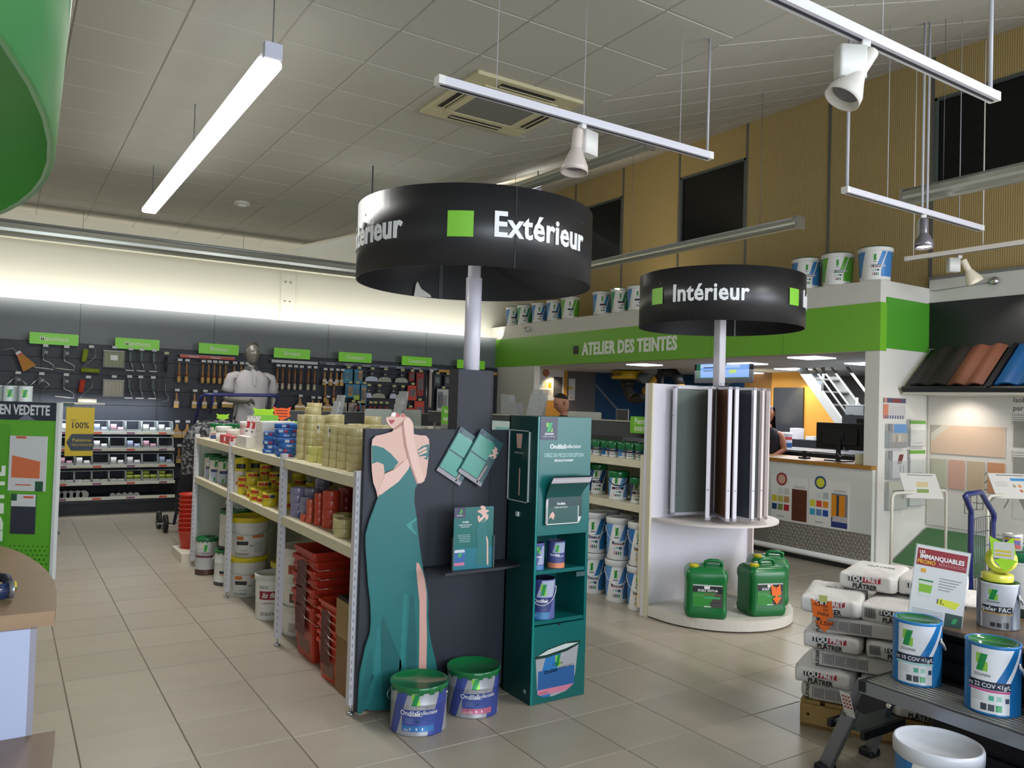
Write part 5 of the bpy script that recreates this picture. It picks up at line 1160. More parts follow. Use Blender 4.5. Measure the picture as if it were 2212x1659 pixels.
# warm downlight on the orange wall
spot((10.9, 8.35, 2.25), (11.2, 8.2, 1.0), 26, .03, 'office_downlight', (1, .75, .4), 95, .5)
spot((8.8, 12.0, 2.26), (8.8, 12.25, 1.4), 14, .03, 'office_downlight', (1, .8, .5), 95, .6)
def poster(label, loc, rz, w, h, col, parts=(), name='poster', cat='poster', th=.004, regs=None):
    t = thing(name, label, cat, loc, rz)
    MB().box(-w/2, w/2, 0, th, 0, h).ob('sheet', PM('print_%s%.3f%.3f' % (name, loc[0], loc[1]), col, regs, 'xz') if regs else M(col, .5), t)
    return t
def paletteposter(label, loc, rz, w, h, cols, photo, ring):
    t = poster(label, loc, rz, w, h, '#dfdfda')
    n = 3; s = w*.135
    for r_ in range(3):
        for c_ in range(3): 
            q = cols[r_*3+c_]; x = -w/2+w*.04+c_*w*.165; z = h*.60-r_*h*.185
            if q: MB().box(x, x+s, -.001, 0, z, z+s*1.02).ob('swatch', M(q, .5), t)
    MB().box(w*.08, w*.47, -.001, 0, .04*h, .74*h).ob('photo', photo, t)
    mt = Matrix.Translation((-w*.20, -.001, h*.93)) @ Matrix.Rotation(pi/2, 4, 'X')
    MB().prism([(-w*.20+w*.106*cos(pi*k/12), h*.93+w*.106*sin(pi*k/12)) for k in range(24)], -.0015, 0).ob('disc', M(ring[1], .5), t)
    MB().lathe([(w*.105, .001), (w*.145, .001)], 24, mtx=mt, cap0=False, cap1=False).ob('ring', M(ring[0], .5), t)
    for k in range(2): MB().box(w*.12, w*.42, -.001, 0, h*(.80-.03*k), h*(.81-.03*k)).ob('text_line', M('#8d8d8d', .6), t)
    MB().box(-w*.32, -w*.12, -.001, 0, h*.085, h*.10).ob('text_line', M('#7f7f7f', .6), t)
    return t
# counter front: white panel, oak top, tread plate kick, round foot rail
cx = XA-.06
t = thing('counter', 'long white counter with oak top and chequer plate kick panel', 'counter', (cx, 4.735, 0))
MB().box(0, .05, 0, 4.2, .09, 1.045).ob('front_panel', M('#d3d6d0', .5), t)
MB().box(-.025, .62, -.0, 4.2, 1.045, 1.085).ob('worktop', M('#a3732f', .4, noise=.12, ns=3, stretch=(8, 1, 8)), t)
MB().box(.05, .6, 0, 4.2, .05, 1.045).ob('carcass', M('#8f8f8a', .6), t)
ck = MB().box(-.012, 0, 0, 4.2, .10, .385).ob('kick_plate', M('#8b877f', .45, .3), t)
mb = MB()
for i in range(30):
    for j in range(7):
        y, z = .02+i*.043+(0 if j % 2 else .0215), .125+j*.038
        if y > 1.28: continue
        q = Matrix.Translation((-.012, y, z)) @ Matrix.Rotation(radians(45 if (i+j) % 2 else -45), 4, 'X')
        mb.add([(-.0, -.018, -.008), (-.0, .018, -.008), (-.0, .018, .008), (-.0, -.018, .008), (-.004, -.010, 0), (-.004, .010, 0)], [(0, 4, 5, 1), (1, 5, 2), (2, 5, 4, 3), (3, 4, 0)], mtx=q)
mb.ob('tread_pattern', M('#989389', .5, .1), ck)['kind'] = 'stuff'
MB().cyl((-.05, .0, .085), (-.05, 4.2, .085), .032, 16).ob('foot_rail', M('#d4d3ce', .35), t)
MB().box(-.02, .0, 0, 4.2, 0, .06).ob('toe_board', M('#3a3a3a', .6), t)
c9 = ['', '#c9cfca', '#cdc5bd', '#cfc02a', '#bfb65e', '#b98a5a', '#23436b', '#7c8f4c', '#b32032']
paletteposter('palette poster with wooden room photo, left one on the counter front', (cx-.006, 5.735, .385), -pi/2, .50, .50, c9, M('#5b2e1c', .5, noise=.5, ns=14), ('#8f2b2b', '#c9a08c'))
c10 = ['', '#d3d7d8', '#b4b9bd', '#d3d23a', '#d8492a', '#dd8a1c', '#3fa5c9', '#5f86b3', '#1f4fa0']
paletteposter('palette poster with orange doorway photo, right one on the counter front', (cx-.006, 5.235, .385), -pi/2, .49, .51, c10, PM('photo2', '#7f7e84', [(-.02, .2, .1, .36, 0, '#d98a1a'), (.10, .13, .1, .36, 0, '#39404a'), (-.5, .5, .0, .12, 0, '#2a3c78'), (.05, .5, .08, .14, .2, '#b9b5b9')], 'xz'), ('#2b4a7a', '#cfd23a'))
# things on the counter
t = thing('monitor', 'black flat monitor seen from behind on the oak counter', 'monitor', (7.80, 5.34, 1.0855), -pi/2-.05)
MB().rbox(-.32, .32, 0, .03, .13, .42, .01, 'y').ob('display_housing', M('#101114', .4), t)
MB().rbox(-.22, .22, -.02, 0, .18, .36, .02, 'y').ob('rear_cover', M('#14151a', .5), t)
MB().box(-.06, .06, -.035, -.018, .24, .31).ob('bracket', BLK, t); MB().box(-.025, .025, -.04, -.02, .0, .28).ob('stand_neck', BLK, t)
MB().rbox(-.14, .14, -.11, .07, 0, .012, .03).ob('stand_foot', BLK, t)
MB().tube([(.05, -.02, .16), (.10, -.04, .10), (.04, -.05, .05), (.0, -.045, .09)], .004, 6).ob('cable', M('#c8c8c8', .5), t)
t = thing('card_terminal', 'small black payment terminal stand on the counter left of the monitor', 'terminal', (7.72, 5.74, 1.0855), -pi/2)
MB().rbox(-.045, .045, -.06, .06, 0, .018, .015).ob('foot', BLK, t); MB().box(-.02, .02, -.01, .01, .018, .09).ob('stem', BLK, t)
t = thing('monitor', 'second black monitor further back, beside the white corner pillar', 'monitor', (8.5, 5.36, 1.26), -pi/2)
MB().rbox(-.25, .25, 0, .03, .0, .30, .01, 'y').ob('display_housing', M('#14161c', .4), t); MB().box(-.03, .03, .0, .02, -.17, .02).ob('stand_neck', BLK, t)
tag(MB().box(-.09, .09, -.08, .08, 0, .10).ob('ream_box', M('#d3cfae', .6), None, (7.68, 4.94, 1.0855)), 'cream box at the right end of the counter, by the pillar', 'box')
for i, (x, y, z, w, h) in enumerate([(8.0, 4.96, 1.0855, .07, .20), (8.0, 5.05, 1.0855, .05, .13), (8.15, 5.0, 1.0855, .08, .26)]):
    tag(MB().box(-w/2, w/2, -w/2, w/2, 0, h).ob('white_box', M('#c9cacb', .5), None, (x, y, z), .1*i, bevel=.003), ['white box between monitor and pillar, front', 'small white box between monitor and pillar', 'tall white box behind, next to the pillar'][i], 'box')
# back desks
t = thing('desk', 'dark work desk behind the counter with grey lids', 'desk', (8.35, 5.0, 0))
MB().box(0, .9, 0, 2.2, 0, 1.12).ob('desk_body', M('#191b22', .5), t)
for k in range(4): MB().box(.05, .85, .1+.52*k, .58+.52*k, 1.12, 1.135).ob('lid', M('#5e6268', .35), t)
t = thing('desk', 'rear dark bench with papers and jars before the orange wall', 'desk', (9.7, 5.2, 0))
MB().box(0, .5, 0, 3.4, 0, 1.22).ob('desk_body', M('#1a1d27', .5), t)
for i, (x, y, w, h, c) in enumerate([(9.9, 7.5, .14, .16, '#c9c6cc'), (9.9, 7.25, .12, .05, '#cfcfcf'), (9.95, 6.9, .2, .015, '#cfc9bb'), (9.9, 6.55, .22, .02, '#c6c8c8'), (9.9, 6.25, .12, .10, '#a9adac')]):
    tag(MB().box(-w/2, w/2, -w/2, w/2, 0, h).ob('desk_item', M(c, .5), None, (x, y, 1.221), .2*i), ['white jar on the rear bench beside the dark-haired person', 'small white box on the rear bench', 'papers on the rear bench, left pile', 'papers on the rear bench, right pile', 'grey box on the rear bench just left of the monitor'][i], ['jar', 'box', 'paper', 'paper', 'box'][i])
pail('plastic_jar', 'red, white and blue jar by the arm of the dark-haired person', 'jar', (9.0, 6.98, 1.136), .07, .20, PM('rwb', '#ccd', [(-1, 1, .0, .06, 0, '#2c5d9c'), (-1, 1, .1, .14, 0, '#b84238')], 'cyl', .07), WHITE, 'plastic')
tag(MB().prism([(0, 0), (.34, 0), (.34, .334), (.12, .364), (0, .20)], -.2, .2, 'xz').ob('printer', M('#c6c8cc', .4), None, (8.75, 5.72, 1.1355), -.3), 'white ribbed printer cover behind the monitor', 'printer')
t = thing('shelf_unit', 'dark shelf with clear boxes in the office beside the pillar', 'shelving', (9.3, 5.0, 0))
MB().box(0, .4, .0, 1.35, 0, 1.60).ob('shelf_body', M('#1c1f26', .5), t)
for i, (y, z, w, h) in enumerate([(6.22, 1.605, .26, .13), (5.92, 1.605, .30, .13), (5.92, 1.74, .28, .16)]):
    b = thing('storage_box', ['clear storage box on the office shelf, left', 'clear storage box on the office shelf, lower right', 'clear storage box stacked on top'][i], 'box', (9.5, y, z), -pi/2)
    MB().box(-w/2, w/2, -.13, .13, 0, h-.012).ob('box_body', M('#8b9093', .3, alpha=.85), b); MB().box(-w/2-.006, w/2+.006, -.136, .136, h-.012, h).ob('lid', M('#b9bec0', .3), b)
# stairs
t = thing('staircase', 'grey metal staircase with railings rising to the left in the office', 'staircase', (0, 0, 0))
A, B = Vector((10.2, 6.75, 1.0)), Vector((10.2, 8.1, 2.29))
mb = MB(); mb.add([(10.2, 6.44, .9), (10.2, 6.60, .9), (10.2, 7.77, 2.29), (10.2, 7.60, 2.29), (10.25, 6.44, .9), (10.25, 6.60, .9), (10.25, 7.77, 2.29), (10.25, 7.60, 2.29)], [(0, 1, 2, 3), (7, 6, 5, 4), (0, 4, 5, 1), (2, 6, 7, 3), (1, 5, 6, 2), (3, 7, 4, 0)])
mb.ob('stringer', M('#a4a6a4', .45, .2), t)
mb = MB(); mb.add([(10.9, 6.44, .9), (10.9, 6.60, .9), (10.9, 7.77, 2.29), (10.9, 7.60, 2.29), (10.95, 6.44, .9), (10.95, 6.60, .9), (10.95, 7.77, 2.29), (10.95, 7.60, 2.29)], [(0, 1, 2, 3), (7, 6, 5, 4), (0, 4, 5, 1), (2, 6, 7, 3), (1, 5, 6, 2), (3, 7, 4, 0)])
mb.ob('stringer', M('#8f918f', .45, .2), t)
for k in range(7): MB().box(10.25, 10.9, 6.50+.165*k, 6.66+.165*k, .95+.195*k, .975+.195*k).ob('tread', M('#7c7e7c', .5, .3), t)
RG = M('#9a9c9a', .4, .3)
for off in (.15, .30, .50, .80):
    MB().cyl((10.2, 6.88-off*.85, 1.45), (10.2, 7.58-off*.85, 2.29), .014 if off < .8 else .02, 8).ob('rail', RG, t)
for y, z0, z1 in ((7.30, 1.95, 2.29), (6.75, 1.35, 1.85)): MB().cyl((10.2, y, z0), (10.2, y-.02, z1), .018, 8).ob('baluster', RG, t)
# dark picture panel on the orange wall
tag(MB().box(0, .03, -.30, .30, 0, .95).ob('wall_panel', M('#2a2e35', .5), None, (11.16, 8.65, 1.08)), 'tall dark slate panel on the orange office wall', 'panel')
tag(MB().box(0, .02, -.12, .12, 0, .16).ob('notice', M('#5a2f35', .5), None, (12.57, 7.6, 1.5)), 'small dark red notice on the grey office wall', 'notice')
# ceiling TV
t = thing('television', 'ceiling-hung television showing a blue web page behind the white pole', 'television', (8.8, 7.98, 2.01), -pi/2)
MB().rbox(-.54, .54, 0, .05, 0, .42, .012, 'y').ob('bezel', BLK, t)
MB().box(-.50, .50, -.002, 0, .055, .41).ob('screen', PM('tvscreen', '#7aa4e6', [(-.5, -.42, 0, .5, 0, '#1c5a3c'), (-.42, .34, .22, .42, 0, '#a7c3ee'), (-.36, -.10, .30, .33, 0, '#3d5f93'), (-.36, -.12, .22, .235, 0, '#33496f'), (-.36, -.08, .17, .185, 0, '#33496f'), (.0, .09, .24, .38, 0, '#8a99a8'), (.15, .22, .33, .38, 0, '#c9a845'), (.28, .36, .34, .37, 0, '#33507c'), (.13, .26, .14, .19, .3, '#a9c84a'), (-.5, .5, 0, .08, 0, '#14402c')], 'xz', emit=.75), t)
MB().box(-.04, .04, .01, .04, .42, .27).ob('mount', BLK, t)
# extraction arm
t = thing('extraction_arm', 'black and yellow fume extraction arm hanging before the blue wall', 'extraction arm', (0, 0, 0))
X = 9.6
MB().lathe([(.30, 0), (.30, .14)], 28, mtx=Matrix.Translation((X, 10.95, 2.13))).ob('yellow_hood', M('#c9a512', .35), t)
text('PLYMOVENT', .10, INK, t, (X-.31, 10.95, 2.20), -pi/2, bold=.02, xs=.75)
MB().lathe([(.12, 0), (.14, .06), (.14, .12)], 20, mtx=Matrix.Translation((X, 10.95, 1.98))).ob('lower_drum', M('#101114', .5), t)
MB().cyl((X, 10.6, 2.15), (X, 10.35, 2.12), .10, 16).ob('clear_hose', M('#5d6a70', .2), t)
MB().tube([(X-.05, 10.88, 2.02), (X-.05, 10.90, 1.90), (X-.05, 10.82, 1.80), (X-.05, 10.68, 1.76), (X-.05, 10.52, 1.80), (X-.05, 10.40, 1.90)], .085, 14).ob('flexible_hose', M('#1b1a18', .5, bump=1, bs=60), t)
mb = MB()
for k in range(14):
    f = k/13; y, z = 10.90-.18*f**1.3, 2.02-.24*sin(f*pi/2)
    mb.lathe([(.085, -.004), (.092, 0), (.085, .004)], 14, mtx=Matrix.Translation((X-.05, y, z)) @ Matrix.Rotation(-f*1.2, 4, 'X'), cap0=False, cap1=False)
mb.ob('hose_ribs', M('#4d4538', .4), t)['kind'] = 'stuff'
MB().cyl((X-.05, 10.40, 1.90), (X-.05, 10.08, 2.14), .085, 16).ob('yellow_tube', M('#b98a1c', .4), t)
MB().tube([(X-.05, 10.08, 2.14), (X-.05, 9.95, 2.24), (X-.05, 9.75, 2.24), (X-.05, 9.62, 2.14), (X-.05, 9.58, 2.02)], .08, 14).ob('elbow_hose', M('#15161a', .5), t)
MB().box(X-.14, X-.08, 9.93, 10.03, 1.9, 2.29).ob('post', M('#1a1820', .5), t)
MB().cyl((X-.05, 9.58, 2.02), (X-.05, 9.57, 1.92), .085, 16).ob('yellow_end', M('#b98a1c', .4), t)
MB().tube([(X, 11.12+.06*sin(a), 2.22+.06*cos(a)) for a in [2*pi*k/16 for k in range(16)]], .006, 6, closed=True).ob('hook_ring', STEEL, t)
# poster on the orange panel and on the grey wall (plane y = 12.24)
t = poster('white palette poster on the orange panel at the back of the atelier', (8.80, 12.235, 1.70), 0, .60, .62, '#d6d6d4')
for i, c in enumerate(['#9fb4bf', '#cabd8e', '#c6962c', '#5c6f7f', '#c2b89a', '#b6b6b4']): MB().box(-.27+.10*(i % 3), -.19+.10*(i % 3), -.001, 0, .24-.14*(i//3), .34-.14*(i//3)).ob('swatch', M(c, .5), t)
MB().box(.06, .27, -.001, 0, .06, .46).ob('photo', M('#4a4a50', .5, noise=.6, ns=20), t)
MB().prism([(-.13+.08*cos(pi*k/10), .53+.08*sin(pi*k/10)) for k in range(20)], -.0015, 0).ob('disc', M('#a9704a', .5), t)
t = poster('narrow notice with yellow arrow on the grey wall beside the orange panel', (9.33, 12.275, 1.72), 0, .16, .42, '#cfd0d0')
MB().prism([(-.08, .20), (.06, .24), (-.08, .28)], -.001, 0).ob('yellow_arrow', M('#c9b832', .5), t); MB().box(-.03, .0, -.001, 0, .03, .06).ob('red_mark', RED, t)
# lettering on the green band
tag(MB().box(-.055, .055, -.012, 0, -.065, .065).ob('black_square', M('#23262b', .5), None, (XA-.013, 9.80, 2.485), -pi/2), 'dark square mark before the ATELIER DES TEINTES lettering', 'sign')
o = text('ATELIER DES TEINTES', .262, M('#f4f8ee', .45), None, (XA-.016, 9.63, 2.48), -pi/2, bold=.034, sp=1.04, xs=.78, ext=.006, align='LEFT', name='wall_lettering')
tag(o, 'large white ATELIER DES TEINTES lettering on the green band', 'sign')
print('TEXTW', o.dimensions)
# plastic buckets on the parapet
bks = [(11.755, 0), (11.40, 1), (10.95, 2), (10.52, 2), (10.10, 3), (9.29, 2), (8.87, 1), (8.50, 2), (5.67, 2), (5.28, 3), (4.84, 2)]
bc = ['#2e78b8', '#3f9e6a', '#3f86c9', '#62b036']
for i, (y, c) in enumerate(bks):
    R_ = .135 if i < 4 else .15; H_ = .33 if i < 4 else .345
    if i >= 8: R_, H_ = .165, .34
    z = 3.0
    pail('paint_bucket', ['first (farthest) blue bucket on the parapet', 'second green bucket on the parapet from the far end', 'third blue bucket on the parapet from the far end', 'fourth blue bucket on the parapet from the far end', 'fifth bucket with bright green stripes, last of the far group', 'blue striped bucket, first of the middle group on the parapet', 'green striped bucket in the middle group on the parapet', 'blue striped bucket half hidden by the Intérieur drum, left', 'blue striped bucket half hidden by the Intérieur drum, right', 'green striped bucket on the parapet near the corner', 'blue striped Evolution bucket at the very corner of the parapet'][i],
         'bucket', (XA+.02+R_*.4, y, z), R_*1.0, H_, lab_white('par%d%s' % (c, '%.2f' % R_), bc[c], '', R_, H_, '#d9a0a0' if c != 3 else '#5a9a50'), WHITE, 'plastic', ('side', 0),
         [('mat Evolution', .036, 0, .418, LETW, dict(bold=.02, xs=.85))] if i > 7 else (), taper=.10, lidh=.017, top=M('#17633a', .3), rz=face(7.6, y)+.1)
# ================================================================== TILE CORNER (right)
tr = thing('tile_rack', 'black sloping rack of roof tiles under the black band', 'display rack', (0, 0, 0))
A0, B0 = Vector((8.40, 0, 2.33)), Vector((7.88, 0, 1.885)); dd = (B0-A0); LS = dd.length; ang = atan2(-(B0.z-A0.z), -(B0.x-A0.x))
Q = Matrix(((dd.x/LS, 0, dd.z/LS, A0.x), (0, 1, 0, 0), (dd.z/LS, 0, -dd.x/LS, A0.z), (0, 0, 0, 1)))   # local x down the slope, y along the wall, z outward(-ish)
sgn = -1 if (Q.to_3x3() @ Vector((0, 0, 1))).x > 0 else 1
MB().box(0, LS, 1.2, 4.68, -.02 if sgn > 0 else 0, 0 if sgn > 0 else .02, mtx=Q).ob('rack_board', M('#17181c', .45), tr)
MB().box(LS-.01, LS+.02, 1.2, 4.68, -.03, .03, mtx=Q).ob('bottom_lip', M('#1a1a20', .4), tr)
MB().prism([(7.88, 1.83), (8.40, 1.83), (8.40, 1.875), (7.88, 1.875)], 1.2, 4.68, 'xz').ob('light_box', M('#c9c5b8', .5), tr)
MB().prism([(7.88, 1.88), (8.40, 1.88), (8.40, 2.33)], 4.66, 4.685, 'xz').ob('side_cheek', M('#d8cf9e', .5), tr)
MB().box(LS*.0, LS+.01, 3.80, 3.835, 0, .045*sgn, mtx=Q).ob('divider', M('#101014', .4), tr) if sgn > 0 else MB().box(0, LS+.01, 3.80, 3.835, -.045, 0, mtx=Q).ob('divider', M('#101014', .4), tr)
def rooftile(label, y0, y1, m_, n=2, s0=.0, s1=1):
    t = thing('roof_tile', label, 'roof tile', (0, 0, 0))
    w = (y1-y0)/n
    for k in range(n):
        a, b = y1-w*(k+1), y1-w*k
        def f(u, v):
            y = b-(b-a)*u; h = .020+.026*abs(sin(pi*u))**1.5
            return Q @ Vector((LS*(s0+(s1-s0)*v*.93), y, sgn*h))
        mb = MB(); mb.surf(f, 18, 4)
        def f2(u, v): 
            p = f(u, 1); q_ = Q.inverted() @ p; q_.z -= sgn*.02*v; q_.x -= .002*v; return Q @ q_
        mb.surf(f2, 18, 1); mb.ob('tile_half', m_, t)
    return t
rooftile('dark brown concrete roof tile at the left end of the rack', 4.24, 4.62, M('#2c2624', .7, noise=.1))
rooftile('terracotta roof tile beside the dark brown one', 3.89, 4.235, M('#6d402e', .65, noise=.12, ns=20))
rooftile('bright blue roof tile at the right edge of the view', 3.38, 3.79, M('#0f4e86', .45))
rooftile('dark grey roof tile outside the view beyond the blue one', 2.95, 3.37, M('#3b3b3b', .7))
spot((8.05, 4.3, 1.82), (8.42, 4.3, 1.2), 13, .05, 'rack_light', (1, .89, .78), 120, .8)
# facade swatch board on the wall
t = thing('facade_board', 'white wall board with sand and terracotta facade swatches', 'display board', (8.405, 4.70, .45), -pi/2)
MB().box(0, 3.2, 0, .012, 0, 1.38).ob('board', M('#d2d0ca', .5), t)
def sw(y0, y1, z0, z1, c, nm='swatch'): return MB().box(4.70-y0, 4.70-y1, -.012, 0, z0-.45, z1-.45).ob(nm, M(c, .7, noise=.05, ns=60, bump=.2, bs=150), t, bevel=.002)
sw(4.662, 3.916, 1.218, 1.522, '#cdb59f')
MB().prism([(.04, .98), (.16, 1.07), (.04, 1.07)], -.0135, -.012).ob('corner_stripe', M('#a3a199', .6), t); MB().prism([(.04, .88), (.24, 1.07), (.16, 1.07), (.04, .98)], -.0135, -.012).ob('corner_stripe', M('#c5c3b8', .6), t)
for a, b, c in ((4.656, 4.493, '#b4b5a2'), (4.468, 4.304, '#c69f90'), (4.272, 4.11, '#bba98e'), (4.076, 3.914, '#bf8b66')): sw(a, b, .857, 1.162, c)
text('Isolation', .072, M('#55565a'), t, (.85, -.001, 1.345), align='LEFT', bold=.01); text('par l’Extérieur', .072, M('#55565a'), t, (.85, -.001, 1.265), align='LEFT', bold=.01)
for z0 in (1.17, .80):
    text('Revêtement', .035, M('#8a8b86'), t, (.84, -.001, z0+.03), align='LEFT')
    for k in range(4): MB().box(.84, 1.25, -.001, 0, z0-.02*k, z0-.02*k+.006).ob('text_line', M('#77777a'), t)
for z0 in (.88, .52, .18): MB().box(.86, 1.2, -.004, 0, z0, z0+.26).ob('insulation_picture', PM('insu%.2f' % z0, '#8f8f88', [(.86, 1.0, .0, 2, -.5, '#b89a5a'), (.95, 1.1, .0, 2, -.5, '#c9c9c4')], 'xz'), t)
t2 = thing('house_drawing', 'black line drawing of a house and face low on the white wall', 'drawing', (8.405, 4.30, .62), -pi/2)
random.seed(3)
for P in ([(.05, .30), (.12, .40), (.16, .30), (.24, .38)], [(.10, .42), (.15, .34), (.21, .44), (.27, .36), (.36, .40)], [(.30, .30), (.38, .36), (.46, .28), (.54, .34)], [(.17, .26), (.26, .27), (.29, .20), (.22, .12), (.24, .07)], [(.33, .27), (.40, .25), (.42, .18), (.38, .10)],
          [(.0, .0), (.0, .22), (.06, .22), (.06, .0), (0, 0)], [(.02, .04), (.06, .05)], [(.0, .10), (.06, .11)], [(.0, .16), (.06, .17)], [(.07, .05), (.18, .06), (.18, .22), (.07, .24)], [(.08, .12), (.20, .12)], [(.12, .05), (.12, .22)], [(.35, .34), (.40, .31), (.46, .34)]):
    MB().tube([(a, -.001, b) for a, b in P], .0026, 5).ob('ink_line', INK, t2)
sb = thing('sloping_platform', 'green sloping board with white edge on the floor of the tile corner', 'platform', (0, 0, 0))
MB().prism([(7.74, .0), (8.395, .0), (8.395, .405), (7.74, .085)], 3.72, 4.69, 'xz').ob('base', M('#c9c8c0', .6), sb)
MB().prism([(7.76, .097), (8.395, .407), (8.395, .415), (7.76, .105)], 3.72, 4.69, 'xz').ob('green_mat', M('#3f6b43', .8, noise=.06, ns=4), sb)
# leaflets on the side wall of the corner (plane y = 4.72)
yw = YA-.001
tq = poster('price chart poster with orange column, above the leaflet holders', (7.80, yw-.005, 1.573), 0, .40, .215, '#c7c4c4', regs=[(-.2, .2, .165, .215, 0, '#4d5468'), (-.19, -.14, .165, .215, 0, '#c98a7a'), (-.05, .1, .17, .205, .2, '#8a3a3a'), (-.2, .2, .155, .163, 0, '#d9d6d4'), (-.2, -.115, .0, .15, 0, '#cf8068'), (-.2, .2, .0, .0, 0, '#fff')]+[(-.18+.045*k, -.155+.045*k, .0, .035, .1, '#4b5a80') for k in range(8)]+[(-.08, .19, .05+.018*k, .053+.018*k, 0, '#a9a2a4') for k in range(5)])
def leaflet(label, x, z, w, h, col, regs, name='leaflet_holder'):
    t = thing(name, label, 'leaflet holder', (x, yw, z), 0)
    MB().box(-w/2, w/2, -.055, -.050, -.01, h*.62).ob('front_pane', M('#cfd6d6', .1, alpha=.22), t)
    MB().box(-w/2, w/2, -.055, 0, -.012, -.008).ob('holder_floor', M('#aeb6b6', .15, alpha=.5), t)
    for sx in (-1, 1): MB().box(sx*w/2-.001, sx*w/2+.001, -.055, 0, -.01, h*.7).ob('side_pane', M('#cfd6d6', .1, alpha=.35), t)
    for k in range(4): MB().box(-w/2+.006, w/2-.006, -.046+.011*k, -.038+.011*k, -.006, h-.003*k).ob('leaflet', PM('leaf%.3f%.3f' % (x, z), col, regs, 'xz') if k == 0 else M('#c9c9c6', .5), t)
    return t
leaflet('leaflet holder with sky and terrace picture, top left', 7.80, 1.285, .33, .235, '#b9a98f', [(-.3, -.10, -1, 1, 0, '#7d7f8a'), (-.08, .2, .14, .3, 0, '#5e93c4'), (-.3, .3, -1, .05, 0, '#706a66'), (-.04, -.01, .05, .12, 0, '#7d5a3c'), (.02, .05, .05, .12, 0, '#efe2c9')])
leaflet('leaflet holder with red and white fanned leaflets, middle left', 7.81, .965, .33, .28, '#cdcdcb', [(-.02, .06, .14, .24, .4, '#6f2f2f'), (-.3, -.10, -1, 1, 0, '#85868c'), (.03, .05, .03, .13, 0, '#66646a'), (.09, .11, .03, .13, 0, '#66646a')])
leaflet('leaflet holder with grey green leaflets, bottom left', 7.81, .645, .33, .28, '#b9bcae', [(.02, .05, .12, .16, 0, '#c97a50'), (.06, .12, .10, .15, 0, '#5f7a4a'), (-.10, .12, .18, .19, 0, '#55605a')])
for k, z in enumerate((1.30, .985, .67)):
    leaflet(['leaflet holder with green header, top right by the corner', 'leaflet holder with green header, middle right by the corner', 'leaflet holder with pale leaflets, bottom right by the corner'][k], 8.17, z, .30, .27 if k < 2 else .2, '#cccdc9', [(-.2, .2, .225, .262, .1, '#5f9a3c'), (-.09, .09, .02, .03, 0, '#99a09a')] if k < 2 else [(-.1, .1, .1, .11, 0, '#9aa')])
# white tube stands with tilted notice
def stand(label, x0, x1, y, z, sx, sz, tlabel_regs, key):
    t = thing('notice_stand', label, 'stand', (x0, y, 0))
    w = x1-x0
    MB().tube([(0, 0, 0), (0, 0, z-.05), (.015, 0, z-.015), (.05, 0, z), (w-.05, 0, z), (w-.015, 0, z-.015), (w, 0, z-.05), (w, 0, 0)], .014, 10).ob('tube_frame', M('#d2cfc0', .4), t)
    for xx in (0, w): MB().cyl((xx, -.12, .012), (xx, .04, .012), .012, 8).ob('foot_bar', M('#d2cfc0', .4), t)
    q = Matrix.Translation((sx-x0, -.02, sz)) @ Matrix.Rotation(radians(-34), 4, 'Z') @ Matrix.Rotation(radians(-36), 4, 'X')
    o = MB().box(-.17, .17, 0, .006, -.12, .15).ob('notice_plate', PM('notice'+key, '#cfcdc8', tlabel_regs, 'xz', rough=.12), t); o.matrix_local = q
    return t
stand('white tube stand with tilted glossy notice, left one', 6.97-.17, 7.71, 4.12, .90, 7.24, .945, [(-.05, .06, .0, .06, .3, '#c9b98f'), (-.06, .05, -.06, -.02, .3, '#7f9a5a'), (-.1, .14, .125, .135, 0, '#888')], 'a')
stand('white tube stand with tilted notice showing small tiles, right one', 7.55, 8.4, 3.66, .90, 7.93, .97, [(.02, .16, .07, .10, 0, '#4d8fc4'), (.02, .05, .0, .03, 0, '#a79b85'), (.07, .1, .0, .03, 0, '#c98f5a'), (.07, .1, -.05, -.02, 0, '#b97a5a'), (-.14, -.02, .05, .055, 0, '#999'), (-.14, -.02, .03, .035, 0, '#999'), (-.14, -.02, .01, .015, 0, '#999'), (-.1, .16, .125, .135, 0, '#777')], 'b')
# ---------------- blue trolley at right
t = thing('hand_trolley', 'dark blue shopping trolley frame with grey wire basket, behind the promo sign', 'trolley', (6.745, 3.40, 0))
BT = M('#1e2a68', .3, coat=.3)
MB().tube([(0, 0, .05), (0, 0, .80), (-.02, -.01, .84), (-.20, -.06, .955), (-.235, -.07, .975), (-.20, -.07, .99), (.02, -.06, 1.0), (.06, -.05, .99), (.33, -.02, .80), (.355, -.01, .76), (.36, 0, .72), (.36, 0, .05)], .022, 12).ob('tube_frame', BT, t)
mb = MB()
for k in range(10): mb.tube([(.02+.035*k, -.0, .77), (.02+.035*k, -.02, .10)], .0025, 5)
for z in (.76, .64, .52, .40, .28, .12): mb.tube([(0, 0, z), (.18, .03, z+.01), (.36, 0, z+.02)], .0035, 5)
mb.ob('wire_mesh', M('#7c7d8a', .3, .7), t)['kind'] = 'stuff'
MB().box(-.02, .38, -.3, .0, .06, .08).ob('base_plate', BT, t)
for x in (0, .36): MB().cyl((x-.02, .03, .06), (x+.02, .03, .06), .06, 20).ob('wheel', BLK, t)

# ================================================================== PALLET OF BAGS
P0 = Vector((3.505, 2.60, 0)); U = Vector((.45, -.893, 0)); V = Vector((.893, .45, 0)); rp = atan2(U.y, U.x)
pal = thing('pallet', 'wooden pallet carrying the plaster bags', 'pallet', P0, rp)
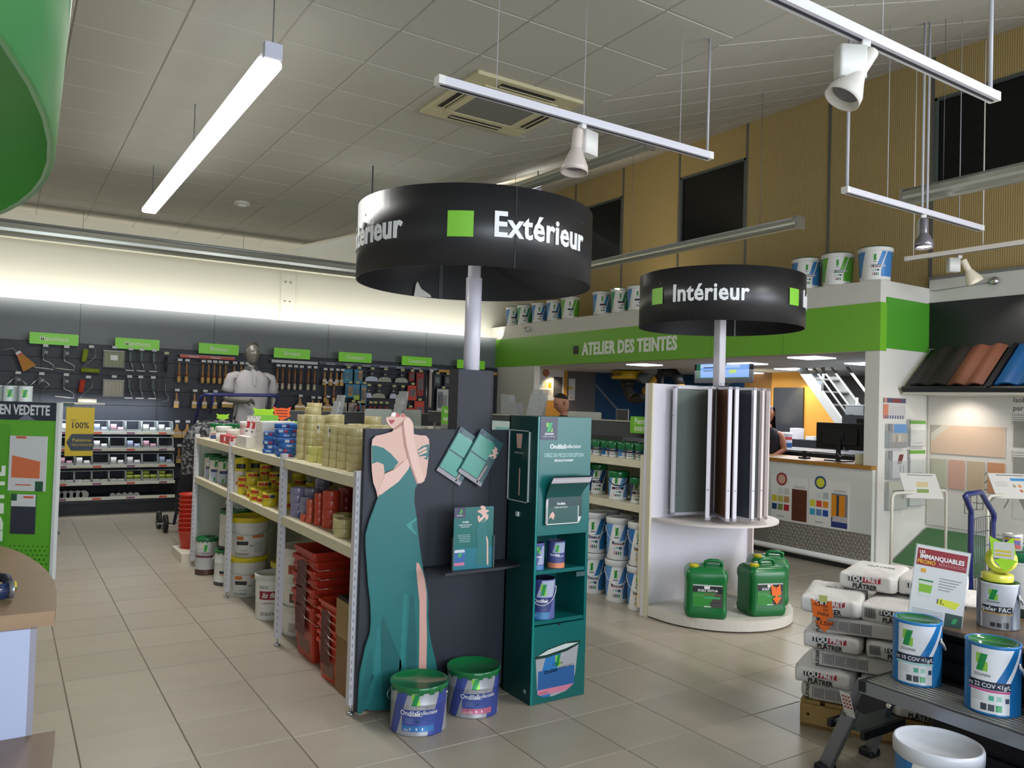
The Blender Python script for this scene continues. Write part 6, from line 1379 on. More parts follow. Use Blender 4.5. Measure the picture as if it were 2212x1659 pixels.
# local x = U (along the front-left face), local y = V
WD = M('#a88a52', .7, noise=.22, ns=5, stretch=(1, 6, 6)); WD2 = M('#8a6d3f', .75, noise=.2, ns=6)
for y in (0, .30, .62): MB().box(0, .8, y, y+.10, .0, .022).ob('bottom_board', WD2, pal)
for y in (0, .30, .62):
    for x in (0, .33, .70): MB().box(x, x+.10, y, y+.10, .022, .095).ob('block', WD2, pal, bevel=.003)
MB().box(-.0, .8, -.012, .012, .02, .118).ob('side_board', WD, pal, bevel=.003)
for k in range(7): MB().box(.0+.118*k, .095+.118*k, 0, .75, .118, .138).ob('top_board', WD, pal, bevel=.003)
for x, z in ((.04, .07), (.40, .06)): MB().lathe([(.0, .0), (.008, .0)], 12, mtx=Matrix.Translation((x, -.0126, z)) @ Matrix.Rotation(pi/2, 4, 'X'), cap0=False).ob('knot', M('#5d3d1c', .8), pal)
BAGM = M('#dedbd9', .55, noise=.05, ns=9, bump=.55, bs=26); 
BAGG = PM('bagside', '#bdbab8', [(-.15, -.03, -.028, .026, 0, '#8f8d8e'), (-.015, .075, -.028, .026, 0, '#8f8d8e'), (-.165, -.158, -.035, .03, 0, '#2a2a2c'), (-.022, -.016, -.035, .03, 0, '#2a2a2c'), (.085, .092, -.035, .03, 0, '#2a2a2c')], 'xz', rough=.55)
def bag(label, u, v, z, L, W, H, kind, seed=0, rot=0, grp=None):
    p = P0+U*u+V*v
    t = thing('plaster_bag', label, 'bag', (p.x, p.y, z), rp+rot, grp)
    rnd = random.Random(seed); ph = rnd.uniform(0, 6)
    def f(a, b):
        th = 2*pi*a; ph_ = pi*(b-.5); e1, e2 = .20, .34
        c = lambda w_, m_: (1 if cos(w_) >= 0 else -1)*abs(cos(w_))**m_; s_ = lambda w_, m_: (1 if sin(w_) >= 0 else -1)*abs(sin(w_))**m_
        x = L/2*c(ph_, e2)*c(th, e1); y = W/2*c(ph_, e2)*s_(th, e1); zz = H/2*s_(ph_, e2)
        wv_ = .004*sin(13*x/L+ph)*sin(9*y/W+ph*2)+.003*sin(31*x+47*y+ph)
        k = 1+.02*sin(6*th+ph)*abs(cos(ph_))
        return (x*k, y*k, H/2+zz+wv_)
    MB().surf(f, 44, 16).ob('sack', BAGM, t)
    yf = -W/2-.0015
    def wm(x): return .0
    if kind == 'label':
        for s, (x0, x1, m_) in enumerate(((-.085, -.012, M('#26262a')), (-.012, .072, M('#b3273a')))): MB().prism([(x0, H*.52), (x1, H*.52+(.004 if s else 0)), (x1, H*.82+(.004 if s else 0)), (x0, H*.82)], yf-.001, yf).ob('brand_box', m_, t)
        text('TOU', .036, LETW, t, (-.049, yf-.0015, H*.67), bold=.045, xs=.95); text('PRET', .034, LETW, t, (.030, yf-.0015, H*.70), bold=.045, xs=.92); text('PLÂTRER', .034, INK, t, (-.005, yf-.0015, H*.28), bold=.035, xs=.88)
        if W > .3 or True: text('PLÂTRER', .036, M('#55555a'), t, (0, 0, 0), bold=.02).rotation_euler = (-pi/2, 0, 0)
        for o in t.children:
            if o.name.startswith('lettering') and o.rotation_euler[0] < -1: o.location = (.02, .04, H+.002)
    elif kind == 'side':
        MB().box(-L*.40, L*.40, yf-.0008, yf+.004, H*.18, H*.82).ob('text_panel', PM('bagside2', '#d3d0ce', [(-.155+.052*k, -.112+.052*k, .02, .07, 0, '#98969a') for k in range(4)]+[(-.162+.052*k, -.159+.052*k, .016, .073, 0, '#3a3a3e') for k in range(5)], 'xz', rough=.5), t)
        o = text('TOUPRET', .026, M('#b3273a'), t, (L*.43, yf-.002, H*.5), bold=.035, rot=pi/2); o2 = text('PLÂTRER', .020, INK, t, (-L*.42, yf-.002, H*.5), bold=.03, rot=pi/2)
    elif kind == 'barcode':
        for k in range(9): MB().box(-.12+.006*k, -.1175+.006*k+(.001 if k % 2 else 0), yf-.001, yf, H*.3, H*.8).ob('barcode_bar', M('#4a4a4e'), t)
        for s, (x0, x1, m_) in enumerate(((-.05, .015, M('#26262a')), (.015, .09, M('#b3273a')))): MB().box(x0, x1, yf-.001, yf, H*.52, H*.82).ob('brand_box', m_, t)
        text('TOU', .032, LETW, t, (-.018, yf-.0015, H*.67), bold=.045); text('PRET', .030, LETW, t, (.052, yf-.0015, H*.68), bold=.045, xs=.95); text('PLÂTRER', .032, INK, t, (.02, yf-.0015, H*.3), bold=.035, xs=.9)
    return t
HB = .088; zb_ = .1385
gr = 'plaster bags on the pallet'
bag('bottom layer plaster bag lying along the pallet edge, grey text side out', .22, .13, zb_, .44, .27, HB, 'side', 1, 0, gr)
bag('bottom layer plaster bag with label, behind the aluminium leg', .56, .20, zb_, .27, .42, HB, 'label', 2, 0, gr)
bag('plaster bag with TOUPRET label, second layer, sticking out furthest left', .115, .17, zb_+HB, .28, .44, HB, 'label', 3, -.04, gr)
bag('plaster bag of the second layer, right part', .50, .15, zb_+HB, .44, .28, HB, 'side', 4, 0, gr)
bag('plaster bag of the third layer, long side with grey text facing out', .26, .14, zb_+2*HB, .44, .27, HB, 'side', 5, .03, gr)
bag('plaster bag of the third layer, behind the ladder bench', .66, .2, zb_+2*HB, .28, .42, HB, 'label', 6, 0, gr)
bag('plaster bag with TOUPRET label, fourth layer at the left', .145, .18, zb_+3*HB, .28, .43, HB, 'label', 7, 0, gr)
bag('plaster bag with barcode, fourth layer, half hidden by the bench', .44, .19, zb_+3*HB, .28, .43, HB, 'barcode', 8, 0, gr)
bag('plaster bag of the fifth layer, long side with grey text and red name', .27, .14, zb_+4*HB, .47, .28, HB, 'side', 9, .05, gr)
b6 = bag('plaster bag under the orange price arrow, sixth layer at the left', .13, .20, zb_+5*HB, .29, .46, HB*1.1, 'label', 10, .02, gr)
bag('plaster bag with barcode and TOUPRET label, sixth layer at the right', .44, .22, zb_+5*HB-.01, .30, .46, HB*1.1, 'barcode', 11, -.12, gr)
bag('topmost plaster bag, left, with TOUPRET label', .30, .44, zb_+6*HB+.008, .28, .44, HB*1.1, 'label', 12, -.12, gr)
bag('topmost plaster bag, right, half hidden by the promo sign', .58, .46, zb_+6*HB+.008, .28, .44, HB*1.1, 'label', 13, -.12, gr)
bag('plaster bag at the rear of the pallet, third layer', .2, .60, zb_+4*HB, .44, .28, HB*1.2, 'side', 14, 0, gr)
for k in range(4): bag('rear plaster bag of the lower layers', .25, .56, zb_+k*HB, .46, .30, HB, 'side', 20+k, 0, gr)
for k in range(6): bag('rear right plaster bag of the lower layers', .68, .55, zb_+k*HB, .30, .42, HB, 'side', 30+k, 0, gr)
p = P0+U*.105-V*.035
t = thing('price_arrow', 'orange arrow-shaped price card handwritten Plâtre de Paris 13.50€', 'price card', (p.x, p.y, .50), rp)
q = price_arrow(t, (0, 0, 0), .115, .165, [])
for i, (s, z, sz) in enumerate((('PLATRE', .132, .020), ('DE', .112, .018), ('PARIS', .090, .022), ('13.50€', .045, .030))): text(s, sz, INK, t, ((-.012, .012, .0, .01)[i], -.0018, z), rot=-.06, bold=.012, shear=.15)
MB().box(-.02, .02, -.0005, .001, .150, .185).ob('yellow_tape', M('#c9cc7a', .4), t)

# ================================================================== ALUMINIUM BENCH
ALU = M('#8f939a', .35, .75, noise=.05, ns=30); PLB = M('#15171c', .45)
t = thing('work_platform', 'aluminium folding work platform with black ribbed top and splayed legs', 'work platform', (0, 0, 0))
X0, X1, YE_, ZP = 3.105, 3.385, 2.005, .48
MB().box(X0, X1, .25, YE_, ZP-.045, ZP-.006).ob('deck', M('#1a1b20', .5), t)
for k in range(10):
    x = X0+.018+.0265*k; MB().box(x, x+.011, .25, YE_-.015, ZP-.006, ZP).ob('deck_rib', M('#b9b7b0', .35, .6), t)
for x in (X0-.006, X1): MB().box(x, x+.006, .25, YE_, ZP-.055, ZP-.004).ob('side_rail', ALU, t)
MB().box(X0-.008, X1+.008, YE_-.03, YE_+.01, ZP-.05, ZP-.002).ob('end_cap', PLB, t, bevel=.004)
def leg(a, b, w, d, par, nm='leg', mt=ALU):
    a, b = Vector(a), Vector(b); L = (b-a).length; q = Matrix.Translation(a) @ (b-a).to_track_quat('Z', 'X').to_matrix().to_4x4()
    return MB().box(-d/2, d/2, -w/2, w/2, 0, L, mtx=q).ob(nm, mt, par, bevel=.004)
for x, xb in ((X0+.015, X0+.075), (X1-.015, X1+.13)):
    leg((x, YE_-.01, ZP-.01), (xb-.02, YE_+.20, .03), .03, .062, t)
    MB().box(xb-.055, xb+.02, YE_+.17, YE_+.24, 0, .035).ob('rubber_foot', PLB, t, bevel=.006)
    MB().prism([(YE_-.17, ZP-.05), (YE_-.01, ZP-.05), (YE_+.02, ZP-.13), (YE_-.02, ZP-.14)], x-.020, x-.012, 'yz').ob('hinge_bracket', PLB, t)
    MB().cyl((x-.028, YE_-.13, ZP-.065), (x-.016, YE_-.13, ZP-.065), .010, 12).ob('rivet', CHROME, t)
MB().box(X0+.05, X1+.05, YE_+.02, YE_+.17, .235, .25).ob('lower_step', M('#54625e', .3, .3), t)
MB().box(X0+.03, X1+.06, YE_+.0, YE_+.02, .215, .25).ob('step_edge', PLB, t)
MB().box(X0+.03, X1+.06, YE_+.16, YE_+.18, .215, .25).ob('step_edge', PLB, t)
st = MB(); 
q = Matrix.Translation((X0+.020, YE_+.045, ZP-.11))
lb = MB().box(-.024, .024, 0, .001, -.06, .06).ob('rating_sticker', PM('sticker', '#c9c6c2', [(-.02+.014*i, -.01+.014*i, -.02+.018*j, -.008+.018*j, .5, '#9a4a3c') for i in range(3) for j in range(4)], 'xz'), t, (X0-.0165, YE_+.052, ZP-.12), (radians(22), 0, -pi/2))
text('150', .022, INK, t, (X0-.0175, YE_+.070, ZP-.165), -pi/2, bold=.02)
# cans on the platform
def zcan(label, x, y, z, R, H, col, strip, nm, words=(), lid=None, cat='paint can', side='#2e78b8'):
    r = [(-.5, -.080, 0, 1, 0, col), (.012-.56*.455*H, .5, .03*H, 1, .56, col), (.046-.56*.455*H, .064-.56*.455*H, .03*H, 1, .56, '#e1e3e8'), (-.5, .5, .955*H, 1, 0, col),
         (-.08, .062, .0, .45*H, 0, '#d9dadc'), (-.09, .065, .37*H, .485*H, 0, '#232c44'), (-.09, .065, .335*H, .365*H, 0, strip)]
    r += [(-.04+.026*k, -.018+.026*k, .07*H, .165*H, 0, c) for k, c in enumerate(('#3c424c', '#4a505a', '#2b9a55'))]+[(.045, .060, .20*H, .27*H, 0, '#33435a'), (-.012, .006, .22*H, .29*H, 0, '#49a88a'), (.015, .032, .22*H, .29*H, 0, '#8fc4b0')]
    r += [(-.075, -.03, (.30-.03*k)*H, (.306-.03*k)*H, 0, '#8a9096') for k in range(4)]+[(-.5, .5, .0, .035*H, 0, col)]
    r += logo(-.038, .62*H, .042, .25*H)
    return pail('paint_can', label, cat, (x, y, z), R, H, PM('zc%s%s' % (col, strip), '#dfe1e6', r, 'cyl', R, rough=.28), lid or M('#176a36', .15, coat=.6), 'tin', None,
                [(nm, .0225, -.012, .425, LETW, dict(bold=.012, xs=.95)), ('ZOLPAN', .015, -.035, .565, M('#50545c'))]+list(words))
def ear(par, R, H, sx=1):
    MB().lathe([(.0, 0), (.012, 0), (.010, .006)], 14, mtx=Matrix.Translation((sx*R*.995*.9, -R*.42, H*.72)) @ Matrix.Rotation(pi/2, 4, 'Y')).ob('handle_ear', WHITE, par)
    MB().tube([(sx*R*.93, -R*.46, H*.72), (sx*R*1.02, -R*.36, H*.66), (sx*R*1.10, -R*.2, H*.57)], .005, 8).ob('handle', M('#d9dbdf', .4), par)
c = zcan('blue and white can with teal strip, nearest the end of the platform', 3.315, 1.885, .4805, .096, .262, '#2276b8', '#9ccfcb', 'ro 10 COV <1g/L'); ear(c, .096, .262)
c = zcan('blue and white can with magenta strip, middle of the platform', 3.262, 1.555, .4805, .096, .262, '#1c6aa8', '#c44a8a', 'ro 22 COV <1g/L'); ear(c, .096, .262)
zcan('blue can at the right edge, beyond the 22 COV can', 3.27, 1.30, .4805, .096, .262, '#1c5f9c', '#c44a8a', 'ro 33 COV')
# table behind
t = thing('display_table', 'brown display table with dark slatted body behind the platform', 'table', (0, 0, 0))
TT = M('#6d5845', .3, noise=.15, ns=4, stretch=(1, 5, 1))
MB().box(3.42, 4.35, .2, 1.96, .675, .70).ob('table_top', TT, t, bevel=.004)
MB().box(3.50, 4.3, .25, 1.90, .0, .675).ob('table_body', M('#101116', .6), t)
for k in range(7): MB().box(3.475, 3.50, .25, 1.90, .06+.085*k, .12+.085*k).ob('slat', M('#15161d', .5), t)
FACM = PM('fac', '#c5c8cf', [(.03, .2, .0, 1, .35, '#5d6878'), (-.5, -.075, 0, 1, 0, '#5d6878'), (-.065, .05, 0, .07, 0, '#8d8d8f'), (-.07, .058, .072, .10, 0, '#2a2d38'), (-.07, .058, .066, .072, 0, '#b98f4a'), (-.03, -.01, .012, .03, 0, '#2a2a2e'), (-.005, .015, .012, .03, 0, '#2a2a2e'), (.02, .042, .008, .034, 0, '#2a2a2e')]+logo(-.02, .125, .036, .045), 'cyl', .083, rough=.3)
c = pail('paint_can', 'grey can lettered FAC with green rim, under the yellow tapes', 'paint can', (3.68, 1.735, .7005), .083, .195, FACM, M('#3c6b3e', .3), 'tin', None, [('lpafer FAC', .027, -.008, .44, LETW, dict(bold=.012)), ('ZOLPAN', .013, -.02, .60, M('#50545c'))]); ear(c, .083, .195)
pail('paint_can', 'dark blue can with red strip at the right edge of the table', 'paint can', (3.63, 1.49, .7005), .075, .17, PM('edgecan', '#c9cbd2', [(-.5, .5, .11, 1, 0, '#2a2f6a'), (-.5, .5, .05, .06, 0, '#b9503c'), (-.5, .5, 0, .012, 0, '#b9503c')], 'cyl', .075), M('#176a36', .3), 'tin', None, [('Ond', .03, -.02, .48, INK, dict(bold=.02))])
pail('paint_bucket', 'big white bucket with green lid at the right rear of the table', 'bucket', (4.05, 1.80, .7005), .13, .29, PM('bigb', '#dcdcda', [(-.02, .2, 0, .12, .6, '#5fae2c'), (-.2, .2, .0, .04, 0, '#2c3a32')], 'cyl', .13), M('#17704a', .25), 'plastic', ring=WHITE, rz=face(4.05, 1.8))
for i, (x, y) in enumerate([(4.01, 1.83), (4.06, 1.72)]):
    tape_stack(['clear-wrapped printed tape roll on the big bucket, left', 'clear-wrapped printed tape roll on the big bucket, right'][i], x, y, .992, .042, .075, 1, '#c9c4c0')
    MB().surf(lambda u, v: (x+.0425*sin(face(x, y)+(u-.5)*1.6), y-.0425*cos(face(x, y)+(u-.5)*1.6), 1.0+.055*v), 8, 1).ob('tape_label', PM('tl%d' % i, '#5f5a9a', [(-9, 9, 1.0, 1.02, 0, '#b9504c'), (-9, 9, 1.04, 1.05, 0, '#c9a52c')], 'xz'), [o for o in bpy.data.objects if o.name.startswith('tape_roll') and o.get('label', '').startswith('clear-wrapped printed')][-1]).location = (-x, -y, -.992)
tape_stack('bright yellow tape roll lying on the grey can', 3.69, 1.745, .896, .062, .030, 1, '#dcd94a')
tr_ = tag(rollmb(.058, .045, core=.7).ob('tape_roll', M('#d8d84e', .4), None, (3.74, 1.745, .985), (pi/2, 0, face(3.7, 1.7)-.3)), 'yellow tape roll standing upright behind the lime arrow', 'tape')
t = thing('price_arrow', 'lime green arrow price card before the yellow tape roll', 'price card', (3.655, 1.705, .945), face(3.65, 1.70))
LIME = M('#a8e02c', .45)
price_arrow(t, (0, 0, 0), .105, .15, [], LIME)
MB().box(-.036, .040, -.002, -.001, .055, .125).ob('price_slip', M('#cfd0cc', .5), t)
for z in (.082, .066): MB().box(-.03, .03, -.003, -.002, z, z+.008).ob('yellow_bar', M('#d6c52e', .5), t)
t = thing('aerosol_can', 'white and blue cylinder behind the promo sign', 'can', (3.70, 1.93, .7005), face(3.7, 1.9))
MB().lathe([(.028, 0), (.03, .004), (.03, .15), (.02, .165)], 20).ob('body', PM('aer', '#cfd0d6', [(-1, 1, .05, .10, .4, '#2a2a8a')], 'cyl', .03), t); MB().lathe([(.022, .165), (.022, .19)], 16).ob('cap', WHITE, t)
tag(MB().box(-.09, .09, -.12, .12, 0, .10).ob('paper_stack', M('#c9bba8', .7, noise=.1, ns=30), None, (4.15, 2.3, .66), rp), 'pinkish cream bag edge behind the promo sign', 'bag')
bpy.data.objects.remove([o for o in bpy.data.objects if o.name.startswith('paper_stack')][0])
# promo sign
t = thing('promo_sign', 'leaning promo sheet in a clear stand headed Les Immanquables', 'sign', (3.425, 1.875, .7005), face(3.42, 1.88)+.06)
q = Matrix.Rotation(radians(-7), 4, 'X') @ Matrix.Rotation(radians(6), 4, 'Y')
def pp(o): o.matrix_basis = q @ o.matrix_basis; return o
w, h = .205, .33
pp(MB().box(-w/2, w/2, 0, .003, 0, h).ob('sheet', M('#d5d5d6', .4), t)); pp(MB().box(-w/2-.004, w/2+.004, .0032, .0042, -.004, h+.004).ob('clear_sleeve', M('#dfe3e6', .1, alpha=.35), t))
pp(MB().box(-w/2+.006, w/2-.006, -.001, 0, h-.085, h-.012).ob('red_header', M('#8f1f2b', .4), t))
for s, sz, x, z, m_, b in (('LES', .018, -.078, h-.028, LETW, .02), ('IMMANQUABLES', .027, 0, h-.047, LETW, .03), ('PROMO', .024, -.058, h-.070, M('#d9a92a'), .03), ('RENOVATION', .019, .042, h-.070, M('#c98a8f'), 0)):
    o = text(s, sz, m_, t, (x, -.0016, z), bold=b, xs=.85); o.matrix_basis = q @ o.matrix_basis
pp(MB().prism([(-.072, .115), (-.028, .115), (-.022, .185), (-.078, .185)], -.001, 0).ob('bucket_print', PM('promobk', '#cfd2cc', [(-1, 1, .13, .165, .2, '#7fb52f'), (-1, 1, .178, 1, 0, '#2f7a48')], 'xz'), t))
pp(MB().prism([(-.0, .092), (.072, .082), (.088, .112), (.01, .118)], -.001, 0).ob('yellow_price', M('#d8dc3a', .5), t))
o = text('11,', .026, INK, t, (.012, -.0016, .103), bold=.02); o.matrix_basis = q @ o.matrix_basis
pp(MB().box(-.075, -.055, -.001, 0, .215, .232).ob('badge', M('#d9a02a', .5), t))
for k in range(5): pp(MB().box(.0, .085-.01*k, -.001, 0, .20-.012*k, .204-.012*k).ob('text_line', M('#8d9096', .5), t))
for k in range(3): pp(MB().box(-.09, .03, -.001, 0, .055-.008*k, .058-.008*k).ob('text_line', M('#9a9da2', .5), t))
pp(MB().box(w/2-.065, w/2, -.0015, 0, .0, .062).ob('dark_corner', M('#2a4a42', .4), t)); pp(MB().box(-w/2, -w/2+.09, -.001, 0, .006, .012).ob('red_line', M('#a33', .4), t))
pp(MB().prism([(.062, .022), (.078, .022), (.086, .045), (.070, .045)], -.002, -.0015).ob('logo', M('#2f9a5a', .4), t))
MB().box(-.08, .08, .0, .09, 0, .003).ob('stand_base', M('#dfe3e6', .1, alpha=.4), t)
# white buckets on the floor in front of the platform
zb('white-lidded blue bucket on the floor in the bottom right corner', 2.965, 1.60, 0, .145, .40, '#2276b8', '#e9a3a3', 'Evolution', lid=M('#cfd2da', .3), hd=None)
zb('second white-lidded bucket cut off at the bottom right corner', 2.82, 1.18, 0, .145, .40, '#2276b8', '#e9a3a3', 'Evolution', lid=M('#cfd2da', .3), hd=None)
# ================================================================== LEFT FOREGROUND
WTOP = M('#93775a', .45, noise=.12, ns=3, stretch=(1, 9, 9))
OUTL = [(-1.3, 2.49), (.144, 2.485), (.153, 2.60), (.160, 2.73), (.161, 2.844), (.157, 2.94), (.149, 3.036), (.134, 3.16), (.111, 3.286), (.086, 3.40), (.056, 3.50), (.0, 3.64), (-.08, 3.78), (-.2, 3.90), (-.4, 3.97), (-1.3, 3.97)]
t = thing('service_counter', 'wood-topped counter with rounded end and white front at the left edge', 'counter', (0, 0, 0))
MB().prism(OUTL[::-1], .96, 1.0, 'xy').ob('worktop', WTOP, t)
LO = [(a, b-.012 if b < 2.5 else b) for a, b in OUTL]
MB().prism([(-1.3, 2.48), (.157, 2.479), (.150, 2.40), (.136, 2.238), (.10, 2.08), (.02, 1.95), (-.10, 1.87), (-1.3, 1.87)], .64, .676, 'xy').ob('lower_worktop', M('#7c6450', .35, noise=.12, ns=3, stretch=(1, 9, 9)), t)
MB().box(-1.3, .088, 2.475, 2.49, .676, .96).ob('front_panel', M('#aab4d2', .35), t)
MB().box(.088, .103, 2.475, 2.60, .676, .96).ob('edge_strip', M('#8c8a96', .5), t)
MB().prism([(-1.3, 2.49), (.088, 2.49), (.088, 2.9), (.03, 3.25), (-.12, 3.6), (-.4, 3.8), (-1.3, 3.8)][::-1], .0, .96, 'xy').ob('carcass', M('#b9bccb', .5), t)
MB().box(-1.3, .05, 1.95, 2.48, 0, .64).ob('lower_carcass', M('#b9bccb', .5), t)
g = thing('ski_mask', 'dark blue strap and goggles lying on the wooden counter', 'goggles', (-.03, 2.68, 1.0), .2)
MB().surf(lambda u, v: (.075*cos(pi*u), -.05*sin(pi*u)-.012*sin(pi*v), .045*v+.006), 14, 6).ob('lens', M('#1c2f52', .15, coat=.6), g)
MB().tube([(.07, .0, .03), (.075, .06, .045), (.03, .12, .05), (-.05, .13, .05), (-.08, .06, .04), (-.075, 0, .03)], .014, 8).ob('strap', M('#141c30', .6), g)
MB().lathe([(.0, .0), (.016, .0), (.014, .008)], 14, mtx=Matrix.Translation((.074, -.02, .035)) @ Matrix.Rotation(pi/2, 4, 'Y')).ob('rainbow_badge', PM('badge', '#3f7a4a', [(-1, 1, .036, 1, 0, '#c9b23a'), (-1, 1, .0, .030, 0, '#a83c2c')], 'xz'), g)
MB().lathe([(.022, .0), (.026, .0), (.026, .012)], 14, mtx=Matrix.Translation((.060, -.03, .03)) @ Matrix.Rotation(pi/2, 4, 'Y'), cap0=False, cap1=False).ob('buckle', M('#8a8c92', .3, .6), g)
# EN VEDETTE display panel, square to the view
hp = radians(-33.0)
t = thing('display_board', 'green EN VEDETTE display panel with navy header at the left edge', 'display panel', (.212, 4.15, 0), hp)
PG = M('#5aa32a', .4, noise=.03)
MB().box(-.75, 0, 0, .02, .74, 1.545).ob('board', PG, t)
for x in (-.70, -.42): MB().box(x, x+.03, .02, .05, 0, 1.3).ob('support_post', STEEL, t)
MB().box(0, .014, -.004, .024, .74, 1.545).ob('white_edge', M('#c9cdcb', .4), t)
MB().box(-.75, 0, -.003, 0, 1.462, 1.545).ob('navy_header', M('#252a3a', .45), t)
MB().prism([(-.175, 1.462), (-.135, 1.490), (-.095, 1.462)][::-1], -.0045, -.003).ob('pointer_triangle', M('#6a7080', .5), t)
text('EN VEDETTE', .062, M('#c9ccce', .5), t, (-.145, -.0045, 1.506), bold=.035, xs=.66)
vt = text('EN VEDETTE', .10, M('#d9e2d4', .5), t, (-.255, -.004, .97), bold=.035, rot=pi/2, ext=.002)
MB().rbox(-.31, -.205, -.002, 0, .76, 1.44, .02, 'y').ob('side_tab', M('#4f9a25', .4), t)
MB().box(-.205, -.035, -.006, -.001, 1.14, 1.39).ob('white_card', M('#c6c8c8', .4), t)
MB().prism([(-.190, 1.20), (-.062, 1.198), (-.062, 1.275), (-.190, 1.30)], -.0075, -.006).ob('orange_shape', M('#c96a42', .5), t)
MB().box(-.175, -.13, -.0075, -.006, 1.378, 1.388).ob('orange_tag', M('#c9563a', .5), t); MB().box(-.08, -.045, -.0075, -.006, 1.14, 1.185).ob('green_corner', M('#1f4f3a', .5), t)
MB().box(-.17, -.10, -.0075, -.006, 1.165, 1.170).ob('red_line', M('#c05a4a', .5), t)
MB().box(-.185, -.075, -.006, -.001, .945, 1.125).ob('slate_card', M('#2b303c', .45), t); MB().box(-.185, -.075, -.0075, -.006, 1.07, 1.125).ob('card_header', M('#c9cbcb', .4), t)
MB().box(-.185, -.16, -.0085, -.0075, 1.095, 1.125).ob('green_corner', M('#1f4f3a', .5), t); MB().box(-.13, -.085, -.0085, -.0075, 1.108, 1.117).ob('orange_tag', M('#c9563a', .5), t)
dm = MB()
for i in range(34):
    for j in range(13):
        x, z = -.70+.021*i+(.0105 if j % 2 else 0), .75+.020*j; r = .0022+.0062*max(0, min(1, (.95-z)/.35))*max(0, min(1, (x+.55)/.45))
        if r > .003 and x < -.008: dm.lathe([(0, 0), (r, 0)], 8, mtx=Matrix.Translation((x, -.0006, z)) @ Matrix.Rotation(pi/2, 4, 'X'), cap0=False)
dm.ob('dot_pattern', M('#2f7a26', .4), t)['kind'] = 'stuff'
for i in range(3):
    c = pail('paint_tin', ['small white and green tin on top of the green panel, left', 'small white and green tin on top of the green panel, middle', 'small white and green tin on top of the green panel, right'][i], 'paint can', (-.03+.065*i*.9, 4.33-.04*i, 1.545), .030, .072, PM('entin', '#c9d0cc', [(-.2, -.03, -1, 1, 0, '#7f8f9f')]+logo(.0, .02, .022, .035), 'cyl', .03), M('#7fa58f', .4), 'tin')
MB().box(-.45, 0, .02, .14, 1.530, 1.545).ob('top_ledge', M('#4a5a52', .5), t)
# yellow hanging sign on a white rail
t = thing('hanging_sign', 'yellow hanging sign reading Les 100% Peintures Techniques', 'sign', (.755, 10.2, .866))
MB().box(-.142, .142, 0, .004, 0, .553).ob('plate', M('#c9ae17', .45), t)
MB().prism([(-.13, .155), (-.08, .06), (.142, .06), (.142, .25), (-.08, .25)], -.002, 0).ob('navy_arrow', M('#2f3d4a', .5), t)
text('LES /', .035, M('#4a4a22'), t, (-.06, -.001, .405)); text('100%', .095, M('#23262c'), t, (0, -.001, .345), bold=.015, xs=.9)
text('Peintures', .050, M('#b9a22a'), t, (.025, -.003, .180), bold=.015); text('TECHNIQUES', .036, M('#b9a22a'), t, (.03, -.003, .125))
t = thing('sign_rail', 'white tube rail holding the yellow hanging sign', 'rail', (0, 0, 0))
MB().tube([(.52, 10.2, 1.36), (.53, 10.2, 1.44), (.57, 10.2, 1.462), (1.0, 10.2, 1.462)], .014, 8).ob('rail_tube', M('#d4d4d0', .4), t)
MB().cyl((.52, 10.2, 0), (.52, 10.2, 1.38), .014, 8).ob('rail_post', M('#d4d4d0', .4), t)
MB().box(.45, .60, 10.12, 10.28, 0, .012).ob('rail_base', M('#55575a', .5), t)
for x in (.66, .85): MB().cyl((x, 10.2, 1.415), (x, 10.2, 1.462), .004, 6).ob('hook', STEEL, t)
# blue trolley by the mannequin
t = thing('hand_trolley', 'tall dark blue trolley with black wheels beside the silver mannequin', 'trolley', (0, 0, 0))
MB().tube([(1.73, 9.8, .10), (1.70, 8.75, 1.30), (1.69, 8.40, 1.58), (1.72, 8.36, 1.605), (1.80, 8.35, 1.61), (2.38, 8.35, 1.62), (2.45, 8.36, 1.61), (2.47, 8.42, 1.58), (2.47, 8.75, 1.30), (2.47, 9.8, .10)], .018, 10).ob('tube_frame', M('#20245c', .35), t)
MB().tube([(1.80, 8.35, 1.60), (1.80, 8.50, 1.42)], .014, 8).ob('inner_bar', M('#20245c', .35), t)
for x in (1.60, 2.5): MB().lathe([(.0, -.02), (.03, -.022), (.10, -.02), (.105, 0), (.10, .02), (.03, .022), (0, .02)], 24, mtx=Matrix.Translation((x+.04, 9.83, .105)) @ Matrix.Rotation(pi/2, 4, 'Y')).ob('wheel', M('#121316', .5), t)
MB().lathe([(.0, -.02), (.03, -.022), (.10, -.02), (.105, 0), (.10, .02), (.03, .022), (0, .02)], 24, mtx=Matrix.Translation((1.62, 10.15, .105)) @ Matrix.Rotation(pi/2, 4, 'Y')).ob('wheel', M('#121316', .5), t)
MB().cyl((1.55, 9.83, .105), (2.6, 9.83, .105), .010, 8).ob('axle', STEEL, t)
MB().tube([(1.62, 10.15, .105), (1.70, 9.83, .105)], .012, 8).ob('wheel_arm', STEEL, t)
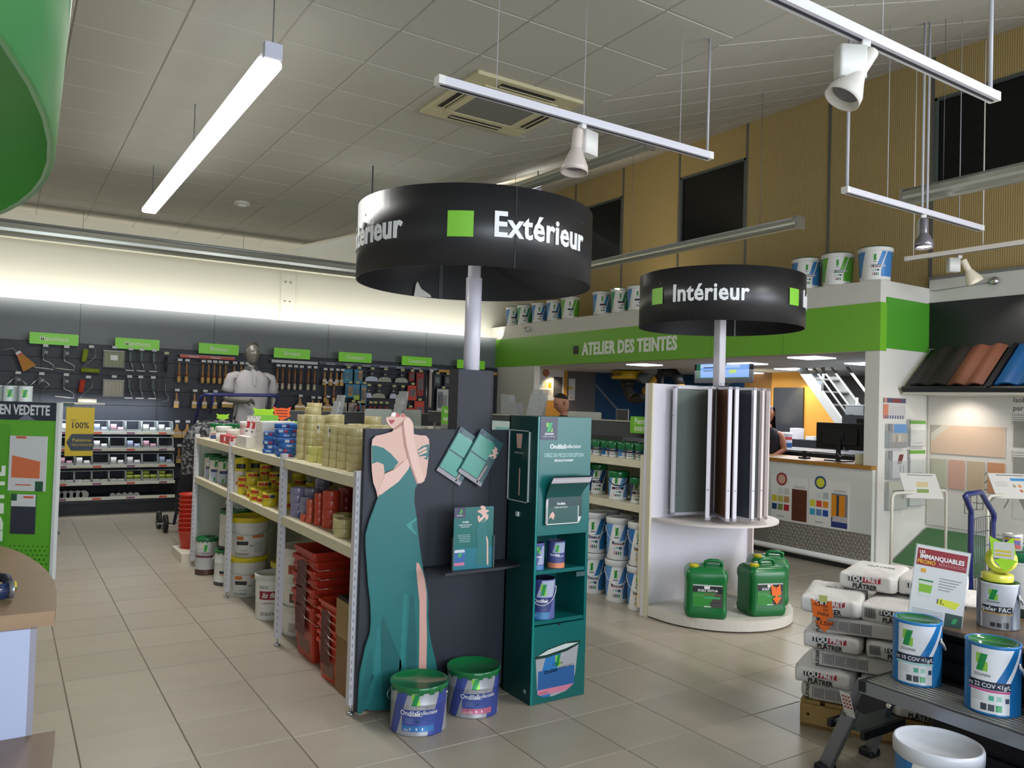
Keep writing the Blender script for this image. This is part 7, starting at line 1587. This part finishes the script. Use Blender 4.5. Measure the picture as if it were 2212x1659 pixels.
# mottled jacket
JM = bpy.data.materials.new('mottled_fleece'); JM.use_nodes = True; nt = JM.node_tree; b = nt.nodes['Principled BSDF']; b.inputs['Roughness'].default_value = .9
tc = nt.nodes.new('ShaderNodeTexCoord'); nz = nt.nodes.new('ShaderNodeTexNoise'); nz.inputs['Scale'].default_value = 32; nz.inputs['Detail'].default_value = 3; nt.links.new(tc.outputs['Object'], nz.inputs[0])
rp_ = nt.nodes.new('ShaderNodeValToRGB'); rp_.color_ramp.elements[0].position = .45; rp_.color_ramp.elements[0].color = rgb('#2c2d31'); rp_.color_ramp.elements[1].position = .6; rp_.color_ramp.elements[1].color = rgb('#8b8c8e')
nt.links.new(nz.outputs[0], rp_.inputs[0]); nt.links.new(rp_.outputs[0], b.inputs['Base Color'])
t = thing('work_jacket', 'grey mottled work jacket with dark lower half draped on the trolley', 'jacket', (0, 0, 0))
def jk(z0, z1):
    def f(u, v):
        z = z0+(z1-z0)*v; a = 2*pi*u; k = (z-.35)/1.0
        cx_ = 1.66+.24*max(0, k)**1.1; rx = .12+.15*min(1, max(0, k*1.25))*(1 if z < 1.22 else max(.0, 1-((z-1.22)/.125)**2)**.5); ry = .10+.05*k if z < 1.22 else .14*max(0, 1-((z-1.22)/.125)**2)**.5
        w_ = 1+.06*sin(5*a+z*4)+.04*sin(9*a-z*7)
        return (cx_+rx*w_*cos(a), 8.42+.9*(1.0-k)*.35+ry*w_*sin(a), z+.012*sin(3*a))
    return f
MB().surf(jk(.80, 1.345), 28, 16).ob('fleece_body', JM, t); MB().surf(jk(.38, .80), 28, 10).ob('dark_trousers', M('#15161c', .8), t)
# low display block behind the tape rack
t = thing('display_block', 'low white display block with dark grey header board behind the tape rack', 'display block', (0, 0, 0))
MB().box(2.75, 5.0, 8.62, 9.5, 0, 1.25).ob('block_body', M('#b9bab2', .5), t)
MB().box(2.6, 5.0, 9.2, 9.24, 1.25, 1.445).ob('header_board', M('#46484a', .5), t)
MB().box(2.6, 5.0, 9.19, 9.25, 1.445, 1.455).ob('header_edge', M('#8f8f88', .5), t)
for i, (x0, x1, z0, z1) in enumerate([(3.60, 3.95, 1.30, 1.50), (4.62, 4.95, 1.27, 1.51), (4.12, 4.34, 1.26, 1.50)]):
    p = thing('white_plate', ['white rounded sign back on the display block, left', 'white rounded sign back on the display block, right by the navy casing', 'white rounded sign back on the display block, middle'][i], 'sign', (x0, 8.75, 1.251))
    MB().rbox(0, x1-x0, 0, .008, z0-1.251, z1-1.251, .03, 'y').ob('plate', M('#b4bab2', .4), p); MB().box((x1-x0)/2-.01, (x1-x0)/2+.01, .008, .02, 0, z1-1.28).ob('support', STEEL, p); MB().box((x1-x0)/2-.08, (x1-x0)/2+.08, -.04, .06, 0, .006).ob('foot', STEEL, p)
for i, (x, y, r, c) in enumerate([(3.3, 8.8, .10, '#cfcfc9'), (4.28, 8.68, .11, '#c9c8b9'), (4.45, 8.66, .13, '#d4d3c6'), (3.1, 8.9, .06, '#b9b26a')]):
    tag(MB().lathe([(r*.5, 0), (r*.8, .02), (r, .055), (r*.93, .05), (r*.45, .01), (0, .01)], 22, cap1=False).ob('bowl', M(c, .4), None, (x, y, 1.251)), ['white dish on the display block, left', 'white dish beside the cutout woman’s hand', 'wide white dish right of the cutout woman’s hand', 'small yellowish dish at the left of the display block'][i], 'dish')
def leafstand(label, x, y, z, h, w, rz=0):
    t = thing('brochure_stand', label, 'brochure stand', (x, y, z), rz)
    MB().prism([(-.03, 0), (.03, 0), (.09, h), (.055, h)], -w/2, w/2, 'xz').ob('clear_spine', M('#b9bcbc', .2, alpha=.55), t)
    for k in range(5): MB().box(-.045+.014*k, -.025+.014*k, -w/2-.004, w/2+.004, h*.15*k+.02, h*.15*k+h*.22).ob('pocket', M('#b4b7b8', .3, noise=.3, ns=40), t)
    MB().box(-.08, .08, -w/2, w/2, 0, .006).ob('foot', M('#c9cccc', .3), t); return t
leafstand('clear brochure stand rising behind the cutout woman’s head', 4.00, 8.70, 1.251, .47, .2)
leafstand('clear brochure stand above the tape columns', 3.22, 8.72, 1.251, .40, .18)
greensign('small green Intérieur shelf sign above the white carton', (1.98, 7.10, 1.27), face(1.98, 7.1), .22, .17, ['Intérieur'], .045, 'small shelf signs')
MB_ = MB().box(-.004, .004, -.004, .004, -.065, 0).ob('stem', STEEL, [o for o in bpy.data.objects if o.get('label', '').startswith('small green Int')][0])
for i, (x, y, z, m_, w_, h_) in enumerate([(2.06, 7.45, 1.40, LIME, .20, .10), (2.0, 6.35, 1.27, LIME, .085, .16), (2.14, 7.15, 1.39, M('#f0621f', .5), .16, .13), (1.93, 8.50, 1.345, LIME, .13, .07)]):
    t = thing('price_arrow', ['lime arrow card behind the small green sign', 'lime arrow card with white slip above the blue tape', 'orange star-shaped card right of the small green sign', 'lime arrow card on the blue trolley'][i], 'price card', (x, y, z), face(x, y))
    MB().prism([(-.5*w_, h_), (-.25*w_, .85*h_), (.0, .9*h_), (.25*w_, .85*h_), (.5*w_, h_), (.40*w_, .5*h_), (.5*w_, .35*h_), (.0, 0), (-.5*w_, .35*h_), (-.40*w_, .5*h_)], -.001, 0).ob('card', m_, t)
    MB().box(-.003, .003, 0, .006, (1.206 if i < 3 else 1.30)-z, .02).ob('stem', STEEL, t)
    if i == 2:
        for k in range(3): MB().box(-.05, .05, -.002, -.001, .035+.026*k, .045+.026*k).ob('handwriting', M('#8a2a1a'), t)
tag(MB().box(5.30, 5.72, 6.1, 8.6, 0, 1.459).ob('shelf_carcass', M('#3d3f41', .5)), 'dark tall carcass of the far shelf rack behind the header board', 'shelving')
# gondola 2 extras: man's shelf, white plate, brochures stand, teal leaflets
p = thing('white_plate', 'white rounded sign back in front of the person with short dark hair', 'sign', (5.5, 7.0, 1.46), -pi/2)
MB().rbox(-.30, .30, 0, .008, 0, .085, .02, 'y').ob('plate', M('#d3d5cc', .4), p); MB().box(-.01, .01, .0, .012, -.0, .02).ob('support', STEEL, p)
p = thing('picture', 'thin grey frame standing before the blue wall', 'frame', (5.5, 6.35, 1.46), -pi/2-.2)
fm = MB(); 
for a, b, c, d in ((-.13, .13, .12, .128), (-.13, -.122, 0, .128), (.122, .13, 0, .128)): fm.box(a, b, 0, .008, c, d)
fm.ob('frame', M('#9aa0a2', .3), p); MB().box(-.12, .12, .003, .006, 0, .12).ob('dark_sheet', M('#4b4a48', .5), p)
leafstand('clear brochure stand left of the person with short dark hair', 5.35, 7.72, 1.46, .33, .22, .3)
p = thing('box_sign', 'grey angular cardboard dispenser left of the brochure stand', 'box', (5.35, 8.25, 1.46), -pi/2)
MB().prism([(-.2, 0), (.2, 0), (.16, .16), (.0, .16), (-.02, .26), (-.22, .27)], -.04, .04).ob('box_body', M('#a9adaf', .5), p)
for y, h_ in ((7.55, .21), (7.35, .17)):
    pass
p = poster('pale teal leaflet card standing right of the far green sign', (4.22, 6.75, 1.192), -pi/2+.2, .34, .24, '#bfd3cd', regs=[(-.1, .17, .0, .18, .3, '#7fb9b4'), (.0, .17, .04, .12, 0, '#a9cfc9')])
# ================================================================== BACK WALL TOOL DISPLAY
yb_ = 12.10
bw = thing('slatwall', 'navy slatted tool wall below the grey fascia', 'slatwall', (0, 0, 0))
NB = M('#262a36', .5, noise=.05)
for i in range(6):
    x0 = -1.0+1.42*i
    for j in range(9):
        z = .40+.205*j; MB().box(x0+.008, min(x0+1.412, XA-.02), yb_, yb_+.03, z+.003, z+.202).ob('slat_panel', NB, bw)
    MB().box(x0-.008, x0+.008, yb_-.01, yb_+.03, .0, 2.25).ob('upright', M('#15171d', .5), bw)
MB().box(-1.0, XA-.02, yb_+.03, yb_+.06, 0, 2.25).ob('backing', M('#0f1015', .6), bw)
MB().box(-1.0, XA-.02, 11.62, yb_, .0, .165).ob('plinth', M('#14161f', .5), bw)
MB().box(-1.0, XA-.02, 11.60, yb_, .165, .185).ob('bottom_shelf', M('#2a2d36', .4), bw)
MB().box(-1.0, XA-.02, 11.585, 11.60, .15, .20).ob('shelf_lip', M('#23252f', .4), bw)
SGN = ['Manchons', 'Manchons', 'Brosses', 'Brosses', 'Couteaux', 'Couteaux', 'Couteaux']
LB = ['first green header sign from the left, Manchons', 'second green header sign, Manchons', 'green Brosses header sign left of the mannequin head', 'green Brosses header sign right of the mannequin', 'first green Couteaux header sign', 'second green Couteaux header sign', 'green Couteaux header sign half behind the white pole']
for s, l, x in zip(SGN, LB, (.545, 1.545, 2.63, 3.71, 4.735, 5.83, 6.88)):
    greensign(l, (x, 11.98, 2.205), 0, .56, .15, [s], .085, 'green header signs on the tool wall', mt=M('#79c832', .4, emit=.12), xs=.95)
    MB().box(-.01, .01, .008, .1, .02, .04).ob('bracket', STEEL, [o for o in bpy.data.objects if o.get('label') == l][0])
for x0, x1, z, c, l in ((2.10, 2.86, 2.13, '#c9503c', 'red header strip over the brushes'), (3.40, 4.12, 2.13, '#c9ccd0', 'white header strip over the brushes right of the mannequin'), (4.14, 6.24, 2.135, '#3a4558', 'slate blue header strip over the knives'), (6.25, 7.42, 2.12, '#c9902c', 'orange yellow header strip beside the navy casing')):
    t = thing('header_strip', l, 'shelf strip', ((x0+x1)/2, 11.98, z)); w_ = x1-x0
    MB().box(-w_/2, w_/2, 0, .01, 0, .038).ob('strip', M(c, .45), t); MB().box(-w_/2, w_/2, 0, .12, .038, .044).ob('strip_top', M('#a9b0ba', .4), t)
    if c in ('#c9503c', '#3a4558'):
        for k in range(int(w_/.3)): MB().box(-w_/2+.12+.3*k, -w_/2+.26+.3*k, -.001, 0, .012, .024).ob('strip_text', M('#c9ccd0'), t)
def hook(par, y0=0, tagc='#c9cbcb'):
    MB().cyl((0, y0+.10, .02), (0, y0-.03, .02), .003, 6).ob('hook_wire', STEEL, par)
    MB().box(-.03, .03, y0-.034, y0-.030, .0, .035).ob('price_tag', M(tagc, .4), par)
WDH = M('#a8763c', .4, noise=.1, ns=20); BR = M('#c9a562', .8, noise=.2, ns=60); FER = M('#8f8a80', .3, .8)
def brush(kind):
    t = thing('paint_brush', 'x', 'brush')
    hook(t)
    if kind == 'round':
        MB().lathe([(.0, -.02), (.010, -.022), (.013, -.06), (.010, -.12), (.015, -.17), (.020, -.19)], 12).ob('handle', WDH, t)
        MB().lathe([(.021, -.19), (.022, -.215)], 12).ob('ferrule', M('#8a4a30', .4), t); MB().lathe([(.022, -.215), (.026, -.26), (.020, -.30), (0, -.305)], 12).ob('bristles', BR, t)
    elif kind == 'long':
        MB().lathe([(.0, -.02), (.016, -.03), (.020, -.12), (.014, -.22), (.018, -.25)], 12).ob('handle', M('#7d5230', .4), t)
        MB().lathe([(.02, -.25), (.021, -.28)], 12).ob('ferrule', M('#b9b4a8', .4), t); MB().lathe([(.021, -.28), (.024, -.32), (.014, -.345), (0, -.347)], 12).ob('bristles', M('#cbbfa8', .8), t)
    elif kind == 'flat':
        MB().prism([(-.008, -.02), (.008, -.02), (.014, -.08), (.010, -.11), (.030, -.145), (-.030, -.145), (-.010, -.11), (-.014, -.08)][::-1], -.008, .008).ob('handle', WDH, t)
        MB().box(-.032, .032, -.010, .010, -.175, -.145).ob('ferrule', FER, t); MB().box(-.031, .031, -.008, .008, -.235, -.175).ob('bristles', BR, t)
    elif kind == 'wide':
        MB().prism([(-.012, -.02), (.012, -.02), (.018, -.07), (.025, -.10), (.075, -.135), (-.075, -.135), (-.025, -.10), (-.018, -.07)][::-1], -.009, .009).ob('handle', M('#b98d50', .4), t)
        MB().box(-.078, .078, -.011, .011, -.165, -.135).ob('ferrule', M('#c9b9a8', .3, .5), t); MB().box(-.076, .076, -.009, .009, -.215, -.165).ob('bristles', BR, t)
    return Proto(t)
pR, pL, pF, pW = brush('round'), brush('long'), brush('flat'), brush('wide')
yh = yb_-.11
for x in (2.10, 2.20, 2.42, 2.50, 2.58, 2.66, 2.74, 2.86, 2.96, 3.04): pR.put((x, yh, 2.075), 0, 'round wooden brush hanging in the upper row left of the mannequin' if x not in (2.42, 2.58) else ('darker round brush group edge, upper row', 'fattest round brush in the middle of the upper row')[x == 2.58], 'round brushes, upper row')
for x in (3.50, 3.58, 3.68, 3.77, 3.86, 3.98, 4.08): pL.put((x, yh, 2.07), 0, 'long brown-handled brush in the upper row right of the mannequin', 'long brushes right of the mannequin')
for x in (2.08, 2.32, 2.46, 2.60): pF.put((x, yh, 1.645), 0, 'flat wooden brush in the second row left of the mannequin', 'flat brushes, second row')
for x in (2.78, 2.98): pW.put((x, yh, 1.645), 0, 'wide wooden brush in the second row behind the blue trolley handle', 'wide brushes, second row')
for x in (3.86, 4.30): pW.put((x, yh, 1.62), 0, 'wide pale brush in the second row right of the mannequin', 'wide brushes right of the mannequin')
for x in (4.06, 4.16): pF.put((x, yh, 1.60), 0, 'small flat brush in the second row right of the mannequin', 'small flat brushes right of the mannequin')
for x in (2.10, 2.24, 2.36): pW.put((x, yh, 1.20), .0, 'broad brush hanging in the third row beside the clear bins', 'broad brushes, third row')
for x in (2.14, 2.32): pF.put((x, yh, .86), 0, 'flat brush hanging in the lowest row beside the clear bins', 'flat brushes, lowest row')
for x in (4.24, 4.34, 4.44, 4.52): pF.put((x, yh, 2.05), 0, 'small brush under the left end of the slate blue strip', 'small brushes under the blue strip')
for x in (4.26, 4.40): pR.put((x, yh, 1.84), 0, 'small round brush in the row under the blue strip', 'small round brushes under the blue strip')
# roller cages, foam rollers, packs at the left
def cage(kind, green=False):
    t = thing('roller_cage', 'x', 'roller frame'); hook(t)
    MB().prism([(-.035, -.02), (.0, -.02), (-.005, -.12), (-.035, -.13)][::-1], -.012, .012).ob('handle', M('#1f2c2c', .4), t)
    MB().tube([(-.02, 0, -.12), (-.02, 0, -.17), (.05, 0, -.20), (.10, 0, -.235), (.10, 0, -.29), (-.10, 0, -.275)] if kind == 'a' else [(-.01, 0, -.02), (-.12, 0, -.14), (-.01, 0, -.03), (.10, 0, -.13), (.02, 0, -.18)], .006, 8).ob('bent_wire', M('#b9bdbd', .25, .8), t)
    MB().prism([(-.01, -.05), (.03, -.05), (.03, -.09), (-.01, -.09)][::-1], -.02, -.015).ob('label', M('#7c8487', .4), t)
    if kind == 'a': MB().cyl((-.12, 0, -.272), (.06, 0, -.288), .008, 8).ob('cage_bar', M('#c9c9bf', .4), t)
    return Proto(t)
ca, cb = cage('a'), cage('b')
ca.put((.45, yh, 2.17), 0, 'upper roller frame with bent wire, left of two'); ca.put((.69, yh, 2.17), 0, 'upper roller frame with bent wire, right of two')
cb.put((.16, yh, 1.80), 0, 'white wire roller frame pair at the far left, lower row'); cb.put((.42, yh, 1.80), 0, 'white wire roller frame, lower row, second')
ca.put((.70, yh, 1.80), 0, 'roller frame with dark handle in the lower row under the two upper ones')
t = thing('hand_broom', 'small straw hand broom with red neck hanging at the far left', 'broom', (.16, yh, 2.06), (0, -.6, 0)); hook(t)
MB().prism([(-.03, 0), (.03, 0), (.085, -.22), (-.085, -.22)][::-1], -.015, .015).ob('straw', M('#b9803c', .8, noise=.3, ns=40, stretch=(4, 1, 1)), t); MB().box(-.036, .036, -.018, .018, -.015, .02).ob('red_neck', RED, t)
MB().tube([(0, 0, .0), (-.02, 0, .10), (-.14, 0, .14)], .007, 8).ob('clear_handle', M('#8c9094', .3), t)
def roller(label, x, z, col, capc=None, diag=False):
    t = thing('foam_roller', label, 'roller', (x, yh, z)); hook(t)
    MB().tube([(.05, 0, .0), (.05, 0, -.12), (-.09, 0, -.26), (.09, 0, -.26)], .004, 6).ob('wire', STEEL, t)
    MB().cyl((-.11, 0, -.30), (.11, 0, -.305), .030, 16).ob('roller_sleeve', M(col, .9, noise=.1, ns=60), t)
    MB().cyl((-.06, -.0, -.02), (-.085, 0, -.19), .034, 14).ob('spare_sleeve', M(capc or col, .9), t); return t
roller('lime green foam roller with spare sleeve, upper row', .98, 2.19, '#8a9a2c'); roller('white foam roller with red printed sleeve, lower row', .96, 1.78, '#c9bfa9', '#b9402f')
for l, x, z, c in (('green microfibre pack with white label, upper row', 1.26, 2.20, '#8b9a55'), ('white roller sleeve pack, lower row', 1.27, 1.80, '#c4b9a3')):
    t = thing('roller_pack', l, 'pack', (x, yh, z)); hook(t)
    for k in range(5): MB().lathe([(.0, 0), (.028, .0), (.028, .20), (0, .20)], 12, mtx=Matrix.Translation((-.092+.046*k, .01, -.25))).ob('sleeve_roll', M(c, .85), t)
    MB().box(-.13, .13, -.022, .035, -.26, -.03).ob('clear_bag', M('#c9cfc9', .2, alpha=.25), t); MB().box(-.13, .13, -.01, .01, -.045, -.025).ob('bag_header', M('#9a9c93', .4), t)
    if x < 1.265: MB().box(-.045, .045, -.026, -.023, -.16, -.09).ob('white_label', WHITE, t)
def tool(c1_, c2_='#c9cbcb'):
    t = thing('green_scraper', 'x', 'tool'); hook(t)
    MB().prism([(-.016, -.02), (.016, -.02), (.02, -.15), (-.012, -.15)][::-1], -.01, .01).ob('handle', M(c1_, .35), t)
    MB().tube([(.0, 0, -.15), (.03, 0, -.21), (.04, 0, -.27)], .008, 6).ob('bent_shaft', M('#a9b0ae', .25, .7), t); MB().box(-.05, .05, -.01, .0, -.285, -.272).ob('blade', M(c2_, .3), t); return Proto(t)
ts = tool('#1c3b33')
for i, x in enumerate((1.46, 1.60, 1.76)): ts.put((x, yh, 2.19), 0, 'dark green handled radiator roller, upper row, %s of three' % ('left', 'middle', 'right')[i])
for i, x in enumerate((1.46, 1.60, 1.76)): ts.put((x, yh, 1.81), 0, 'dark green handled radiator roller, lower row, %s of three' % ('left', 'middle', 'right')[i])
t = thing('extension_handle', 'long dark handled tool hanging beside the brushes', 'tool', (1.92, yh, 2.16)); hook(t, tagc='#b9b98a')
MB().cyl((0, 0, -.03), (.0, 0, -.24), .020, 10).ob('grip', M('#20282a', .4), t); MB().tube([(.0, 0, -.24), (.01, 0, -.52), (.05, 0, -.60), (.05, 0, -.66), (-.03, 0, -.665)], .009, 8).ob('long_shaft', M('#6c7674', .3, .5), t)
# knives and trowels
def trowel(w, c):
    t = thing('spatula', 'x', 'spatula'); hook(t, tagc='#b9b47a')
    MB().rbox(-.022, .022, -.012, .012, -.11, -.02, .01, 'y').ob('handle', M('#14171a', .35), t); MB().prism([(-.03, -.11), (.03, -.11), (w*.42, -.13), (w/2, -.19), (-w/2, -.19), (-w*.42, -.13)][::-1], -.003, .003).ob('blade', M(c, .35), t)
    MB().box(-.02, .02, -.0135, -.012, -.08, -.06).ob('label', M('#8a8f8c', .4), t); return Proto(t)
w1, w2, w3 = trowel(.235, '#b9c3d9'), trowel(.24, '#9fa394'), trowel(.13, '#c3c9dc')
w1.put((5.03, yh, 2.10), 0, 'wide spatula with bluish white blade, upper row left', None); w2.put((5.26, yh, 2.10), 0, 'wide spatula with grey beige blade, upper row middle'); w2.put((5.56, yh, 2.10), 0, 'wide spatula with grey green blade, upper row right')
w3.put((4.98, yh, 1.83), 0, 'narrow spatula with bluish white blade, second row'); w2.put((5.16, yh, 1.83), 0, 'wide spatula with grey blade, second row left'); w3.put((5.42, yh, 1.83), 0, 'narrow spatula partly behind the brochure stand, second row'); w2.put((5.58, yh, 1.83), 0, 'wide spatula with grey blade, second row right')
def driver():
    t = thing('small_knife', 'small red and black handled knife in the lower row', 'knife'); hook(t, tagc='#b9b47a')
    MB().lathe([(.0, -.02), (.018, -.03), (.02, -.12), (.014, -.14)], 10).ob('handle', M('#15171a', .4), t); MB().lathe([(.0205, -.04), (.0215, -.06), (.0205, -.10)], 10, cap0=False, cap1=False).ob('red_grip', M('#8f2b30', .4), t)
    MB().box(-.012, .012, -.002, .002, -.22, -.14).ob('blade', STEEL, t); return Proto(t)
dv = driver()
for x in (4.82, 4.89, 5.02, 5.10, 5.20, 5.30, 5.62): dv.put((x, yh, 1.55), 0, 'small red and black handled knife in the lower row', 'small knives, lower row')
def pack(label, x, z, w_, h_, c, regs, tagc='#b9b47a', grp=None):
    t = thing('blister_pack', label, 'pack', (x, yh, z), 0, grp); hook(t, tagc=tagc)
    MB().box(-w_/2, w_/2, -.01, .006, -h_-.02, -.01).ob('card', PM('pack%.2f%.2f' % (x, z), c, regs, 'xz'), t, bevel=.003); MB().rbox(-w_*.35, w_*.35, -.03, -.01, -h_*.8, -h_*.3, .01, 'y').ob('blister', M('#9aa6ac', .15, alpha=.3), t); return t
pack('blue tool pack, upper row left', 4.62, 2.10, .16, .22, '#2f7f9f', [(-.05, .02, -.2, -.05, 0, '#4f9ab8')]); pack('blue tool pack with orange insert, upper row right', 4.80, 2.10, .14, .22, '#2f7f9f', [(.0, .06, -.18, -.03, 0, '#c98a3c')])
pack('blue tool pack with orange brush, second row left', 4.66, 1.86, .15, .21, '#2c7a9c', [(-.03, .05, -.2, -.05, 0, '#b9803c')]); pack('blue tool pack with lime sticker, second row', 4.78, 1.86, .10, .24, '#3a86a4', [(-.05, .05, -.26, -.18, 0, '#a9c84a')]); pack('tall blue and orange pack, second row right', 4.90, 1.86, .10, .32, '#3f87a8', [(-.03, .03, -.28, -.06, 0, '#c98f4a')])
pack('beige brush set pack, lower row left', 4.52, 1.56, .20, .24, '#b4ae9c', [(-.08, .0, -.2, -.05, 0, '#5c5a52'), (.02, .08, -.2, -.1, 0, '#8a8578')]); pack('pinkish pack with scissors, lower row', 4.72, 1.56, .14, .26, '#b49f98', [(-.02, .03, -.22, -.04, .2, '#6a4a48')]); pack('blue pack with orange tool, lower row right', 4.88, 1.56, .12, .24, '#3a86a4', [(-.02, .04, -.22, -.06, .1, '#c97f35')])
for i, (x, z, w_, h_) in enumerate([(5.74, 2.10, .10, .14), (5.90, 2.10, .14, .38), (5.76, 1.88, .17, .24), (5.90, 1.62, .18, .36), (5.73, 1.50, .15, .32)]):
    pack(['small dark red pack at the top of the red column', 'tall dark red pack, right of the red column', 'bright red pack in the middle of the red column', 'bright red pack lower right', 'bright red pack lower left'][i], x, z, w_, h_, '#c43a20' if i > 1 else '#8f2526', [(-.02, .03, -h_*.8, -h_*.3, .2, '#3a1512')])
t = thing('paper_roll', 'long thin white roll hanging right of the red packs', 'roll', (6.10, yh, 2.11)); MB().cyl((0, 0, -.60), (0, 0, 0), .028, 12).ob('roll', M('#b9aba6', .5), t); hook(t)
MB().cyl((-.07, 0, -.68), (-.07, 0, -.05), .006, 8).ob('metal_ruler', STEEL, t)
for i, (x, z, w_, h_) in enumerate([(6.22, 2.08, .13, .19), (6.42, 2.08, .11, .19), (6.52, 2.08, .10, .17), (6.70, 2.08, .10, .19)]): pack('dark blister pack in the upper row under the orange strip', x, z, w_, h_, '#3c3c44', [(-.03, .03, -.15, -.05, 0, '#6f6a70')], grp='dark blister packs, upper row')
pack('large white and grey respirator pack', 6.34, 1.84, .22, .38, '#b9bbb6', [(-.10, .0, -.34, -.06, 0, '#6c6a78'), (-.03, .01, -.24, -.18, 0, '#a83c34')]); pack('grey mask pack beside the respirator pack', 6.53, 1.82, .12, .36, '#a3a89f', [(-.02, .04, -.26, -.16, 0, '#34363c')])
# clear bins
t0_ = thing('bin_rack', 'stepped rack of clear bins under the roller tools', 'bin rack', (0, 0, 0))
rows = [(1.255, 11.78), (1.035, 11.70), (.82, 11.64), (.60, 11.58), (.41, 11.54)]
for z, y in rows:
    sh = MB().box(-.2, 2.03, y, yb_, z-.22 if z > 1 else z-.21, z-.195).ob('shelf', M('#3c4656', .4), t0_); MB().box(-.2, 2.03, y-.012, y, z-.215, z-.175).ob('price_rail', M('#cfcfc4', .4), sh)
    for k in range(11): MB().box(-.17+.2*k, -.07+.2*k, y-.015, y-.012, z-.21, z-.185).ob('price_tag', M(['#8a5a7a', '#c9cacb', '#c9563f', '#c9c9b0'][(k*3+int(z*10)) % 4], .4), sh)
binp = thing('clear_bin', 'x', 'bin')
MB().box(-.095, .095, .0, .004, 0, .05).ob('front', M('#c9d2d4', .1, alpha=.35), binp)
for x in (-.095, .091): MB().prism([(0, 0), (.30, 0), (.30, .16), (.06, .16), (0, .05)], x, x+.004, 'yz').ob('side', M('#c9d2d4', .1, alpha=.4), binp)
MB().tube([(-.095, .0, .05), (-.095, .06, .16), (.095, .06, .16), (.095, 0, .05)], .003, 6).ob('rim', M('#c3cccc', .2), binp)
pbn = Proto(binp); cont = ['#c9c2c6', '#cfcfcb', '#c98f3c', '#c4c4bc', '#8f97b4', '#d2d2cd', '#b98a9a']
n = 0
for r_, (z, y) in enumerate(rows[:4]):
    zz = z-.1945
    for k in range(7):
        x = .72+.2*k+(.02*r_ if False else 0); n += 1
        if x > 1.95: continue
        b = pbn.put((x, y, zz), 0, 'clear plastic bin on the %s shelf of the bin rack' % ('top', 'second', 'third', 'bottom')[r_], 'clear bins, row %d' % (r_+1))
        if r_ == 3 and k >= 4: col, cnt, lab = '#8f9a3c', 7, 'green foam roll in the two rightmost bottom bins'
        elif r_ == 3: col, cnt, lab = '#b9b3a8', 3, 'white roller sleeve in a bottom bin'
        else: col, cnt, lab = cont[(k*2+r_*3) % 7], 2, 'packed small item in a clear bin'
        if (k+r_) % 3 == 1 and r_ < 3: continue
        for q_ in range(cnt):
            if col == '#8f9a3c' or r_ == 3: tag(MB().cyl((-.04, 0, 0), (.04, 0, 0), .024, 10).ob('roll', M(col, .8), None, (x-.045+.09*(q_ % 2), y+.04+.05*(q_//2 % 2), zz+.03+.045*(q_//3)), 0), lab, 'roll', 'rolls in the bottom bins' if r_ == 3 and k < 4 else 'green rolls in the bottom bins')
            else: tag(MB().rbox(-.035, .035, -.03, .03, 0, .07+.04*(q_ == 0), .012).ob('packet', M(col, .4, noise=.4, ns=40), None, (x-.045+.085*q_, y+.06, zz+.004), .1*q_, 0), lab, 'packet', 'packets in the clear bins')
for i, (x, w_) in enumerate([(.80, .36), (1.43, .36)]): 
    t = thing('roll_pack', ['white roll pack on the bottom shelf, left', 'smaller white roll pack on the bottom shelf, right'][i], 'pack', (x, 11.72, .186))
    for k in range(5): MB().cyl((-w_/2+w_/5*(k+.5), -.06, .04+.03*(1-i)), (-w_/2+w_/5*(k+.5), .10, .04+.03*(1-i)), .036+.02*(1-i), 12).ob('roll', M('#a9a8a6', .7), t)
area('bin_light', (1.1, 11.72, 1.50), (1.1, 11.9, .6), 1.6, .05, 11, (.85, .93, 1))
# ================================================================== one label per thing
ONES = 'first second third fourth fifth sixth seventh eighth ninth tenth eleventh twelfth thirteenth fourteenth fifteenth sixteenth seventeenth eighteenth nineteenth'.split()
def ordinal(n):
    if n <= 19: return ONES[n-1]
    t = {2: 'twent', 3: 'thirt', 4: 'fort', 5: 'fift', 6: 'sixt'}[n//10]
    return t+'ieth' if n % 10 == 0 else t+'y-'+ONES[n % 10-1]
seen = {}
for o in S.objects:
    if o.parent is None and 'label' in o and 'category' in o: seen.setdefault(o['label'], []).append(o)
def spot_of(o):
    p = Vector(o.location)
    if p.length < .01 and o.type == 'MESH': p = sum((Vector(c) for c in o.bound_box), Vector())/8
    q = p-Vector((0, 0, EYE)); return q.dot(r2)/max(.1, q.dot(fw)), p.z
for lab, L in seen.items():
    if len(L) < 2: continue
    P = [(spot_of(o), o) for o in L]; xs = [p[0][0] for p in P]; zs = [p[0][1] for p in P]
    tall = (max(xs)-min(xs)) < .02 and max(zs)-min(zs) > .04
    P.sort(key=(lambda q: -q[0][1]) if tall else (lambda q: q[0][0]))
    ws = lab.split()
    for i, (_, o) in enumerate(P):
        tail = ('%s from the top' if tall else '%s from the left') % ordinal(i+1)
        o['label'] = ' '.join(ws[:12])+', '+tail
for o in S.objects:
    if 'label' in o and len(o['label'].split()) > 16: print('LONG', o['label'])
